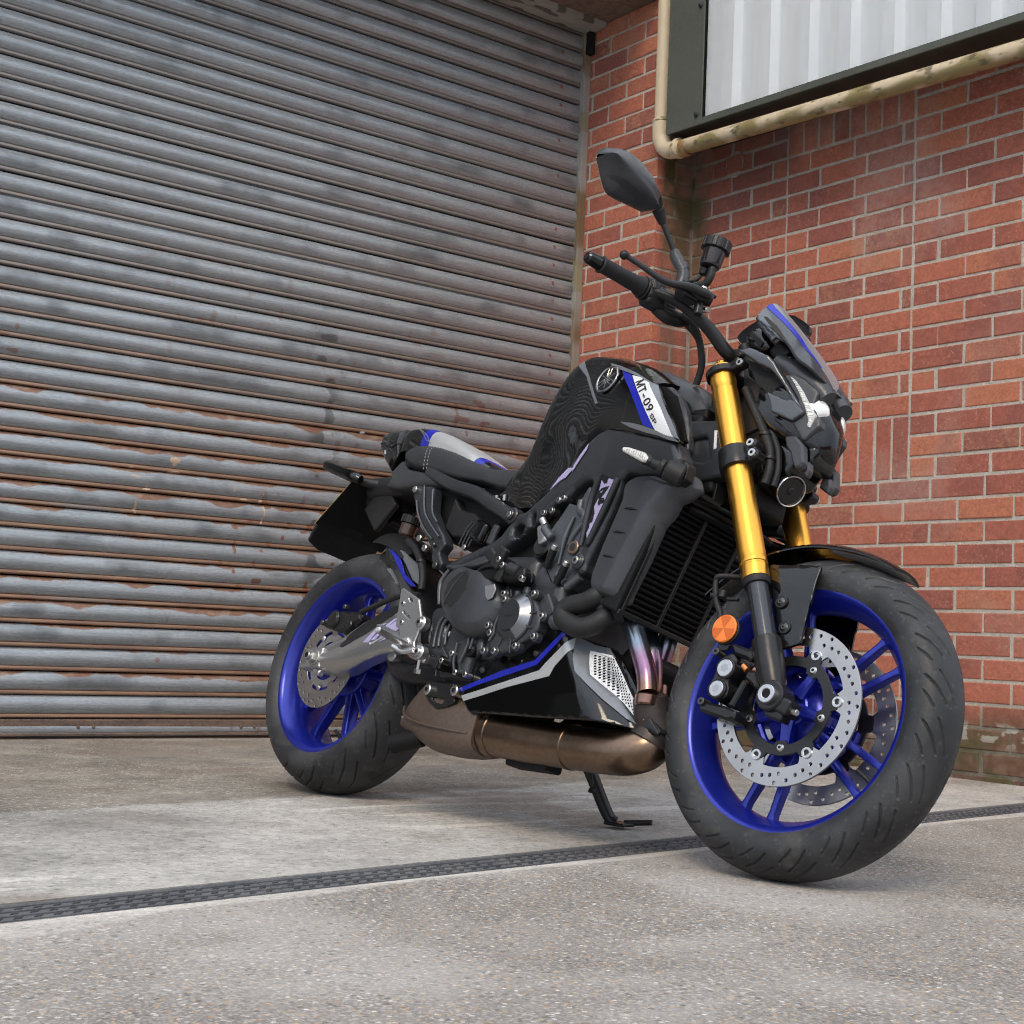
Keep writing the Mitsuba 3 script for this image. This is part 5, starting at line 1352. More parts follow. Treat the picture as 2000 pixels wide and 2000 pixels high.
# ------------------------------------------------------------------ tank
_tx = np.array([.480, .500, .52, .545, .57, .585, .593, .600, .612, .63, .66, .70, .77, .85, .90, .95, .99, 1.03, 1.07, 1.11, 1.150])
_tt = np.array([.742, .778, .808, .842, .878, .925, .980, 1.030, 1.068, 1.096, 1.106, 1.100, 1.082, 1.052, 1.030, 1.000, .975, .938, .893, .845, .800])
_bx = np.array([.480, .50, .53, .56, .60, .663, .70, .74, .78, .82, .86, .89, .92, .95, 1.0, 1.05, 1.10, 1.15])
_bz = np.array([.735, .725, .718, .706, .699, .696, .726, .758, .797, .830, .848, .850, .844, .832, .818, .804, .790, .779])
_wx = np.array([.480, .55, .60, .70, .80, .90, 1.0, 1.10, 1.15])
_ww = np.array([.086, .102, .110, .124, .144, .160, .174, .186, .192])


def tank_side(x, z):
    zt, zb, w = np.interp(x, _tx, _tt), np.interp(x, _bx, _bz), np.interp(x, _wx, _ww)
    zm = zb + .30 * (zt - zb)
    t = np.clip((z - zm) / (zt - zm + 1e-6), 0, .985)
    lo = np.clip((zm - z) / (zm - zb + .02), 0, 1)
    knee = .012 * np.exp(-((x - .70) / .075) ** 2 - ((z - .84) / .075) ** 2)
    return -(w * (1 - t**2.7) ** (1 / 2.7) * (1 - .09 * lo**2) - knee)


rings = []
for x in np.r_[np.linspace(.480, .57, 10), np.linspace(.578, .64, 16), np.linspace(.66, .985, 22)]:
    zt, zb = float(np.interp(x, _tx, _tt)), float(np.interp(x, _bx, _bz))
    zm = zb + .30 * (zt - zb)
    q = np.r_[np.linspace(zb, zm, 8)[:-1], zm + (zt - zm) * np.sin(np.linspace(0, np.pi / 2, 26))]
    yr = np.array([tank_side(x, z) for z in q])
    w = -np.interp(x, _wx, _ww)
    th = np.clip((q[7:] - zm) / (zt - zm), 0, 1)
    kn = .012 * np.exp(-((x - .70) / .075) ** 2 - ((q[7:] - .84) / .075) ** 2)
    yr[7:] = w * (1 - th**2.7).clip(0) ** (1 / 2.7) + kn * (th < .97)
    side = np.stack([np.full(len(q), x), yr, q], -1)
    rings.append(np.vstack([side, (side * [1, -1, 1])[::-1][1:]]))
bk('fuel_tank', loft(rings), 'gloss_black', smooth=50)
for s in (-1, 1):
    mir = (lambda m: m) if s < 0 else flip
    wing = np.array([(.93, .833)] + [tuple(p) for p in P2('tank_bottom')] + [tuple(p) for p in P2('tank_front')] + [(.950, .985), (.935, .975)])
    bk('tank_wing', mir(panel(rounded(wing, .003), lambda x, z: tank_side(x, z) - .0022, .008, .010, edge=.004, er=.006)), 'gloss_black', smooth=40)
    for nm, mt, lift in (('tk_line', 'grey_print', .0016), ('tk_blue', 'blue_print', .0040), ('tk_white', 'white_print', .0040), ('tk_low', 'grey_print', .0044), ('tk_top', 'grey_print', .0044)):
        bk('stripe', mir(panel(P2(nm), (lambda L: lambda x, z: tank_side(x, z) - L)(lift), .0012, .006)), mt, smooth=40, up='fuel_tank')
    # model lettering on the white field: reads down the stripe
    a, b = np.array([.9375, .9535]), np.array([1.058, .828])
    tx_ = meshkit.text_mesh('MT-09', .0155, .001, bold=True)
    ts = meshkit.text_mesh('SP', .0085, .001, bold=True)
    d = (b - a) / np.linalg.norm(b - a)
    nrm = np.array([-d[1], d[0]])
    wide = np.linalg.norm(b - a)
    v = tx_.vertices
    kx = wide * .74 / v[:, 0].max()
    uvw = np.stack([v[:, 0] * kx, v[:, 1], v[:, 2]], -1)
    v2 = ts.vertices
    uv2 = np.stack([v2[:, 0] * (wide * .20 / v2[:, 0].max()) + wide * .79, v2[:, 1], v2[:, 2]], -1)
    allv, allf = np.vstack([uvw, uv2]), np.vstack([tx_.faces, ts.faces + len(v)])
    xz = a + allv[:, :1] * d + allv[:, 1:2] * nrm
    y = tank_side(xz[:, 0], xz[:, 1]) - .0046 - allv[:, 2] * .6
    m = fixn(tm(np.stack([xz[:, 0], y, xz[:, 1]], -1), allf))
    if s < 0:
        bk('lettering', m, 'black_print', smooth=False, up='fuel_tank')
    # round tuning-fork badge
    ec = np.array([.841, .972])
    ey = float(tank_side(ec[0], ec[1])) - .0045
    slope = (float(tank_side(ec[0], ec[1] + .02)) - float(tank_side(ec[0], ec[1] - .02))) / .04 * .55
    sx_ = (float(tank_side(ec[0] + .02, ec[1])) - float(tank_side(ec[0] - .02, ec[1]))) / .04 * .6

    def emb(m, lift=0.0):
        v = m.vertices
        xz = v[:, [0, 2]] * 1.0
        return mir(fixn(tm(np.stack([ec[0] + xz[:, 0], ey + xz[:, 1] * slope + xz[:, 0] * sx_ + v[:, 1] - lift, ec[1] + xz[:, 1]], -1), m.faces)))
    bk('badge', emb(prism(circ(.0325, 60), -.0035, .001, .001)), 'black_print', smooth=40, up='fuel_tank')
    bk('badge_ring', emb(prism(circ(.0333, 60), -.0055, .0005, .0008, [circ(.0290, 60)])), 'chrome', smooth=40, up='fuel_tank')
    for k in range(3):
        q = math.radians(90 + 120 * k)
        d2, n2 = np.array([math.cos(q), math.sin(q)]), np.array([-math.sin(q), math.cos(q)])
        fk_ = [rod((0, 0, 0), (0, 0, 0.001), .001)]
        parts = []
        for o in (-.0048, 0, .0048):
            r0, r1 = (.008 if o else .002), (.0270 if o else .0140)
            p = [d2 * r0 + n2 * (o - .0011), d2 * r1 + n2 * (o - .0011), d2 * r1 + n2 * (o + .0011), d2 * r0 + n2 * (o + .0011)]
            parts.append(prism(p, -.0048, -.003, .0003))
        p = [d2 * .0065 - n2 * .0055, d2 * .0065 + n2 * .0055, d2 * .009 + n2 * .0055, d2 * .009 - n2 * .0055]
        parts.append(prism(p, -.0048, -.003, .0003))
        p = [-d2 * .022 - n2 * .0011, -d2 * .002 - n2 * .0011, -d2 * .002 + n2 * .0011, -d2 * .022 + n2 * .0011]
        parts.append(prism(p, -.0047, -.003, .0003))
        bk('badge_fork', emb(cat(parts)), 'chrome', smooth=False, up='fuel_tank')
    # intake behind the wing: dark mouth and its grey outer lip
    bk('intake', mir(panel(P2('tk_scoop'), lambda x, z: -.128 - .02 * (x - 1.0), .05, .02)), 'dark_inside', smooth=False, up='fuel_tank')
    lip = np.array([(.985, .955), (1.005, .952), (1.040, .925), (1.070, .885), (1.092, .835), (1.1005, .800), (1.092, .790), (1.070, .835), (1.045, .885), (1.015, .922), (.990, .940)])
    bk('intake_lip', mir(panel(lip, lambda x, z: -.118 - .02 * (x - 1.0), .012, .008, edge=.006, er=.010)), 'satin_grey', smooth=45, up='fuel_tank')
ab = np.array(O['airbox'])
rings = []
for x in np.linspace(.86, 1.075, 16):
    f = (x - .86) / .215
    zt = float(np.interp(x, [.86, .90, .95, 1.0, 1.03, 1.05, 1.075], [1.045, 1.036, 1.014, .992, .975, .958, .905]))
    zb = .90
    w = float(np.interp(x, [.86, .95, 1.03, 1.075], [.085, .085, .070, .055]))
    q = np.linspace(0, np.pi, 25)
    sgn = np.sign(np.cos(q)) * np.abs(np.cos(q)) ** .55
    rings.append(np.vstack([np.stack([np.full(25, x), -w * sgn, zb + (zt - zb) * np.abs(np.sin(q)) ** .5], -1)]))
bk('airbox_cover', loft(rings), 'satin_grey', smooth=45)
bk('airbox_bolt', rod((1.004, -.071, .928), (1.004, -.0745, .930), .006, n=18, bev=.001), 'black_plastic')
bk('ignition_block', [rbox((1.085, -.035, .905), (.040, .05, .045), .008), rod((1.080, -.040, .92), (1.076, -.044, .955), .014, n=20, bev=.003)], 'black_plastic')
bk('intake_snorkel', [rbox((1.05, 0, .86), (.09, .19, .07), .015), rbox((1.07, -.06, .885), (.05, .05, .05), .010)], 'dark_inside')

# ------------------------------------------------------------------ frame, shroud, radiator
yfr = y_on(-.085, -.075)
frm = P2('frame')
for s in (-1, 1):
    mir = (lambda m: m) if s < 0 else flip
    def fy(x, z):
        b = .018 * np.exp(-((z - .775) / .075) ** 2) * np.clip((x - .80) / .12, 0, 1)
        return yfr(x, z) - b
    bk('frame', mir(panel(rounded(frm, .006), fy, .030, .012, [P2('frame_hole'), P2('frame_slot')], edge=.012, er=.016)), 'frame_grey', smooth=45)
    bk('frame_hole_back', mir(panel(P2('frame_hole').mean(0) + (P2('frame_hole') - P2('frame_hole').mean(0)) * 1.15, lambda x, z: yfr(x, z) + .022, .002)), 'dark_inside', up='frame')
    hr = P2('hanger_recess')
    bk('hanger_rib', mir(cat([tube([(x, float(fy(x, z)) - .002, z) for x, z in hr[[0, 8, 7, 6]]], [.006, .008, .008, .005], n=10), tube([(x, float(fy(x, z)) - .002, z) for x, z in hr[[2, 3, 4, 5]] + [.010, -.004]], [.006, .008, .008, .006], n=10)])), 'frame_grey', smooth=50, up='frame')
    hd = P2('hanger_decal')
    bk('decal_ground', mir(panel(hd, lambda x, z: fy(x, z) - .0032, .001, .006)), 'black_print', smooth=40, up='frame')
    for nm, mt, L in (('lilac', 'lilac_print', .0042), ('lilac2', 'lilac_print', .0042), ('jag1', 'black_print', .0050), ('jag2', 'black_print', .0050), ('jag3', 'black_print', .0050), ('far_lilac', 'lilac_print', .0030), ('far_lilac2', 'lilac_print', .0030)):
        bk('decal', mir(panel(P2(nm), (lambda L: lambda x, z: fy(x, z) - L)(L), .001, .006)), mt, smooth=40, up='frame')
    x, z = O['hanger_bolt'][0]
    yb = float(yfr(x, z))
    c = np.array([x, s * -yb, z])
    bk('bolt_boss', rod(c - [0, s * .02, 0], c + [0, s * .006, 0], .0175, n=32, bev=.003), 'frame_grey', up='frame')
    bk('bolt_washer', rod(c, c + [0, s * .0075, 0], .0130, n=28, bev=.001), 'dark_bolt_head', up='frame')
    bk('bolt', rod(c, c + [0, s * .0125, 0], .0085, n=24, bev=.0015), 'steel_bolt', up='frame')
    bk('bolt_socket', rod(c, c + [0, s * .0128, 0], .0042, n=6), 'dark_inside', smooth=False, up='frame')
    hp = P2('head_panel')
    bk('head_tube_side', mir(panel(rounded(hp, .006), lambda x, z: -.108 + .0 * x, .02, .014, [P2('head_hole')], edge=.006, er=.010)), 'frame_grey', smooth=45, up='frame')
    bk('head_tube_side_back', mir(prism([(1.05, .77), (1.15, .77), (1.15, .845), (1.05, .845)], -.085, -.08)), 'dark_inside', smooth=False, up='frame')
    if s < 0:
        bk('sticker', panel([(1.1505, .842), (1.158, .842), (1.1665, .802), (1.160, .800)], lambda x, z: -.1087, .001, .01), 'white_print', smooth=False, up='frame')
bk('head_tube', [rod(fk(.50, 0, -.029), fk(.73, 0, -.029), .036, n=28, bev=.004), rbox((1.12, 0, .80), (.10, .19, .10), .02)], 'frame_grey', True)

sh = P2('shroud')


def shy(x, z):
    # flat outer side that turns in towards the radiator along its front edge
    fx = np.interp(z, [.44, .47, .55, .64, .70, .76], [1.063, 1.075, 1.103, 1.142, 1.19, 1.20])
    d = np.clip((x - (fx - .050)) / .05, 0, 1)
    top = np.clip((z - .685) / .05, 0, 1)
    return -.188 - .006 * np.clip((x - .98) / .1, 0, 1) + .030 * d**1.6 - .006 * top


for s in (-1, 1):
    mir = (lambda m: m) if s < 0 else flip
    bk('radiator_shroud', mir(panel(rounded(sh, .010), shy, .003, .008, edge=.016, er=.018)), 'satin_grey', smooth=50)
    v = P2('vents')
    for k in range(3):
        a, b = v[2 * k], v[2 * k + 1]
        d = b - a
        n2 = np.array([-d[1], d[0]]) * .10
        fin = np.array([a, a + d * .3 + n2, a + d * .6 + n2, b, a + d * .5 - n2 * .4])
        bk('shroud_fin', mir(panel(fin, lambda x, z: shy(x, z) - .0045, .005, .004, edge=.003, er=.003)), 'black_plastic', smooth=40, up='radiator_shroud')
# radiator and its louvred guard, square to the bike, leaning back
RA0, RA1 = np.array([1.060, 0, .440]), np.array([1.135, 0, .690])
ru = (RA1 - RA0) / np.linalg.norm(RA1 - RA0)
rn = np.cross(ru, [0, 1, 0]) * -1
rn = rn if rn[0] > 0 else -rn
bk('radiator', [rbox((RA0 + RA1) / 2 - rn * .030, (.030, .340, .262), .004, np.stack([rn, [0, 1, 0], ru], 1)), rbox((RA0 + RA1) / 2 - rn * .02 + [0, .168, 0], (.05, .018, .27), .006, np.stack([rn, [0, 1, 0], ru], 1)), rbox((RA0 + RA1) / 2 - rn * .02 - [0, .168, 0], (.05, .018, .27), .006, np.stack([rn, [0, 1, 0], ru], 1))], 'dark_inside')
Rg = np.stack([rn, [0, 1, 0], ru], 1)
for k in range(21):
    c = RA0 + ru * (.012 + k * .0117)
    bk('guard_slat', rbox(c, (.010, .330, .0052), .001, Rg @ rot([0, 1, 0], 28)), 'dark_inside', smooth=False, up='radiator')
for y in (-.160, -.055, .055, .160):
    bk('guard_bar', rbox((RA0 + RA1) / 2 + [0, y, 0] + rn * .003, (.011, .0085, .262), .002, Rg), 'black_plastic', up='radiator')
for t in (.0, 1.0):
    bk('guard_frame', rbox(RA0 + (RA1 - RA0) * t + rn * .003, (.012, .340, .012), .003, Rg), 'black_plastic', up='radiator')
bk('radiator_bracket', [rbox((1.155, -.10, .700), (.05, .06, .012), .003, rot([0, 1, 0], 20)), rbox((1.180, -.085, .712), (.006, .030, .035), .001), tube([(1.14, -.13, .692), (1.17, -.07, .69), (1.20, .0, .675), (1.21, .06, .66)], .006, n=10), tube([(1.13, -.11, .675), (1.15, -.03, .67), (1.17, .08, .655)], .009, n=10)], 'black_metal')
for p in ((1.140, -.150, .686), (1.165, -.118, .703), (1.128, -.158, .668)):
    bk('bracket_bolt', rod(p, np.array(p) + [.003, -.008, 0], .006, n=14, bev=.001), 'steel_bolt')
bk('under_head', [rbox((1.11, 0, .735), (.12, .20, .05), .015), rbox((1.02, 0, .70), (.12, .22, .10), .02)], 'dark_inside')

# indicators at the front
for s in (-1, 1):
    mir = (lambda m: m) if s < 0 else flip
    il = P2('indicator_lens')
    bk('front_indicator', mir(panel(rounded(il, .006), lambda x, z: -.246 - .0 * x, .028, .006, edge=.010, er=.010)), 'black_plastic', smooth=50)
    bk('front_indicator_lens', mir(panel(rounded(il.mean(0) + (il - il.mean(0)) * .86, .005), lambda x, z: -.2485 + .0007 * np.sin(x * 900), .010, .004, edge=.004, er=.006)), mat('clear_lens', (0.72, 0.70, 0.64), .12, 0.55, specular=.8, clearcoat=1.0) if s < 0 else 'clear_lens', smooth=False)
    bk('front_indicator_stem', mir(cat([tube([(1.108, -.236, .728), (1.125, -.232, .7225), (1.142, -.224, .718)], [.010, .0085, .010], n=14), rod((1.140, -.224, .7185), (1.150, -.216, .715), .0165, n=24, bev=.003), rod((1.150, -.216, .715), (1.178, -.190, .706), .0215, .0235, 28, .004)])), 'rubber')
    bk('front_indicator_mount', mir(panel(rounded(np.array([(1.150, .735), (1.178, .738), (1.190, .728), (1.188, .700), (1.172, .690), (1.150, .697)]), .004), lambda x, z: -.196, .02, .01, edge=.004, er=.006)), 'black_plastic', smooth=40)

# coolant hose
h = P2('hose')
hy = [-.172, -.176, -.182, -.186, -.186, -.180, -.172, -.160, -.146]
for s in (-1,):
    bk('coolant_hose', tube([(x, y, z) for (x, z), y in zip(h[:1] + [.008, .012], [-.160])] + [(x, y, z) for (x, z), y in zip(h, hy)] + [(h[-1, 0] + .018, -.130, h[-1, 1] + .012)], [.021] * 11, n=24, sub=8), 'rubber')
    hc = P2('hose_conn')
    bk('hose_union', [rod((hc[0, 0], -.165, hc[0, 1]), (hc[2, 0] + .006, -.178, hc[2, 1] - .004), .0165, n=22, bev=.002), rod((.905, -.170, .414), (.911, -.172, .4155), .0195, n=22, bev=.001)], 'engine_grey')
    bk('hose_clamp', rod((.918, -.176, .4175), (.926, -.178, .420), .0225, n=26, bev=.001), 'alloy_satin')
    ht = P2('hose_top')
    bk('radiator_tank_end', [rbox((.997, -.158, .468), (.040, .035, .045), .010, rot([0, 1, 0], -20)), rod((1.004, -.155, .452), (1.022, -.145, .428), .0175, n=22, bev=.002)], 'rubber')
    bk('hose_clamp', rod((1.010, -.152, .444), (1.015, -.149, .437), .0195, n=22, bev=.001), 'dark_bolt_head')
# ------------------------------------------------------------------ engine
EN = 'engine'
bk('crankcase', [rbox((.69, .0, .42), (.36, .30, .20), .03), rbox((.62, 0, .50), (.25, .26, .16), .03), rbox((.60, 0, .34), (.26, .24, .12), .03)], 'engine_black', up=EN)
bk('crankcase', rbox((.50, .0, .42), (.14, .22, .26), .03), 'dark_inside', up=EN)
# cylinder block and head, leaning forward
cylp = P2('cyl')
bk('cylinder', panel(rounded(cylp, .004), lambda x, z: -.142 + 0 * x, .14, .012, edge=.004, er=.006), 'engine_grey', smooth=40, up=EN)
bk('cylinder_far_side', prism(cylp, 0.0, .14, .004), 'engine_grey', up=EN)
bk('joint_line', [tube([(.7755, -.1425, .552), (.800, -.1425, .528), (.845, -.1425, .478)], .0012, n=6, smooth=False)], 'dark_inside', up=EN)
cd = np.array([.80, 0, .60])
for pts, r in (([(.8404, -.146, .6529), (.8310, -.148, .6048), (.8302, -.146, .5464)], [.004, .006, .003]), ([(.872, -.143, .640), (.852, -.144, .612), (.843, -.143, .590)], [.006, .007, .005]),
               ([(.848, -.143, .690), (.853, -.144, .668), (.872, -.144, .655), (.868, -.144, .642)], [.008, .009, .009, .007]), ([(.872, -.143, .495), (.905, -.143, .520)], [.010, .010]), ([(.835, -.143, .522), (.862, -.143, .505)], [.011, .009]), ([(.880, -.141, .470), (.862, -.141, .452)], [.009, .009])):
    bk('cylinder_rib', tube(pts, r, n=12), 'engine_grey', smooth=50, up=EN)
for (x0, z0), (x1, z1) in ((O['cyl_bolts'][0], O['cyl_bolts'][1]), (O['cyl_bolts'][2], O['cyl_bolts'][3])):
    a, b = np.array([x0, -.163, z0]), np.array([x1, -.150, z1])
    d = (b - a) / np.linalg.norm(b - a)
    bk('long_bolt', rod(a + d * .006, b, .0085, n=20, bev=.001), 'black_metal', up=EN)
    bk('long_bolt_head', rod(a - d * .004, a + d * .0065, .0075, .0085, n=18, bev=.001), 'steel_bolt', up=EN)
x, z = O['cyl_sensor'][0]
bk('core_plug', rod((x, -.142, z), (x, -.149, z), .0155, n=28, bev=.002), mat('bronze', (.30, .22, .17), .35, .9), up=EN)
bk('core_plug_recess', rod((x, -.142, z), (x, -.1494, z), .009, n=24), 'dark_bolt_head', up=EN)
x, z = O['cyl_sensor'][1]
bk('breather_nozzle', [rod((x + .012, -.150, z - .012), (x - .016, -.158, z + .012), .0105, .0085, 18, .003)], 'engine_grey', up=EN)
bk('breather_base', [rbox((x - .022, -.145, z + .000), (.030, .02, .05), .007, rot([0, 1, 0], -25)), rod((x - .02, -.150, z + .02), (x - .030, -.158, z + .034), .008, n=16, bev=.002)], 'alloy', up=EN)
for (x, z) in O['frame_bolts']:
    bk('mount_bolt', rod((x, -.128, z), (x, -.1485, z), .0085, n=20, bev=.0015), 'dark_bolt_head', up=EN)
    bk('mount_bolt_head', rod((x, -.1480, z), (x, -.1520, z), .0065, n=18, bev=.001), 'steel_bolt', up=EN)
    bk('mount_bolt_hole', rod((x, -.15, z), (x, -.1523, z), .0030, n=6), 'dark_inside', smooth=False, up=EN)
bk('cam_cover', [rbox((.835, 0, .70), (.10, .25, .07), .02, rot([0, 1, 0], 40)), rbox((.78, 0, .65), (.10, .22, .09), .02, rot([0, 1, 0], 40))], 'dark_inside', up=EN)

# clutch cover: a big smooth dome
cl = P2('clutch')


def dome(cx, cz, r, y0, h, p=2.2):
    return lambda x, z: y0 - h * np.clip(1 - (np.hypot(x - cx, z - cz) / r) ** p, 0, 1)


bk('clutch_cover', panel(rounded(cl, .008), dome(.612, .455, .135, -.180, .030), .10, .009, edge=.022, er=.026), 'engine_black', smooth=55, up=EN)
tc = P2('top_cover')
bk('gearbox_top', panel(rounded(tc, .006), lambda x, z: -.172 - .02 * (.56 - z) / .04, .10, .009, edge=.014, er=.016), 'engine_black', smooth=55, up=EN)
le = P2('clutch_lens')
bk('clutch_inlay', panel(rounded(le, .004), lambda x, z: dome(.612, .455, .135, -.180, .030)(x, z) - .0012, .002, .006, edge=.0008, er=.003), mat('inlay_black', (.016, .0165, .018), .40), smooth=40, up=EN)
rib = tube([(x, float(dome(.612, .455, .135, -.18, .03)(x, z)) - .0016, z) for x, z in ((.602, .507), (.580, .480), (.563, .450), (.556, .428))], [.0008, .0022, .0022, .0010], n=8)
bk('clutch_crease', rib, 'engine_black', up=EN)
ce = P2('clutch_edge')
bk('cover_rim', tube([(x + .004, -.172, z) for x, z in ce], [.004, .006, .006, .004], n=12), 'engine_grey', smooth=50, up=EN)
for a in ((.690, .437), (.668, .423), (.655, .402)):
    bk('cover_boss', tube([(a[0] - .010, -.1935, a[1] - .006), (a[0], -.195, a[1]), (a[0] + .004, -.193, a[1] + .010)], .004, n=8), 'engine_black', up=EN)
# pulse cover on the crank end, ribbed, with polished bevel
pu = P2('pulser')
c = np.array([.776, .4157])
hub = lambda x, z: -.182 - .013 * np.clip((.052 - np.hypot(x - c[0], z - c[1])) / .014, 0, 1)
bk('pulser_cover', panel(rounded(pu, .006), hub, .06, .0045, edge=.006, er=.008), 'engine_black', smooth=30, up=EN)
e0 = np.linspace(math.radians(-62), math.radians(95), 26)
bev_ = []
for a in e0:
    d = np.array([math.cos(a), math.sin(a)])
    i, o = c + d * .034, c + d * .0525
    bev_.append([(i[0], -.1990, i[1]), (o[0], -.1845, o[1]), (o[0], -.1835, o[1]), (i[0], -.198, i[1])])
bk('polished_bevel', loft(np.array(bev_)), mat('brushed_dark', (.30, .31, .33), .30, .95), smooth=40, up=EN)
bk('pulser_cap', rod((c[0], -.185, c[1]), (c[0], -.1995, c[1]), .0345, n=48, bev=.002), mat('cap_black', (.028, .030, .034), .42, .3), up=EN)
lt = meshkit.text_mesh('YAMAHA', .0052, .0006)
v = lt.vertices
w = v[:, 0].max()
bk('lettering', fixn(tm(np.stack([c[0] - .013 + v[:, 0] * (.0265 / w), -.1996 - v[:, 2], c[1] - .0035 + v[:, 1]], -1), lt.faces)), mat('etched', (.085, .09, .10), .3, .7), smooth=False, up=EN)
for a in (-112, -78, -20, 10, 62, 118):
    d = np.array([math.cos(math.radians(a)), math.sin(math.radians(a))])
    p0, p1 = c + d * .050, c + d * (.068 if a > -60 else .080)
    bk('cover_rib', tube([(p0[0], -.1845, p0[1]), (p1[0], -.1835, p1[1])], .0022, n=8, smooth=False), 'engine_black', up=EN)
arc_ = [(c[0] + .0565 * math.cos(a), -.1842, c[1] + .0565 * math.sin(a)) for a in np.linspace(math.radians(-85), math.radians(80), 20)]
bk('cover_rib', tube(arc_, .0020, n=8, smooth=False), 'engine_black', up=EN)
bk('cover_rib', tube([(pu[k, 0] + .006, -.186, pu[k, 1]) for k in (-1, -2, -3, -4)], .0026, n=8), 'engine_grey', up=EN)
for x, z in O['pulser_bolts']:
    bk('bolt_boss', rod((x, -.17, z), (x, -.1865, z), .0105, n=22, bev=.002), 'engine_black', up=EN)
    bk('cover_bolt', rod((x, -.186, z), (x, -.1925, z), .0070, n=20, bev=.0012), 'steel_bolt', up=EN)
    bk('cover_bolt_hole', rod((x, -.19, z), (x, -.1928, z), .0033, n=6), 'dark_inside', smooth=False, up=EN)
# outer flange with lugs in front of the pulse cover
bk('cover_flange', [tube([(.828, -.165, .470), (.843, -.165, .462), (.848, -.165, .445), (.866, -.165, .422), (.880, -.165, .412)], .0045, n=8), tube([(.818, -.166, .461), (.838, -.166, .430), (.856, -.166, .405)], .0035, n=8), rbox((.845, -.155, .440), (.055, .03, .05), .006, rot([0, 1, 0], 50))], 'engine_black', up=EN)
lc = P2('lower_case')
bk('oil_case', panel(rounded(lc, .006), lambda x, z: -.158 - .006 * np.sin((x - .58) * 30), .06, .009, edge=.010, er=.012), 'engine_black', smooth=45, up=EN)
bk('case_rib', [tube([(.6260, -.170, .384), (.632, -.170, .362), (.628, -.170, .338), (.618, -.168, .315)], .0035, n=8), tube([(.587, -.164, .360), (.590, -.164, .320), (.602, -.164, .296)], .003, n=8), tube([(.656, -.172, .395), (.648, -.172, .372), (.645, -.172, .345)], .003, n=8)], 'engine_grey', up=EN)
x, z = O['oil_cap'][0]
bk('sight_glass', [rod((x, -.15, z), (x, -.170, z), .0155, n=28, bev=.002)], 'dark_inside', up=EN)
bk('sight_glass_lens', rod((x, -.16, z), (x, -.1706, z), .0105, n=28, bev=.001), 'gloss_black', up=EN)
for x, z in O['lower_case_bolts']:
    bk('cover_bolt', rod((x, -.150, z), (x, -.172, z), .0068, n=20, bev=.0012), 'steel_bolt', up=EN)
    bk('cover_bolt_hole', rod((x, -.16, z), (x, -.1723, z), .0032, n=6), 'dark_inside', smooth=False, up=EN)
# clutch actuator and wiring over the clutch cover
bk('actuator_recess', panel(rounded(P2('sensor'), .006), lambda x, z: -.200 + 0 * x, .03, .010, edge=.012, er=.014), 'dark_inside', smooth=45, up=EN)
bk('actuator', [rbox((.709, -.206, .540), (.030, .018, .050), .006, rot([0, 1, 0], 25)), rod((.735, -.198, .520), (.765, -.190, .512), .0145, n=20, bev=.003), rbox((.775, -.188, .510), (.030, .020, .020), .005, rot([0, 1, 0], -10)), rbox((.672, -.200, .548), (.036, .014, .026), .006, rot([0, 1, 0], 35)), rbox((.716, -.198, .505), (.022, .014, .032), .004, rot([0, 1, 0], 20))], 'black_plastic', up=EN)
bk('actuator_lever', tube([(.640, -.2, .515), (.660, -.204, .521), (.690, -.205, .523)], .0035, n=10), 'black_metal', up=EN)
bk('actuator_cable', tube([(.79, -.19, .512), (.805, -.188, .508), (.806, -.186, .492)], .0022, n=8), 'black_metal', up=EN)
for x, z in O['sensor_bolts']:
    bk('actuator_bolt', rod((x, -.205, z), (x, -.2165, z), .0070, n=20, bev=.0015), 'steel_bolt', up=EN)
    bk('actuator_bolt_hole', rod((x, -.21, z), (x, -.2168, z), .0032, n=6), 'dark_inside', smooth=False, up=EN)
bk('cover_bracket', prism([(.676, .478), (.708, .483), (.716, .470), (.711, .452), (.698, .446), (.688, .455)], -.2025, -.1985, .001), 'alloy_satin', up=EN)
bk('water_pump_pipe', [rod((.742, -.160, .480), (.745, -.160, .448), .009, n=18, bev=.001), rod((.765, -.158, .490), (.770, -.158, .455), .008, n=18, bev=.001)], 'engine_grey', up=EN)
sm = O['starter']
bk('starter_motor', rod((.742, -.10, .595), (.742, .02, .595), .028, n=32, bev=.004), mat('gold_zinc', (.62, .36, .06), .35, 1.0), up=EN)
bk('starter_end', rod((.742, -.135, .595), (.742, -.10, .595), .024, n=32, bev=.004), 'dark_bolt_head', up=EN)
bk('throttle_bodies', [rbox((.70, 0, .66), (.12, .22, .08), .02), rbox((.62, 0, .62), (.14, .18, .14), .02)], 'dark_inside', up=EN)
bk('shock', [rod((.47, -.02, .52), (.40, -.02, .38), .032, n=28, bev=.004)], 'dark_inside')
# gearbox rear, pivot casting, lower frame
pa = P2('pivot_arch')
bk('pivot_plate', [prism(rounded(pa, .006), -.150, -.10, .004)], 'engine_black', smooth=40)
bk('pivot_ridge', [tube([(x, -.152, z) for x, z in ((.4975, .4220), (.487, .405), (.486, .375), (.4905, .350))], .004, n=10), tube([(x, -.152, z) for x, z in ((.520, .424), (.505, .405), (.503, .375), (.508, .352))], .004, n=10), tube([(x, -.152, z) for x, z in ((.527, .405), (.524, .380), (.529, .356))], .0035, n=10)], 'engine_grey', smooth=50)
bk('pivot_bolt', rod((.516, -.10, .385), (.516, -.150, .385), .013, n=26, bev=.003), 'alloy_satin')
lf = P2('lower_frame')
bk('lower_frame', panel(rounded(lf, .004), lambda x, z: -.150 + .12 * np.clip(.34 - z, 0, .05), .04, .010, edge=.006, er=.008), 'frame_grey', smooth=30)
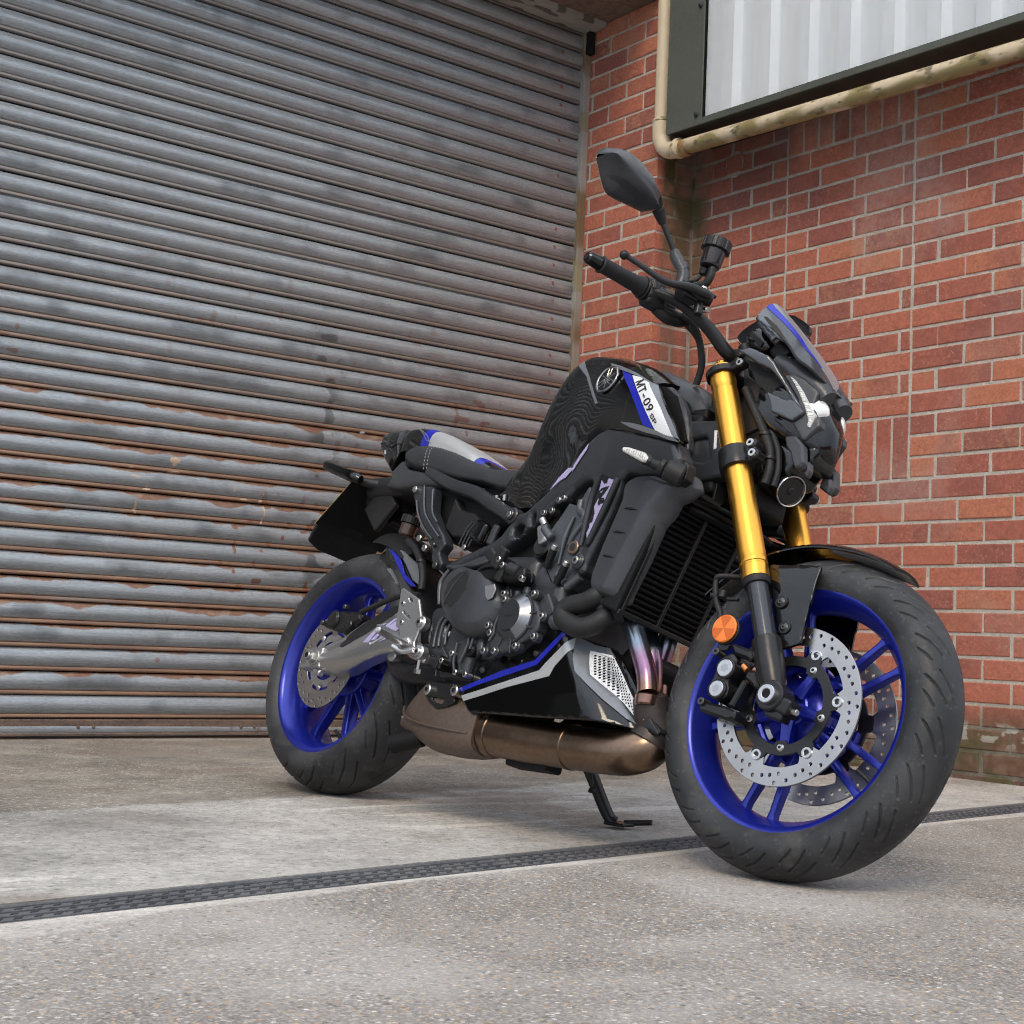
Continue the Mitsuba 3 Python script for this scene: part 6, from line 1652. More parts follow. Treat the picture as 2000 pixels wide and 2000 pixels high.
bk('lower_frame_edge', [tube([(.4960, -.153, .330), (.5240, -.153, .305), (.5235, -.150, .285)], .0022, n=8, smooth=False), tube([(.525, -.153, .349), (.552, -.153, .327)], .0018, n=8, smooth=False)], 'engine_grey')
bk('frame_bottom', [rbox((.56, 0, .27), (.20, .22, .05), .015), rbox((.66, 0, .30), (.2, .22, .06), .02)], 'dark_inside')

# ------------------------------------------------------------------ belly pan
BPN = 'belly_pan'
bp = P2('belly')


def bpy(x, z):
    f = np.interp(z, [.22, .30, .36, .42], [1.118, 1.055, 1.005, .965])
    return -.150 - .010 * np.clip((x - .7) / .3, 0, 1) + .10 * np.clip((x - (f - .075)) / .075, 0, 1) ** 1.5 * .55 + .012 * np.clip((.27 - z) / .06, 0, 1)


for s in (-1, 1):
    mir = (lambda m: m) if s < 0 else flip
    bk('pan_side', mir(panel(rounded(bp, .003), bpy, .003, .010, edge=.003, er=.004)), 'gloss_black', smooth=40, up=BPN)
    for nm, mt, L in (('belly_blue', 'blue_print', .0012), ('belly_silver', 'silver_print', .0014), ('belly_fin', 'grey_print', .0040)):
        bk('stripe' if nm != 'belly_fin' else 'scoop_lip', mir(panel(P2(nm), (lambda L: lambda x, z: bpy(x, z) - L)(L), .0012 if nm != 'belly_fin' else .004, .008)), mt, smooth=40, up=BPN)
    bm = P2('belly_mesh')
    g = sg.Polygon(bm)
    holes = []
    pit = .0066
    for i, zz in enumerate(np.arange(bm[:, 1].min(), bm[:, 1].max(), pit * .866)):
        for xx in np.arange(bm[:, 0].min(), bm[:, 0].max(), pit):
            p = (xx + (i % 2) * pit / 2, zz)
            if g.buffer(-.0030).contains(sg.Point(p)):
                holes.append(circ(.0024, 6, p, math.pi / 6))
    mesh_ = prism(bm, -.0006, .0006, 0.0, holes)
    v = mesh_.vertices
    v = np.stack([v[:, 0], bpy(v[:, 0], v[:, 2]) - .0030 + v[:, 1], v[:, 2]], -1)
    bk('scoop_mesh', mir(fixn(tm(v, mesh_.faces))), 'white_print', smooth=False, up=BPN, label='white perforated scoop mesh' if s < 0 else None)
    bk('scoop_ground', mir(panel(bm, lambda x, z: bpy(x, z) - .0006, .0008, .010)), 'dark_inside', smooth=40, up=BPN)
    e2 = P2('belly_edge2')
    bk('scoop_edge', mir(panel(rounded(e2, .002), lambda x, z: bpy(x, z) + .004 - .0, .020, .010, edge=.003, er=.004)), 'black_plastic', smooth=40, up=BPN)
    for k, (x, z) in enumerate(O['belly_bolts'][:2]):
        y = float(bpy(x, z)) * -s * -1
        y = s * -float(bpy(x, z))
        bk('pan_bolt', rod((x, y - s * .004, z), (x, y + s * .004, z), .0085, .0065, 22, .002), 'dark_bolt_head', up=BPN)
bk('pan_front', [rbox((1.075, 0, .262), (.05, .13, .09), .015, rot([0, 1, 0], 30)), rbox((1.01, 0, .34), (.05, .16, .12), .02, rot([0, 1, 0], 30))], 'dark_inside', up=BPN)
for x, z in O['belly_bolts'][2:]:
    bk('bracket_bolt', rod((x, -.13, z), (x, -.158, z), .0125, n=26, bev=.0025), 'steel_bolt')
    bk('bracket_bolt_socket', rod((x, -.15, z), (x, -.1584, z), .0055, n=6), 'dark_inside', smooth=False)
bk('exhaust_bracket', [prism(rounded(P2('bracket'), .004), -.146, -.136, .002, [rounded(P2('bracket_hole'), .003)])], 'black_metal')

# ------------------------------------------------------------------ exhaust
EX = 'exhaust'


def ex_color(p, n, uv):
    b = fbm(p.x * 6, p.y * 6, p.z * 14, 4)
    c = mix((0.150, 0.098, 0.070), (0.330, 0.225, 0.155), b)
    c = mix(c, (0.115, 0.085, 0.070), smoothstep(0.55, 0.75, fbm(p.x * 13, p.y * 13, p.z * 20, 3)) * 0.6)
    return c * (0.86 + 0.22 * noise(p.x * 160, p.y * 160, p.z * 160))


mat('exhaust_steel', proc(ex_color), 0.27, metallic=1.0)
mat('muffler_skin', proc(lambda p, n, uv: mix((0.120, 0.085, 0.068), (0.190, 0.140, 0.112), fbm(p.x * 8, p.y * 8, p.z * 8, 4)) * (0.85 + 0.25 * noise(p.x * 140, p.y * 140, p.z * 140))), 0.46, metallic=0.55)


def hdr_color(p, n, uv):
    t = fbm(p.x * 3, p.y * 3, p.z * 3, 2) * 0.25 + (p.z - 0.26) / 0.20
    c = mix((0.15, 0.115, 0.10), (0.34, 0.19, 0.15), smoothstep(0.0, 0.4, t))
    c = mix(c, (0.33, 0.19, 0.30), smoothstep(0.45, 0.65, t) * smoothstep(0.95, 0.7, t))
    c = mix(c, (0.25, 0.36, 0.46), smoothstep(0.72, 0.9, t) * 0.8)
    return c * (0.85 + 0.25 * noise(p.x * 90, p.y * 90, p.z * 90))


mat('header_steel', proc(hdr_color), 0.24, metallic=0.95)
for y, k, dy in ((-.10, 'hdr1', 0), (-.02, 'hdr2', 0), (.05, 'hdr3', 0)):
    h = np.array(O[k])
    top = h[0] + (h[0] - h[1]) * .9
    bk('header_pipe', tube(np.vstack([top + [-.03, 0, .03], top, h]), [.0205] * (len(h) + 2), n=24, sub=8), 'header_steel', up=EX)
    if k != 'hdr3':
        bk('header_joint', rod(h[-1] + [0, 0, -.004], h[-1] + [.003, 0, -.026], .0235, .022, 24, .003), 'header_steel', up=EX)
mat('sooty_pipe', dust((.040, .034, .031), (.085, .070, .062), 20), .42, metallic=.6)
bk('collector', tube([(1.120, -.085, .292), (1.122, -.07, .262), (1.128, -.055, .232), (1.122, -.060, .205)], [.034, .040, .044, .046], n=28, sub=8), 'sooty_pipe', up=EX)
bk('collector', tube([(1.062, -.005, .300), (1.085, -.03, .262), (1.105, -.05, .232)], [.030, .036, .040], n=24, sub=6), 'sooty_pipe', up=EX)
pm = O['pipe_main']
cl_ = [(1.128, -.045, .222), (1.118, -.062, .195), (1.085, -.076, .180), (1.027, -.080, .1765), (.96, -.080, .1765), (.90, -.080, .1775), (.80, -.080, .180), (.72, -.080, .183), (.66, -.080, .185)]
bk('mid_pipe', tube(cl_, [.040, .043, .0445, .0445, .0445, .0450, .0475, .0480, .0480], n=48, sub=8), 'exhaust_steel', up=EX)
for x, z, r in ((.934, .1768, .0468), (.697, .1835, .0505), (.690, .1837, .0505)):
    bk('pipe_band', rod((x + .0085, -.080, z), (x - .0085, -.080, z + .0005), r, n=48, bev=.0018), 'exhaust_steel', up=EX)
# silencer box under the engine: cross-sections from its tapered tail to the pipe
secs = [(.400, -.075, .222, .020, .030), (.412, -.078, .220, .040, .052), (.455, -.080, .218, .056, .066), (.520, -.080, .205, .062, .076), (.580, -.080, .196, .060, .070), (.640, -.080, .188, .055, .060), (.675, -.080, .185, .051, .052)]
rings = []
for x, y, z, hw, hh in secs:
    q = np.linspace(0, 2 * np.pi, 40, endpoint=False)
    ex_ = .62
    cx, cz = np.sign(np.cos(q)) * np.abs(np.cos(q)) ** ex_, np.sign(np.sin(q)) * np.abs(np.sin(q)) ** ex_
    rings.append(np.stack([x + (.030 * cz if x < .5 else 0 * cz) * (1 if x < .45 else .5), y + hw * cx, z + hh * cz], -1))
bk('silencer', loft(rings), 'muffler_skin', smooth=38, up=EX)
bk('silencer_seam', tube([(.400, -.120, .215), (.436, -.1385, .192), (.50, -.1435, .178), (.58, -.1425, .172), (.66, -.1325, .170)], .0030, n=8), 'muffler_skin', up=EX)
bk('silencer_plate', prism(rounded(P2('muffler_low'), .002), -.120, -.105, .001), 'alloy_satin', up=EX)
bk('tailpipe', rod((.47, -.10, .155), (.40, -.125, .125), .022, n=28, bev=.002), 'dark_inside', up=EX)
bk('silencer_foot', [rbox((.80, -.05, .134), (.13, .05, .02), .006)], 'dark_inside', up=EX)
bk('heat_tray', [rbox((1.15, 0, .215), (.12, .10, .020), .006, rot([0, 1, 0], 4)), rbox((1.12, .02, .245), (.06, .14, .05), .015)], 'dark_inside')
# ------------------------------------------------------------------ swingarm, rear brake
SWN = 'swingarm'
sw = P2('swing')


def swy(x, z):
    mid = np.interp(x, [-.05, .05, .15, .25, .40, .48], [.308, .308, .330, .360, .395, .41])
    half = np.interp(x, [-.05, .05, .15, .25, .40], [.030, .034, .045, .058, .060])
    return -.128 - .020 * np.clip(1 - ((z - mid) / half) ** 2, 0, 1) - .004 * np.clip((x - .05) / .1, 0, 1)


for s in (-1, 1):
    mir = (lambda m: m) if s < 0 else flip
    bk('arm', mir(panel(rounded(sw, .005), swy, .030, .009, edge=.008, er=.012)), 'alloy', smooth=50, up=SWN)
    bk('adjuster_block', mir(cat([prism(rounded(np.array([(-.035, .330), (.042, .337), (.046, .285), (-.010, .283), (-.042, .278), (-.046, .286), (-.016, .296)]), .003), -.146, -.112, .003)])), 'alloy_satin', up=SWN)
    x0 = .016
    bk('axle_washer', rod((x0, -s * -.146, .309), (x0, -s * -.150, .309), .0205, n=36, bev=.001), 'alloy_satin', up=SWN)
    bk('axle_nut', rod((x0, s * .149, .309), (x0, s * .162, .309), .0165, n=6, bev=.002), mat('zinc_nut', (.55, .54, .46), .35, .9) if s < 0 else 'zinc_nut', smooth=20, up=SWN)
    bk('axle_end', rod((x0, s * .150, .309), (x0, s * .171, .309), .0105, n=28, bev=.001), 'alloy', up=SWN)
    bk('axle_bore', rod((x0, s * .16, .309), (x0, s * .1714, .309), .0070, n=24), 'dark_inside', up=SWN)
    bk('adjuster_bolt', [rod((.020, s * .135, .277), (.048, s * .135, .272), .0085, n=18, bev=.002)], 'alloy', up=SWN)
    sd = P2('swing_decal')
    bk('decal', mir(panel(sd, lambda x, z: swy(x, z) - .0016, .001, .007)), 'black_print', smooth=40, up=SWN)
    for k, pl in enumerate(([(.215, .352), (.255, .400), (.275, .405), (.238, .352)], [(.245, .358), (.300, .418), (.318, .422), (.262, .360)], [(.285, .385), (.330, .426), (.352, .430), (.318, .395)], [(.262, .352), (.310, .398), (.350, .415), (.352, .395), (.300, .362)])):
        bk('decal', mir(panel(pl, lambda x, z: swy(x, z) - .0022, .001, .007)), 'lilac_print', smooth=40, up=SWN)
bk('arm_bridge', [rbox((.44, 0, .41), (.10, .22, .09), .02)], 'alloy_satin', up=SWN)
bk('axle', rod((.016, -.14, .311), (.016, .14, .311), .012, n=24), 'alloy_satin', up=SWN)
RB = 'rear_brake'
rc = P2('rcaliper')
bk('caliper', [prism(rounded(rc, .008), -.126, -.085, .008), rod((rc[2, 0] + .010, -.105, rc[2, 1] - .022), (rc[2, 0] + .010, -.134, rc[2, 1] - .022), .0235, n=32, bev=.005), rod((rc[6, 0] - .006, -.105, rc[6, 1] + .006), (rc[6, 0] - .006, -.130, rc[6, 1] + .006), .013, n=24, bev=.003)], 'black_metal', smooth=40, up=RB)
for (x, z) in O['rcal_parts'][:4]:
    bk('caliper_bolt', rod((x, -.118, z), (x, -.133, z), .0068, n=18, bev=.0015), 'dark_bolt_head', up=RB)
bk('pad_spring', rbox((.055, -.108, .352), (.018, .012, .010), .002), 'steel_bolt', up=RB)
rh = P2('rhose')
bk('brake_hose', tube([(x, -.136, z) for x, z in rh], .0068, n=12), 'rubber', up=RB)
bk('brake_hose_lower', tube([(x, y, z) for (x, z), y in zip(O['res_hose'], [-.106, -.116, -.124, -.128, -.128])], [.0085] * 5, n=14), 'rubber', up=RB)
x, z = O['res_hose'][2]
bk('hose_guide', rod((x + .002, -.124, z + .004), (x + .0025, -.1245, z - .004), .0125, n=18, bev=.001), 'black_plastic', up=RB)
rcap = P2('res_cap')
rb = P2('res_body')
c = np.array([rcap[:, 0].mean(), -.105, rcap[:, 1].mean()])
dn = np.array([-.12, 0, -1.0]); dn /= np.linalg.norm(dn)
knurl = lobed(.0235, [(k * 18, 4.5, .0248) for k in range(20)], 240)
_, A_, B_ = frames(np.array([c, c + dn]))
bk('reservoir_cap', loft([c - dn * h + r * (knurl[:, :1] / .0235 * A_[0] + knurl[:, 1:] / .0235 * B_[0]) for h, r in ((.009, .0215), (.0105, .0), (-.0, .0235))][0:1] + [c + dn * h + r * (knurl[:, :1] / .0235 * A_[0] + knurl[:, 1:] / .0235 * B_[0]) for h, r in ((-.007, .0235), (.010, .0235))]), 'black_plastic', up=RB)
bk('reservoir', rod(c + dn * .010, c + dn * .042, .0205, n=32, bev=.003), mat('smoked', (.055, .028, .020), .15, clearcoat=.8), up=RB)

# ------------------------------------------------------------------ footrest, heel guard, pedal
FR_ = 'footrest'
hp = P2('heel')
hh = P2('heel_holes')
slots = [rounded(hh[0:4], .002), rounded(hh[4:8], .002)]
bk('heel_plate', prism(rounded(hp, .005), -.186, -.178, .0022, slots), 'alloy_satin', smooth=40, up=FR_)
for k, (x, z) in enumerate(O['heel_bolts']):
    r = .0062 if k < 2 else .0098
    if k >= 2:
        bk('boss', rod((x, -.170, z), (x, -.191, z), .0165, n=32, bev=.003), 'alloy', up=FR_)
    bk('bolt', rod((x, -.185, z), (x, -.1965 if k >= 2 else -.1895, z), r, n=24, bev=.0018), 'steel_bolt', up=FR_)
    bk('bolt_socket', rod((x, -.19, z), (x, -.1968 if k >= 2 else -.1898, z), r * .45, n=6), 'dark_inside', smooth=False, up=FR_)
b0, t0 = np.array([O['peg_base'][0][0], -.195, O['peg_base'][0][1]]), np.array([O['peg_tip'][0][0], -.298, O['peg_tip'][0][1] + .004])
d = (t0 - b0) / np.linalg.norm(t0 - b0)
bk('peg', [rod(b0, t0, .0098, .0080, 22, .003)] , 'alloy', up=FR_)
nt = 15
for k in range(nt):
    p = b0 + d * (.028 + k * .0052)
    for zz in (.0095,):
        bk('peg_tooth', cat([rbox(p + np.array([xx, 0, zz + .0015]), (.0045, .0026, .005), .0006) for xx in (-.0075, 0, .0075)]), 'alloy', smooth=20, up=FR_)
bt = np.array([O['brake_tip'][0][0], -.270, O['brake_tip'][0][1]])
bk('pedal', [tube([(.4810, -.196, .330), (.452, -.205, .322), (.425, -.215, .330)], [.008, .0065, .006], n=12)], 'alloy', up=FR_)
bb = np.array([O['brake_base'][0][0], -.262, O['brake_base'][0][1]])
bk('peg_feeler', [rod(bb + [.006, 0, .004], bt, .0032, n=14), rod(bt + (bt - bb) * .0, bt + (bt - bb) * .12, .0052, n=14, bev=.001)], 'alloy', up=FR_)
bk('peg_hanger', [prism(rounded(np.array([(.405, .355), (.440, .365), (.505, .325), (.500, .305), (.44, .318), (.41, .335)]), .006), -.177, -.160, .004), rod((.428, -.165, .344), (.428, -.200, .344), .014, n=26, bev=.003)], 'alloy', up=FR_)
bk('switch_rod', [rod((.487, -.178, .318), (.484, -.172, .286), .005, n=14), rod((.484, -.172, .292), (.483, -.170, .282), .0095, n=6, bev=.001)], 'steel_bolt', up=FR_)
bk('pedal_pivot', [rbox((.50, -.150, .318), (.10, .03, .022), .004, rot([0, 1, 0], 12)), rbox((.535, -.152, .314), (.012, .032, .034), .003, rot([0, 1, 0], 12))], 'black_metal', up=FR_)
lk = P2('linkage')
bk('linkage', [tube([(x, -.09, z) for x, z in lk], [.020, .024, .026, .022, .02], n=16), rbox((.45, -.06, .30), (.12, .10, .05), .012)], 'black_metal')
bk('linkage_boss', rod((.300, -.06, .335), (.300, -.125, .335), .017, n=24, bev=.003), 'alloy_satin')
bk('peg_left', [rod((.45, .19, .345), (.46, .30, .345), .0115, n=20, bev=.003), rbox((.45, .16, .37), (.06, .05, .10), .008)], 'alloy')

# ------------------------------------------------------------------ rear hugger, subframe, bracket
HG = 'rear_hugger'


def hug(a0, a1, r, w, n=40):
    loops = []
    for a in np.linspace(a0, a1, n):
        q = math.radians(a)
        f = (a - a0) / (a1 - a0)
        row_o, row_i = [], []
        for t in np.linspace(-1, 1, 22):
            d = r - .045 * abs(t) ** 2.4
            for row, dd in ((row_o, d), (row_i, d - .003)):
                row.append(RA + np.array([dd * math.cos(q), w(f) * t, dd * math.sin(q)]))
        loops.append(np.vstack([row_o, row_i[::-1]]))
    return loft(loops)


bk('hugger_shell', hug(22, 78, .340, interp([0, .6, 1], [.098, .094, .070])), 'black_plastic', smooth=50, up=HG)
hy_ = lambda x, z: -.088 + .45 * np.clip(z - .52, 0, 1) * .5
for nm, mt, L in (('rf_fender', 'gloss_black', 0), ('rf_silver', 'grey_print', .003), ('rf_blue', 'blue_print', .005), ('rf_low', 'grey_print', .002)):
    bk('hugger_side' if L == 0 else 'hugger_stripe', panel(rounded(P2(nm), .002), (lambda L: lambda x, z: -.082 - L + .12 * np.clip(z - .56, 0, .2))(L), .003 if L == 0 else .0012, .010, edge=.002, er=.004), mt, smooth=45, up=HG)
bk('hugger_tail', hug(62, 84, .334, interp([0, .7, 1], [.080, .074, .06])), 'black_plastic', smooth=50, up=HG)
sf = P2('subframe')
SU = 'subframe'
for s in (-1, 1):
    mir = (lambda m: m) if s < 0 else flip
    pts = [(x, s * .112, z) for x, z in sf]
    pts = [(pts[0][0] - .12, s * .100, pts[0][2] + .045)] + pts
    bk('rail', tube(pts + [(sf[-1, 0] + .02, s * .116, sf[-1, 1] - .012)], [.014, .0165, .0175, .0175, .0175, .016], n=20, up=(0, 1, 0)), 'frame_grey', up=SU)
    x, z = O['sub_bolt'][0]
    bk('rail_boss', rod((x, s * .105, z), (x, s * .131, z), .0195, n=32, bev=.003), 'frame_grey', up=SU)
    bk('rail_bolt', rod((x, s * .125, z), (x, s * .137, z), .0125, n=28, bev=.002), 'dark_bolt_head', up=SU)
    bk('rail_bolt_head', rod((x, s * .13, z), (x, s * .1385, z), .0075, n=18, bev=.001), 'steel_bolt', up=SU)
    rbk = P2('rear_bracket')
    bk('hanger', mir(panel(rounded(rbk, .006), lambda x, z: -.128 + 0 * x, .022, .009, edge=.006, er=.008)), 'frame_grey', smooth=40, up=SU)
    rr = P2('rb_ribs')
    for i0, i1 in ((0, 4), (4, 8), (8, 11)):
        bk('hanger_rib', mir(tube([(x, -.1315, z) for x, z in rr[i0:i1]], .0028, n=8, smooth=True, sub=4)), 'engine_grey', smooth=50, up=SU)
    if s < 0:
        for k, (x, z) in enumerate(O['rb_bolts']):
            bk('hanger_bolt', rod((x, -.126, z), (x, -.138, z), .0088 if k != 3 else .0055, n=24, bev=.002), 'steel_bolt' if k < 3 else 'dark_bolt_head', up=SU)
for i, (x, z) in enumerate(O['catch'][:6:2]):
    bk('seat_catch', rod((x, -.100, z - .010), (x, -.104, z + .004), .0055, n=14, bev=.001), 'steel_bolt', up=SU)
bk('seat_catch_plate', rbox((.478, -.100, .735), (.085, .006, .010), .002, rot([0, 1, 0], 18)), 'alloy_satin', up=SU)
ip = P2('inner_panel')
bk('inner_panel', prism(ip, -.085, .085, .004), 'dark_inside')
ap = P2('abs')
bk('abs_unit', [panel(rounded(ap, .004), lambda x, z: -.108 + 0 * x, .04, .010, edge=.006, er=.008)], 'black_plastic', smooth=40)
for k in range(4):
    bk('abs_fin', tube([(.425 + k * .0125, -.112, .612 - k * .002), (.437 + k * .0125, -.112, .650 - k * .003), (.452 + k * .0125, -.111, .668 - k * .003)], .0015, n=6, smooth=False), 'engine_grey')
bk('abs_cap', [rbox((.500, -.118, .640), (.050, .018, .050), .010, rot([0, 1, 0], 20))], 'gloss_black', smooth=50)
bk('abs_cap', [rbox((.545, -.112, .632), (.022, .014, .050), .006, rot([0, 1, 0], 15))], 'satin_grey', smooth=50)
bk('abs_bolt', rod((.452, -.108, .603), (.452, -.118, .603), .007, n=18, bev=.001), 'steel_bolt')
bk('battery_tray', [rbox((.40, 0, .72), (.30, .17, .12), .02), rbox((.22, 0, .80), (.30, .17, .07), .02)], 'dark_inside')

# ------------------------------------------------------------------ seat, cowl, tail
st = P2('seat')
mat('seat_cover', dust((0.024, 0.0255, 0.029), (0.034, 0.036, 0.040), 18), 0.62, bump=lambda p, n, uv: noise(p.x * 700, p.y * 700, p.z * 700), bscale=0.0003, specular=0.4, sheen=0.4)
up_ = np.array(sorted([tuple(p) for p in st], key=lambda p: p[0]))
top = np.array([(.052, .880), (.075, .925), (.105, .946), (.14, .952), (.18, .945), (.24, .918), (.30, .880), (.36, .842), (.42, .815), (.48, .800), (.54, .795), (.58, .790)])
sx_ = st[:, 0]


def seat_edges(x):
    g = sg.LineString([(x, -1), (x, 2)]).intersection(sg.Polygon(st))
    b = g.bounds
    return b[1], b[3]


rings = []
for x in np.linspace(st[:, 0].min() + .0015, st[:, 0].max() - .0015, 44):
    zb, zt = seat_edges(x)
    w = .108 if x > .1 else .108 - .02 * ((.1 - x) / .06) ** 2
    w = w - .022 * max(0, (x - .45) / .12)
    q = np.linspace(0, np.pi, 31)
    ex = .42
    cx = np.sign(np.cos(q)) * np.abs(np.cos(q)) ** ex
    rings.append(np.stack([np.full(31, x), -w * cx * (1 + .03 * np.sin(q)), zb + (zt - zb) * np.abs(np.sin(q)) ** .62], -1))
bk('seat', loft(rings), 'seat_cover', smooth=50)
seat_m = loft(rings)
ray_ = trimesh.ray.ray_triangle.RayMeshIntersector(seat_m)


def on_side(mesh, pts, lift=.001):
    """points (x, z) carried onto the right-hand side of a mesh, along the bike's width."""
    R_ = trimesh.ray.ray_triangle.RayMeshIntersector(mesh)
    o = np.array([(x, -1.0, z) for x, z in pts])
    loc, idx, _ = R_.intersects_location(o, np.tile([0, 1.0, 0], (len(o), 1)), multiple_hits=False)
    out = o.copy()
    out[:, 1] = -.1
    out[idx] = loc
    return out - [0, lift, 0]


for off in (0, .013):
    line = crom([(.112 + off * .6, .940 - off * .2), (.150 + off, .912 - off * .1), (.180 + off, .865), (.196 + off, .805), (.202 + off * 1.05, .772)], 12)
    P_ = on_side(seat_m, line, .0006)
    segs = [tube(P_[i:i + 2], .0011, n=5, smooth=False) for i in range(0, len(P_) - 1, 2)]
    bk('seat_stitching', cat(segs), mat('thread', (.30, .29, .30), .7) if off == 0 else 'thread', smooth=False, up='seat')
# pillion cowl in body colours
cw = np.vstack([P2('cowl'), P2('cowl_low')[::-1]])
rings = []
gp = sg.Polygon(cw).buffer(0)
for x in np.linspace(cw[:, 0].min() + .002, cw[:, 0].max() - .003, 34):
    g = sg.LineString([(x, -1), (x, 2)]).intersection(gp)
    zt = g.bounds[3] if not g.is_empty else .8
    zb = zt - .075
    f = (x - cw[:, 0].min()) / (cw[:, 0].max() - cw[:, 0].min())
    w = np.interp(f, [0, .1, .5, .85, 1], [.070, .083, .084, .074, .060])
    q = np.linspace(0, np.pi, 31)
    cx = np.sign(np.cos(q)) * np.abs(np.cos(q)) ** .5
    rings.append(np.stack([np.full(31, x), -w * cx, zb + (zt - zb) * np.abs(np.sin(q)) ** .40], -1))
cowl = loft(rings)
crings, cxs = np.array(rings), np.array([r[0, 0] for r in rings])
bk('seat_cowl', cowl, 'gloss_black', smooth=50)


def patch(mesh, poly, mt, up, lift=.0012):
    """printed patch laid on the right side of a body panel and the same on the left."""
    m = panel(poly, lambda x, z: on_side(mesh, np.stack([x, z], -1), lift)[:, 1], .0008, .006)
    bk('stripe', m, mt, smooth=45, up=up)
    bk('stripe', flip(m), mt, smooth=45, up=up)


def cowl_band(x0, x1, grow=1.012):
    out = []
    for x in np.linspace(x0, x1, 14):
        i = np.clip(np.searchsorted(cxs, x) - 1, 0, len(cxs) - 2)
        f = (x - cxs[i]) / (cxs[i + 1] - cxs[i])
        r = crings[i] * (1 - f) + crings[i + 1] * f
        c = r.mean(0)
        out.append(c + (r - c) * [1, grow, grow] + [0, 0, .0004])
    return loft(out)


for nm, mt in (('cowl_blue1', 'blue_print'), ('cowl_white', 'silver_print'), ('cowl_blue2', 'blue_print')):
    q = P2(nm)[:, 0]
    x0, x1 = np.sort(q)[1], np.sort(q)[-2]
    if nm == 'cowl_white':
        x0, x1 = P2('cowl_blue1')[:, 0].max() - .004, P2('cowl_blue2')[:, 0].min() + .008
    if nm == 'cowl_blue1':
        x0, x1 = P2('cowl_blue1')[:, 0].min() + .006, P2('cowl_blue1')[:, 0].max() - .006
    if nm == 'cowl_blue2':
        x0, x1 = P2('cowl_blue2')[:, 0].min() + .010, P2('cowl_blue2')[:, 0].max() - .012
    bk('stripe', cowl_band(x0, x1), mt, smooth=50, up='seat_cowl')
tl = P2('tail')
ts = np.array([(x, z) for x, z in O['tail_split']])
gp2 = sg.Polygon(tl).buffer(0)
rings = []
for x in np.linspace(tl[:, 0].min() + .003, tl[:, 0].max() - .003, 22):
    g = sg.LineString([(x, -1), (x, 2)]).intersection(gp2)
    zb, zt = g.bounds[1], g.bounds[3]
    f = (x - tl[:, 0].min()) / (tl[:, 0].max() - tl[:, 0].min())
    w = np.interp(f, [0, .12, .5, 1], [.030, .050, .068, .080])
    q = np.linspace(0, 2 * np.pi, 40, endpoint=False)
    cx, cz = np.sign(np.cos(q)) * np.abs(np.cos(q)) ** .6, np.sign(np.sin(q)) * np.abs(np.sin(q)) ** .6
    rings.append(np.stack([np.full(40, x), -w * cx, (zb + zt) / 2 + (zt - zb) / 2 * cz], -1))
tailm = loft(rings)
bk('tail_unit', tailm, 'gloss_black', smooth=50)
P_ = on_side(tailm, crom(ts, 8), .0002)
bk('tail_seam', tube(P_, .0022, n=6, smooth=False), 'dark_inside', up='tail_unit')
P_ = on_side(tailm, [(-.155, .951), (-.140, .950), (-.0655, .906), (-.058, .894)], .0005)
bk('tail_lamp', tube(P_[:2], .003, n=8, smooth=False), 'silver_print', up='tail_unit')
bk('tail_slot', tube(P_[2:], .0028, n=8, smooth=False), 'silver_print', up='tail_unit')
tlow = P2('tail_low')
for s in (-1, 1):
    mir = (lambda m: m) if s < 0 else flip
    bk('tail_side', mir(panel(rounded(tlow, .006), lambda x, z: -.088 - .022 * np.clip((x + .05) / .2, 0, 1), .02, .010, edge=.012, er=.016)), 'satin_grey', smooth=45)
bk('tail_floor', [rbox((.02, 0, .80), (.24, .15, .06), .02), rbox((-.06, 0, .80), (.14, .10, .05), .015, rot([0, 1, 0], -20))], 'black_plastic')

# number plate carrier, seen from the front, with its plate, lamp and mudflap; rear indicators
NP = 'plate_carrier'
pc = np.array([-.158, 0, .744])
pu_ = np.array([.107, 0, .103]); pu_ /= np.linalg.norm(pu_)
pn = np.array([pu_[2], 0, -pu_[0]])
Rp = np.stack([pn, [0, 1, 0], pu_], 1)
bk('plate_back', rbox(pc, (.004, .232, .170), .0015, Rp), 'dark_inside', up=NP)
bk('number_plate', rbox(pc - pn * .0035, (.003, .229, .178), .001, Rp), mat('plate_yellow', (.70, .42, .02), .4), up=NP, label='thin yellow edge of the rear number plate')
bk('carrier_arm', [tube([(.02, 0, .79), (-.03, 0, .775), (-.075, 0, .760), (-.120, 0, .765)], [.045, .040, .035, .025], n=20, sx=.6), rbox((-.05, 0, .79), (.14, .07, .04), .012, rot([0, 1, 0], -25)), rbox((-.02, -.055, .745), (.10, .02, .10), .008, rot([0, 1, 0], 40)), rbox((-.03, .03, .735), (.08, .12, .02), .008, rot([0, 1, 0], 40))], 'black_plastic', up=NP)
bk('inner_fender', [hug(58, 86, .372, interp([0, 1], [.085, .080]))], 'black_plastic', smooth=50, up=NP)
mf = np.array(O['mudflapx'])
mp = pc - pu_ * .085
fl = np.array([(-.110, .02), (-.105, -.02), (-.095, -.06), (-.055, -.075), (.045, -.075), (.095, -.055), (.105, -.01), (.095, .02), (.035, .02), (.028, .035), (-.030, .035), (-.038, .02)])
flm = prism(rounded(fl, .006), -.006, .006, .003)
v = flm.vertices
bk('mudflap', fixn(tm(mp + v[:, :1] * np.array([[0, 1, 0]]) + v[:, 2:] * pu_ + v[:, 1:2] * pn - pn * .004, flm.faces)), 'black_plastic', up=NP)
ri = P2('r_ind')
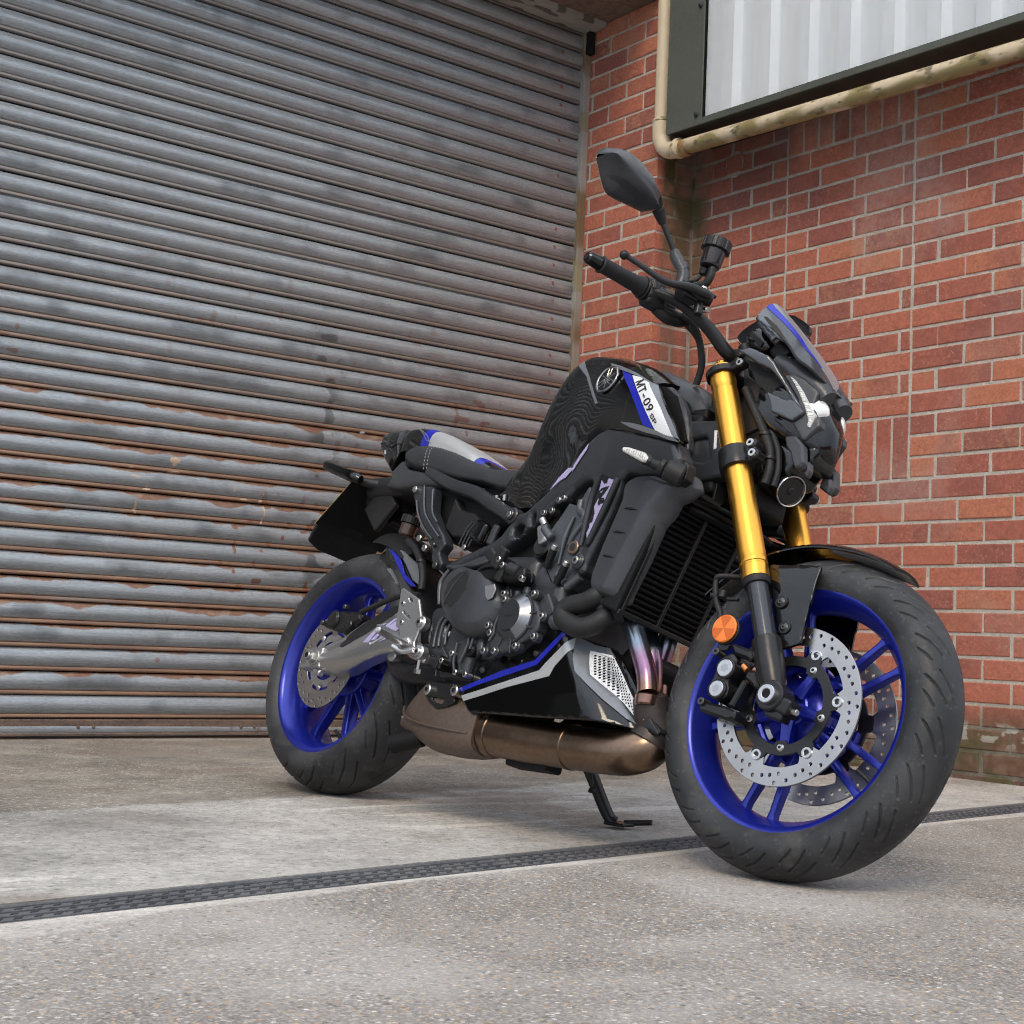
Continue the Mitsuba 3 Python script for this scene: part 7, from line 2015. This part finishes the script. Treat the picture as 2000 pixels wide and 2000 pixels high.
for s in (-1, 1):
    mir = (lambda m: m) if s < 0 else flip
    bk('rear_indicator', mir(tube([(ri[1, 0] - .002, -.150, ri[1, 1] - .004), (ri[1, 0] + .012, -.146, ri[1, 1] - .010), (ri[4, 0] - .020, -.128, ri[4, 1] + .002), (ri[4, 0] + .006, -.118, ri[4, 1] - .006)], [.006, .0125, .0165, .0120], n=22, up=(0, 1, 0))), 'gloss_black', smooth=50)
    rs = P2('r_ind_stem')
    bk('rear_indicator_stem', mir(tube([(rs[0, 0], -.112, rs[0, 1]), (rs[1, 0], -.09, rs[1, 1]), (rs[2, 0], -.06, rs[2, 1])], [.0095, .012, .016], n=16)), 'black_plastic')

# ------------------------------------------------------------------ side stand (left)
SS = 'side_stand'
g0 = lambda y: .2846 * y
foot = np.array([.772, .236, g0(.236) + .012])
topp = np.array([.700, .120, .262])
kn = foot + (topp - foot) * .08
bk('leg', tube([topp, topp + (kn - topp) * .5, kn, foot + [.010, .004, .002]], [.016, .015, .014, .012], n=14, sx=.65), 'black_metal', up=SS)
bk('foot', [rbox(foot + [.022, .006, -.001], (.060, .040, .008), .003, rot([1, 0, 0], 15.9))], 'black_metal', up=SS)
bk('foot_arm', tube([foot + [.030, .012, .004], foot + [.052, .028, .010], foot + [.080, .046, .018]], [.006, .0065, .006], n=12), 'black_metal', up=SS)
sp0, sp1 = np.array([.745, .125, .235]), np.array([.765, .150, .170])
sp = []
for t in np.linspace(0, 1, 90):
    a = t * 2 * np.pi * 9
    sp.append(sp0 + (sp1 - sp0) * t + .0085 * (math.cos(a) * np.array([1, 0, .3]) + math.sin(a) * np.array([0, 1, .3])))
bk('spring', tube(sp, .0022, n=6, smooth=False), 'dark_bolt_head', up=SS)
bk('spring_hook', [tube([sp1, sp1 + [.006, .008, -.028], sp1 + [.004, .014, -.038]], .0022, n=8), rbox(sp1 + [.000, .016, -.040], (.016, .010, .010), .002)], 'black_metal', up=SS)
# left side bodies that show under the machine
bk('left_crankcase', [rbox((.70, .14, .40), (.28, .05, .20), .03), rod((.46, .10, .40), (.46, .15, .40), .06, n=36, bev=.008)], 'engine_black')
bk('drive_chain', [tube([(.05, .115, .355), (.45, .115, .445)], .010, n=8, smooth=False), tube([(.05, .115, .270), (.45, .115, .350)], .010, n=8, smooth=False), at(rod((0, .110, 0), (0, .118, 0), .095, n=44, bev=.001), RA)], 'dark_bolt_head')
# ------------------------------------------------------------------ handlebar, controls, mirrors
HB = 'handlebar'
bt_, gr, flg, swp, bl = [np.array(O[k]) for k in ('bar_tip', 'grip', 'flange', 'switch', 'bar_low')]
for s in (-1, 1):
    F = np.array([1, -s, 1])
    path = np.array([gr[0], gr[0] + (gr[2] - gr[0]) * .5, gr[2], [1.0180, -.200, 1.105], [1.045, -.160, 1.092], [1.070, -.125, 1.070], [1.096, -.085, 1.035], [1.104, -.060, 1.030], [1.104, 0, 1.030]]) * F
    bk('bar', tube(path, [.011] * 3 + [.011, .0125, .014, .0145, .0145, .0145], n=20), 'black_metal', True, up=HB)
    tip, g0_, g1_ = bt_[0] * F, gr[0] * F, gr[2] * F
    ax = (g1_ - tip) / np.linalg.norm(g1_ - tip)
    bk('bar_end', rod(tip, tip + ax * .036, .0135, .0150, 28, .004), 'gloss_black', True, up=HB)
    bk('bar_end_screw', rod(tip - ax * .0008, tip + ax * .006, .006, n=18), 'dark_bolt_head', True, up=HB)
    gs = tip + ax * .036
    L_ = np.linalg.norm(g1_ - gs)
    prof = [(0, .0155), (.002, .0185), (.005, .0185), (.007, .0160), (.012, .0162), (L_ * .4, .0168), (L_ * .6, .0172), (L_ - .016, .0182), (L_ - .008, .0215), (L_ - .001, .0225), (L_, .020)]
    _, A_, B_ = frames(np.array([gs, g1_]))
    th = np.linspace(0, 2 * np.pi, 32, endpoint=False)
    bk('grip', loft([gs + ax * t + r * (np.cos(th)[:, None] * A_[0] + np.sin(th)[:, None] * B_[0]) for t, r in prof]), 'rubber', True, up=HB)
    if s < 0:
        bk('throttle_flange', rod(g1_ + ax * .001, g1_ + ax * .006, .0255, n=36, bev=.0015), 'black_plastic', True, up=HB)
    sw0 = g1_ + ax * .006
    Rs = np.stack([ax, np.cross([0, 0, 1], ax) / np.linalg.norm(np.cross([0, 0, 1], ax)), [0, 0, 0]], 1)
    Rs[:, 2] = np.cross(Rs[:, 0], Rs[:, 1])
    bx = lambda o, sz, r: rbox(sw0 + Rs @ np.array(o), sz, r, Rs)
    bk('switchgear', [bx((.022, 0, .0), (.044, .046, .046), .010), bx((.030, .0, -.016), (.052, .040, .034), .010), bx((.062, .0, -.008), (.040, .036, .030), .008)], 'black_plastic', True, smooth=45, up=HB)
    for o, sz, r, mt in (((.012, -.0, .020), (.016, .030, .010), .003, 'satin_grey'), ((.016, .020, .006), (.016, .012, .016), .003, 'satin_grey'), ((.034, .022, -.002), (.020, .010, .024), .003, 'satin_grey'), ((.012, -.020, .008), (.016, .010, .022), .003, 'satin_grey'), ((.030, -.021, -.006), (.012, .010, .012), .003, 'dark_inside')):
        bk('switch', bx(o, sz, r), mt, True, up=HB)
        bk('switch', bx((o[0], -o[1], o[2]), sz, r), mt, True, up=HB) if abs(o[1]) > .01 else None
    bk('switch_screw', bx((.046, -.021, -.010), (.005, .004, .005), .001), 'steel_bolt', True, up=HB)
    bk('harness', [tube([sw0 + Rs @ np.array(q) for q in ((.04, 0, -.028), (.07, -.005, -.036), (.105, .0, -.030), (.13, .0, -.018))], [.012, .014, .012, .010], n=12), tube([sw0 + Rs @ np.array(q) for q in ((.05, -.012, -.024), (.075, -.018, -.028), (.10, -.012, -.022))], [.006, .008, .007], n=10), tube([sw0 + Rs @ np.array(q) for q in ((.085, .012, -.012), (.11, .016, -.012), (.14, .012, -.02), (.17, .0, -.045), (.19, .0, -.085))], .0065, n=10),
                     tube([sw0 + Rs @ np.array(q) for q in ((.10, -.014, -.02), (.13, -.02, -.028), (.165, -.012, -.055), (.185, -.01, -.10), (.19, .0, -.14))], .0075, n=10)], 'rubber', True, up=HB)
    # lever and master cylinder
    lv = np.array(O['lever']) * F
    bk('lever', tube(lv, [.0062, .0058, .0062, .0068, .0078, .0090, .0100, .0105, .0095], n=16, sx=.8), 'black_metal', True, smooth=50, up=HB)
    bk('lever_ball', at(trimesh.creation.icosphere(3, .0098), lv[0]), 'black_metal', True, smooth=True, up=HB)
    mcp = np.array(O['mc']) * F
    bk('master_cylinder', [tube([mcp[0] + [0, 0, -.004], mcp[1] + [0, 0, -.010], mcp[2] + [0, 0, -.012], mcp[3] + [0, 0, -.006]], [.013, .0155, .0160, .014], n=18), rod(mcp[2] + [0, 0, -.028], mcp[2] + [.004, 0, -.055], .0095, n=18, bev=.002), rbox(mcp[1] + [-.008, 0, -.016], (.05, .036, .030), .007, Rs)], 'black_metal', True, smooth=45, up=HB)
    bk('master_bolt', rod(mcp[3] + [-.014, 0, -.026], mcp[3] + [.004, -s * -.004, -.030], .0068, n=18, bev=.0015), 'steel_bolt', True, up=HB)
    bk('adjuster_top', rod(mcp[2] + [.002, 0, .000], mcp[2] + [.001, 0, .009], .008, n=20, bev=.001), 'steel_bolt', True, up=HB)
    bk('banjo', rod(mcp[3] + [.0, 0, .003], mcp[3] + [.004, 0, .009], .0085, n=20, bev=.001), 'dark_bolt_head', True, up=HB)
    bk('bar_clamp', [rbox(np.array([1.104, s * .055, 1.018]), (.046, .034, .055), .010), rbox(np.array([1.106, s * .055, 1.035]), (.050, .040, .022), .008)], 'black_metal', True, up=HB)
    bk('bar_riser', rod((1.090, s * .055, 1.02), (1.092, s * .055, .965), .019, n=22, bev=.002), 'black_metal', True, up=HB)
    # mirror
    MR = 'mirror' if s < 0 else 'mirror_001'
    mcl = np.array(O['mirror_clamp']) * F
    bk('stem_base', [tube([mcl[0] + [0, 0, -.015], mcl[0] + [0, 0, .004], mcl[1]], [.0140, .0140, .0125], n=20, smooth=False), tube([mcl[0] + [-.002, 0, .018], mcl[2], mcl[3]], [.0125, .0130, .0105], n=18, smooth=False)], 'satin_grey', True, smooth=40, up=MR)
    msx = np.array(O['stemx']) * F
    st_ = np.array([mcl[3], mcl[3] + (msx[0] - mcl[3]) * .5, msx[0]])
    bk('stem', tube(st_, [.0062, .0058, .0060], n=16, smooth=False), 'black_metal', True, up=MR)
    bk('stem_boot', tube([msx[0] + (mcl[3] - msx[0]) * .04, msx[0] + (msx[1] - msx[0]) * .5, msx[1]], [.0085, .0115, .0135], n=18), 'rubber', True, up=MR)
    mo = np.array(O['mirrorx'])
    g = sg.Polygon(mo[:, 1:]).buffer(0)
    mn = panel(rounded(mo[:, 1:], .008), lambda a, b: 0 * a, .012, .006, edge=.0)
    # shell: pillow with a crease; built in (y, z) and turned so that its back looks forward
    cr = np.array(O['mirror_creasex'])[:, 1:]
    ln = sg.LineString(cr)

    def back(a, b):
        P_ = shapely.points(np.stack([a, b], -1))
        d = shapely.distance(g.boundary, P_)
        c_ = shapely.distance(ln, P_)
        t = d / (d + c_ + 1e-6)
        zc = np.interp(-a, -cr[::-1, 0][::-1], cr[:, 1])
        under = (b < zc)
        return -.004 - .040 * np.where(under, t ** 1.1, 1 - (1 - t) ** 1.7)
    shell = panel(rounded(mo[:, 1:], .008), back, .010, .004, edge=.004, er=.006)
    glass = panel(rounded(mo[:, 1:].mean(0) + (mo[:, 1:] - mo[:, 1:].mean(0)) * .93, .008), lambda a, b: 0 * a, .002, .02)
    for nm, q, x0, mt, sm in (('shell', shell, .979, 'satin_grey', 26), ('glass', glass, .9665, 'mirror_glass', False))[:2 if s < 0 else 1] if True else (('shell', shell, .979, 'satin_grey', 26), ('glass', glass, .9665, 'mirror_glass', False)):
        v = q.vertices
        if s < 0:
            w = np.stack([x0 - v[:, 1], v[:, 0], v[:, 2]], -1)
        else:                                   # the left mirror is folded back, edge-on to the camera
            w = np.stack([1.005 + (v[:, 0] + .268), .296 + (x0 - v[:, 1] - .979), v[:, 2]], -1)
        bk(nm, fixn(tm(w, q.faces)), mt, True, smooth=sm, up=MR)
# brake fluid reservoir (right)
RV = 'brake_reservoir'
rcp, rbd = np.array(O['resv_cap']), np.array(O['resv_body'])
c0 = (rcp[1] + rcp[2]) / 2 + [0, 0, .004]
axr = np.array([.10, .0, 1.0]); axr = axr / np.linalg.norm(axr)
_, A_, B_ = frames(np.array([c0, c0 + axr]), up=(1, 0, 0))
kn_ = lobed(.0285, [(k * 30, 11, .0302) for k in range(12)], 240)
kn_ = kn_ / .0285


def rv(t, r, shape=None):
    q = np.linspace(0, 2 * np.pi, 240, endpoint=False)
    sh_ = np.stack([np.cos(q), np.sin(q)], -1) if shape is None else shape
    return c0 + axr * t + r * (sh_[:, :1] * A_[0] + sh_[:, 1:] * B_[0])


bk('cap', loft([rv(.0185, .0250), rv(.0200, .0275), rv(.0190, .0290, kn_), rv(.0180, .0295, kn_), rv(-.0030, .0300, kn_), rv(-.0045, .0285, kn_)]), 'black_plastic', True, smooth=30, up=RV)
bk('bowl', loft([rv(-.004, .0245), rv(-.036, .0235), rv(-.042, .0215), rv(-.044, .0180)]), mat('smoked_bowl', (.018, .014, .015), .07, specular=.6, clearcoat=.5), True, smooth=40, up=RV)
bk('nozzle', [rod(c0 - axr * .044 + [-.010, 0, 0], c0 - axr * .060 + [-.012, 0, 0], .011, .009, 18, .002), rod(c0 - axr * .043 + [.010, 0, 0], c0 - axr * .056 + [.010, 0, 0], .0085, n=18, bev=.001)], 'black_plastic', True, up=RV)
rh_ = np.array(O['resv_hose'])
bk('hose', tube([c0 - axr * .050 + [.010, 0, 0], c0 - axr * .068 + [.012, 0, 0], c0 - axr * .084 + [.004, 0, 0], c0 - axr * .088 + [-.018, -.006, 0]], .0085, n=16), 'rubber', True, up=RV)
bk('bracket', [tube([c0 - axr * .058 + [-.014, 0, 0], c0 - axr * .074 + [-.018, -.006, 0], c0 - axr * .082 + [-.034, -.014, 0]], .004, n=10)], 'black_metal', True, up=RV)
# ignition, dash, cables
bk('key_pod', [rbox((1.098, -.03, .985), (.05, .05, .085), .014, rot([0, 1, 0], 12)), rbox((1.12, -.035, 1.000), (.045, .04, .06), .012)], 'satin_grey', True, smooth=50)
bk('control_cable', tube(np.array(O['cable']), [.009] * 8, n=14), 'rubber', True)
bk('control_cable', tube(np.array(O['cable']) + [.012, .012, 0], [.007] * 8, n=12), 'rubber', True)
loom = crom(np.array(O['cable2']), 14)
rad = .0085 + .0012 * np.sin(np.arange(len(loom)) * 1.9)
bk('wiring_loom', tube(loom, rad, n=12, smooth=False), 'rubber', True)
for t in (2, 4):
    c = np.array(O['cable'])[t + 1]
    bk('cable_tie', rod(c + [0, 0, .004], c - [0, 0, .004], .0125, n=18, bev=.001), 'black_plastic', True)
bk('cable_duct', [tube([(1.115, -.055, 1.06), (1.14, -.045, 1.02), (1.17, -.03, .98)], [.012, .014, .014], n=14), tube([(1.10, -.02, 1.03), (1.12, 0, .97), (1.15, .01, .90)], .014, n=12)], 'rubber', True)

# ------------------------------------------------------------------ headlamp, screen, horn
HL = 'headlamp'
HPL = lambda d=0.0: (lambda x, z: -.464 + .305 * x - d)
for s in (-1, 1):
    mir = (lambda m: m) if s < 0 else flip
    bk('side_body', mir(panel(rounded(P2('h_grey'), .004), HPL(0), .030, .008, edge=.004, er=.006)), 'satin_grey', True, smooth=45, up=HL)
    bk('cheek_base', mir(panel(rounded(P2('h_cheek'), .004), HPL(-.006), .012, .008, edge=.003, er=.005)), 'gloss_black', True, smooth=45, up=HL)
    bk('cheek_hollow', mir(panel(P2('h_ear_back'), HPL(-.014), .010, .010)), 'dark_inside', True, smooth=45, up=HL)
    bk('cheek_upper', mir(panel(rounded(P2('h_ear_upper'), .0025), lambda x, z: HPL(.006)(x, z) - .010 * np.clip((z - .94) / .06, 0, 1), .005, .007, edge=.005, er=.006)), mat('cheek_grey', (.030, .034, .042), .10, specular=.9, clearcoat=.6) if s < 0 else 'cheek_grey', True, smooth=45, up=HL)
    bk('cheek_lower', mir(panel(rounded(P2('h_ear_lower'), .0025), HPL(.010), .005, .007, edge=.003, er=.004)), 'cheek_grey', True, smooth=45, up=HL)
    bk('daylight_strip', mir(panel(rounded(P2('h_drl'), .001), lambda x, z: HPL(.004)(x, z) + .0010 * np.sin(z * 1500), .004, .003, edge=.002, er=.003)), mat('strip_lens', (.74, .74, .70), .16, .35, specular=.8, clearcoat=1.0) if s < 0 else 'strip_lens', True, smooth=False, up=HL)
secs = [(1.20, .072, .86, .985), (1.24, .074, .835, .985), (1.28, .070, .822, .970), (1.305, .064, .812, .962), (1.325, .056, .806, .940), (1.342, .044, .806, .914), (1.353, .030, .812, .888), (1.358, .012, .830, .872)]
rings = []
for x, w, zb, zt in secs:
    q = np.linspace(0, 2 * np.pi, 44, endpoint=False)
    cx, cz = np.sign(np.cos(q)) * np.abs(np.cos(q)) ** .62, np.sign(np.sin(q)) * np.abs(np.sin(q)) ** .62
    rings.append(np.stack([x + 0 * cx, -w * cx, (zb + zt) / 2 + (zt - zb) / 2 * cz], -1))
bk('housing', loft(rings), 'gloss_black', True, smooth=50, up=HL)
for s in (-1, 1):
    c = np.array([1.3265, s * .039, .9020])
    d = np.array([.80, s * .55, .10]); d /= np.linalg.norm(d)
    bk('projector_bezel', rod(c - d * .02, c + d * .006, .0275, .0260, 40, .003), 'black_plastic', True, up=HL)
    _, A_, B_ = frames(np.array([c, c + d]))
    th = np.linspace(0, 2 * np.pi, 40, endpoint=False)
    bk('projector_lens', loft([c + d * (.004 + .012 * math.cos(a)) + .0245 * math.sin(a) * (np.cos(th)[:, None] * A_[0] + np.sin(th)[:, None] * B_[0]) for a in np.linspace(1.5, .05, 8)]), mat('lamp_lens', (.84, .84, .80), .10, .40, specular=.9, clearcoat=1.0) if s < 0 else 'lamp_lens', True, smooth=60, up=HL)
    bk('lamp_reflector', tube([c + [-.006, -s * .006, -.030], c + [.010, -s * .010, -.045], c + [.018, -s * .022, -.050]], [.004, .010, .005], n=12, sx=.5), 'lamp_lens', True, up=HL)
bk('housing_chin', [rbox((1.310, 0, .815), (.075, .085, .05), .016, rot([0, 1, 0], 10)), rbox((1.275, 0, .800), (.08, .10, .06), .016, rot([0, 1, 0], 30))], 'gloss_black', True, smooth=50, up=HL)
ch, ch2 = P2('h_chin'), P2('h_chin2')
for s in (-1, 1):
    mir = (lambda m: m) if s < 0 else flip
    bk('lamp_stay', mir(cat([prism(rounded(ch, .004), -.072, -.050, .004), prism(rounded(ch2, .004), -.050, -.03, .004)])), 'satin_grey', True, up=HL)
    bk('lamp_stay_plate', mir(prism(rounded(P2('h_stay'), .004), -.066, -.058, .002)), 'black_plastic', True, up=HL)
    bk('stay_bolt', [rod((1.205, s * .066, .868), (1.205, s * .073, .868), .0095, n=20, bev=.001), rod((1.222, s * .066, .818), (1.222, s * .073, .818), .0095, n=20, bev=.001)] if False else rod((1.222, s * .066, .822), (1.222, s * .073, .822), .0095, n=20, bev=.001), 'dark_bolt_head', True, up=HL)
bk('lamp_core', [rbox((1.20, 0, .88), (.09, .12, .16), .02), rbox((1.19, 0, .99), (.08, .12, .07), .015), rbox((1.245, 0, .985), (.07, .10, .05), .015, rot([0, 1, 0], 35))], 'dark_inside', True, up=HL)
bk('upper_shroud', [tube([(1.215, -.055, 1.010), (1.262, -.045, .985), (1.310, -.036, .955), (1.338, -.030, .930)], [.022, .028, .026, .020], n=16), tube([(1.215, .055, 1.010), (1.262, .045, .985), (1.310, .036, .955), (1.338, .030, .930)], [.022, .028, .026, .020], n=16)], 'satin_grey', True, smooth=50, up=HL)
# screen: a curved sheet along a central spine
SC = 'fly_screen'
sp_c, se_c = crom(O['scr_spine'], 8), crom(np.array(O['scr_edge'])[[0, 1, 2, 3, 5, 6, 7, 8, 9]], 8)


def along(c, t):
    s_ = np.r_[0, np.cumsum(np.linalg.norm(np.diff(c, axis=0), axis=1))]
    s_ /= s_[-1]
    return np.stack([np.interp(t, s_, c[:, k]) for k in range(3)], -1)


def screen_grid(t, u):
    """t from the top of the screen to its tip, u across from -1 (right edge) to 1."""
    a, b = along(sp_c, t), along(se_c, t)
    k = (np.abs(u) ** 1.8)[..., None]
    q = a * (1 - k) + b * k
    q[..., 1] = -b[..., 1] * u
    return q


def screen_sheet(t0, t1, u0, u1, thick, lift, n=40, m=30):
    loops = []
    for t in np.linspace(t0, t1, n):
        a, b = (u0(t) if callable(u0) else u0), (u1(t) if callable(u1) else u1)
        u = np.linspace(a, b, m)
        o = screen_grid(np.full(m, t), u)
        o = o + np.stack([np.full(m, .62), u * .55, np.full(m, .70)], -1) * lift
        loops.append(np.vstack([o, (o - np.array([.66, 0, .75]) * thick)[::-1]]))
    return loft(loops)


bk('screen', screen_sheet(.0, 1.0, -1, 1, .003, 0), mat('screen_grey', (.060, .068, .080), .14, metallic=.25, clearcoat=.8, specular=.7), True, smooth=50, up=SC)
for s in (-1, 1):
    lim = (lambda t: -.60 + .10 * t, lambda t: -.36 - .14 * max(0, (t - .45) / .35))
    if s > 0:
        lim = (lambda t: .36 + .14 * max(0, (t - .45) / .35), lambda t: .60 - .10 * t)
    bk('stripe', screen_sheet(.004, .78, lim[0], lim[1], .0006, .0010), 'blue_print', True, smooth=50, up=SC)
bk('stripe', screen_sheet(.004, .97, lambda t: -.34 - .16 * max(0, (t - .4) / .4), lambda t: .34 + .16 * max(0, (t - .4) / .4), .0006, .0007), mat('screen_silver', (.36, .37, .39), .16, .45, clearcoat=.8), True, smooth=50, up=SC)
bk('screen_edge', tube(np.vstack([screen_grid(np.linspace(.02, 1, 30), np.full(30, -1.0)), screen_grid(np.linspace(1, .02, 30), np.full(30, 1.0))]), .0026, n=8, smooth=False), 'black_plastic', True, up=SC)
tb, tg = np.array(O['scr_tab'])[:, [0, 2]], np.array(O['scr_groove'])[:, [0, 2]]
for s in (-1, 1):
    mir = (lambda m: m) if s < 0 else flip
    bk('screen_side', mir(panel(rounded(tb, .0015), lambda x, z: -.0985 + 0 * x, .004, .008, edge=.002, er=.003)), 'cheek_grey', True, smooth=45, up=SC)
    bk('screen_groove', mir(panel(tg, lambda x, z: -.0975 + 0 * x, .004, .008)), mat('groove_brown', (.05, .045, .04), .4) if s < 0 else 'groove_brown', True, smooth=45, up=SC)
for p, q, r in (((1.225, -.03, 1.01), (1.262, -.02, 1.045), .006), ((1.225, .03, 1.01), (1.262, .02, 1.045), .006), ((1.300, -.02, .955), (1.312, -.015, .985), .006), ((1.250, -.055, 1.000), (1.246, -.060, 1.018), .009)):
    bk('screen_stay', rod(p, q, r, n=14, bev=.001), 'black_plastic', True, up=SC)
bk('screen_bracket', rbox((1.205, 0, 1.045), (.05, .10, .04), .01, rot([0, 1, 0], 40)), 'black_plastic', True, up=SC)
mt_ = np.array(O['meter3'])[:, [0, 2]]
bk('meter', [prism(rounded(mt_, .014), -.060, .060, .008)], 'gloss_black', True, smooth=45)
bk('meter_rib', [rbox((1.150, -.061, 1.070), (.05, .006, .012), .002, rot([0, 1, 0], 40))], 'black_plastic', True)
hc = np.array([1.2950, -.020, .7400])
hd_ = np.array([.86, -.22, -.46]); hd_ = hd_ / np.linalg.norm(hd_)
bk('horn', rod(hc - hd_ * .030, hc, .0285, .0310, 44, .004), mat('horn_black', (.010, .010, .011), .12, .3, clearcoat=1.0), True)
_, A_, B_ = frames(np.array([hc, hc + hd_]))
th = np.linspace(0, 2 * np.pi, 48, endpoint=False)
bk('horn_rim', tube([hc + hd_ * .001 + .0308 * (math.cos(a) * A_[0] + math.sin(a) * B_[0]) for a in np.r_[th, th[0]]], .0016, n=8, smooth=False), 'chrome', True, up='horn')
bk('horn_hub', rod(hc, hc + hd_ * .003, .008, .006, 24, .001), 'black_metal', True, up='horn')
bk('horn_bracket', [rbox(hc - hd_ * .04, (.03, .03, .03), .005), tube([hc - hd_ * .04, hc - hd_ * .06 + [0, 0, .03], (1.25, 0, .79)], .006, n=10)], 'black_metal', True)
bk('head_lower_cover', [rbox((1.235, 0, .775), (.07, .11, .07), .015, rot([0, 1, 0], 20)), rbox((1.215, 0, .72), (.05, .12, .05), .012)], 'dark_inside', True)
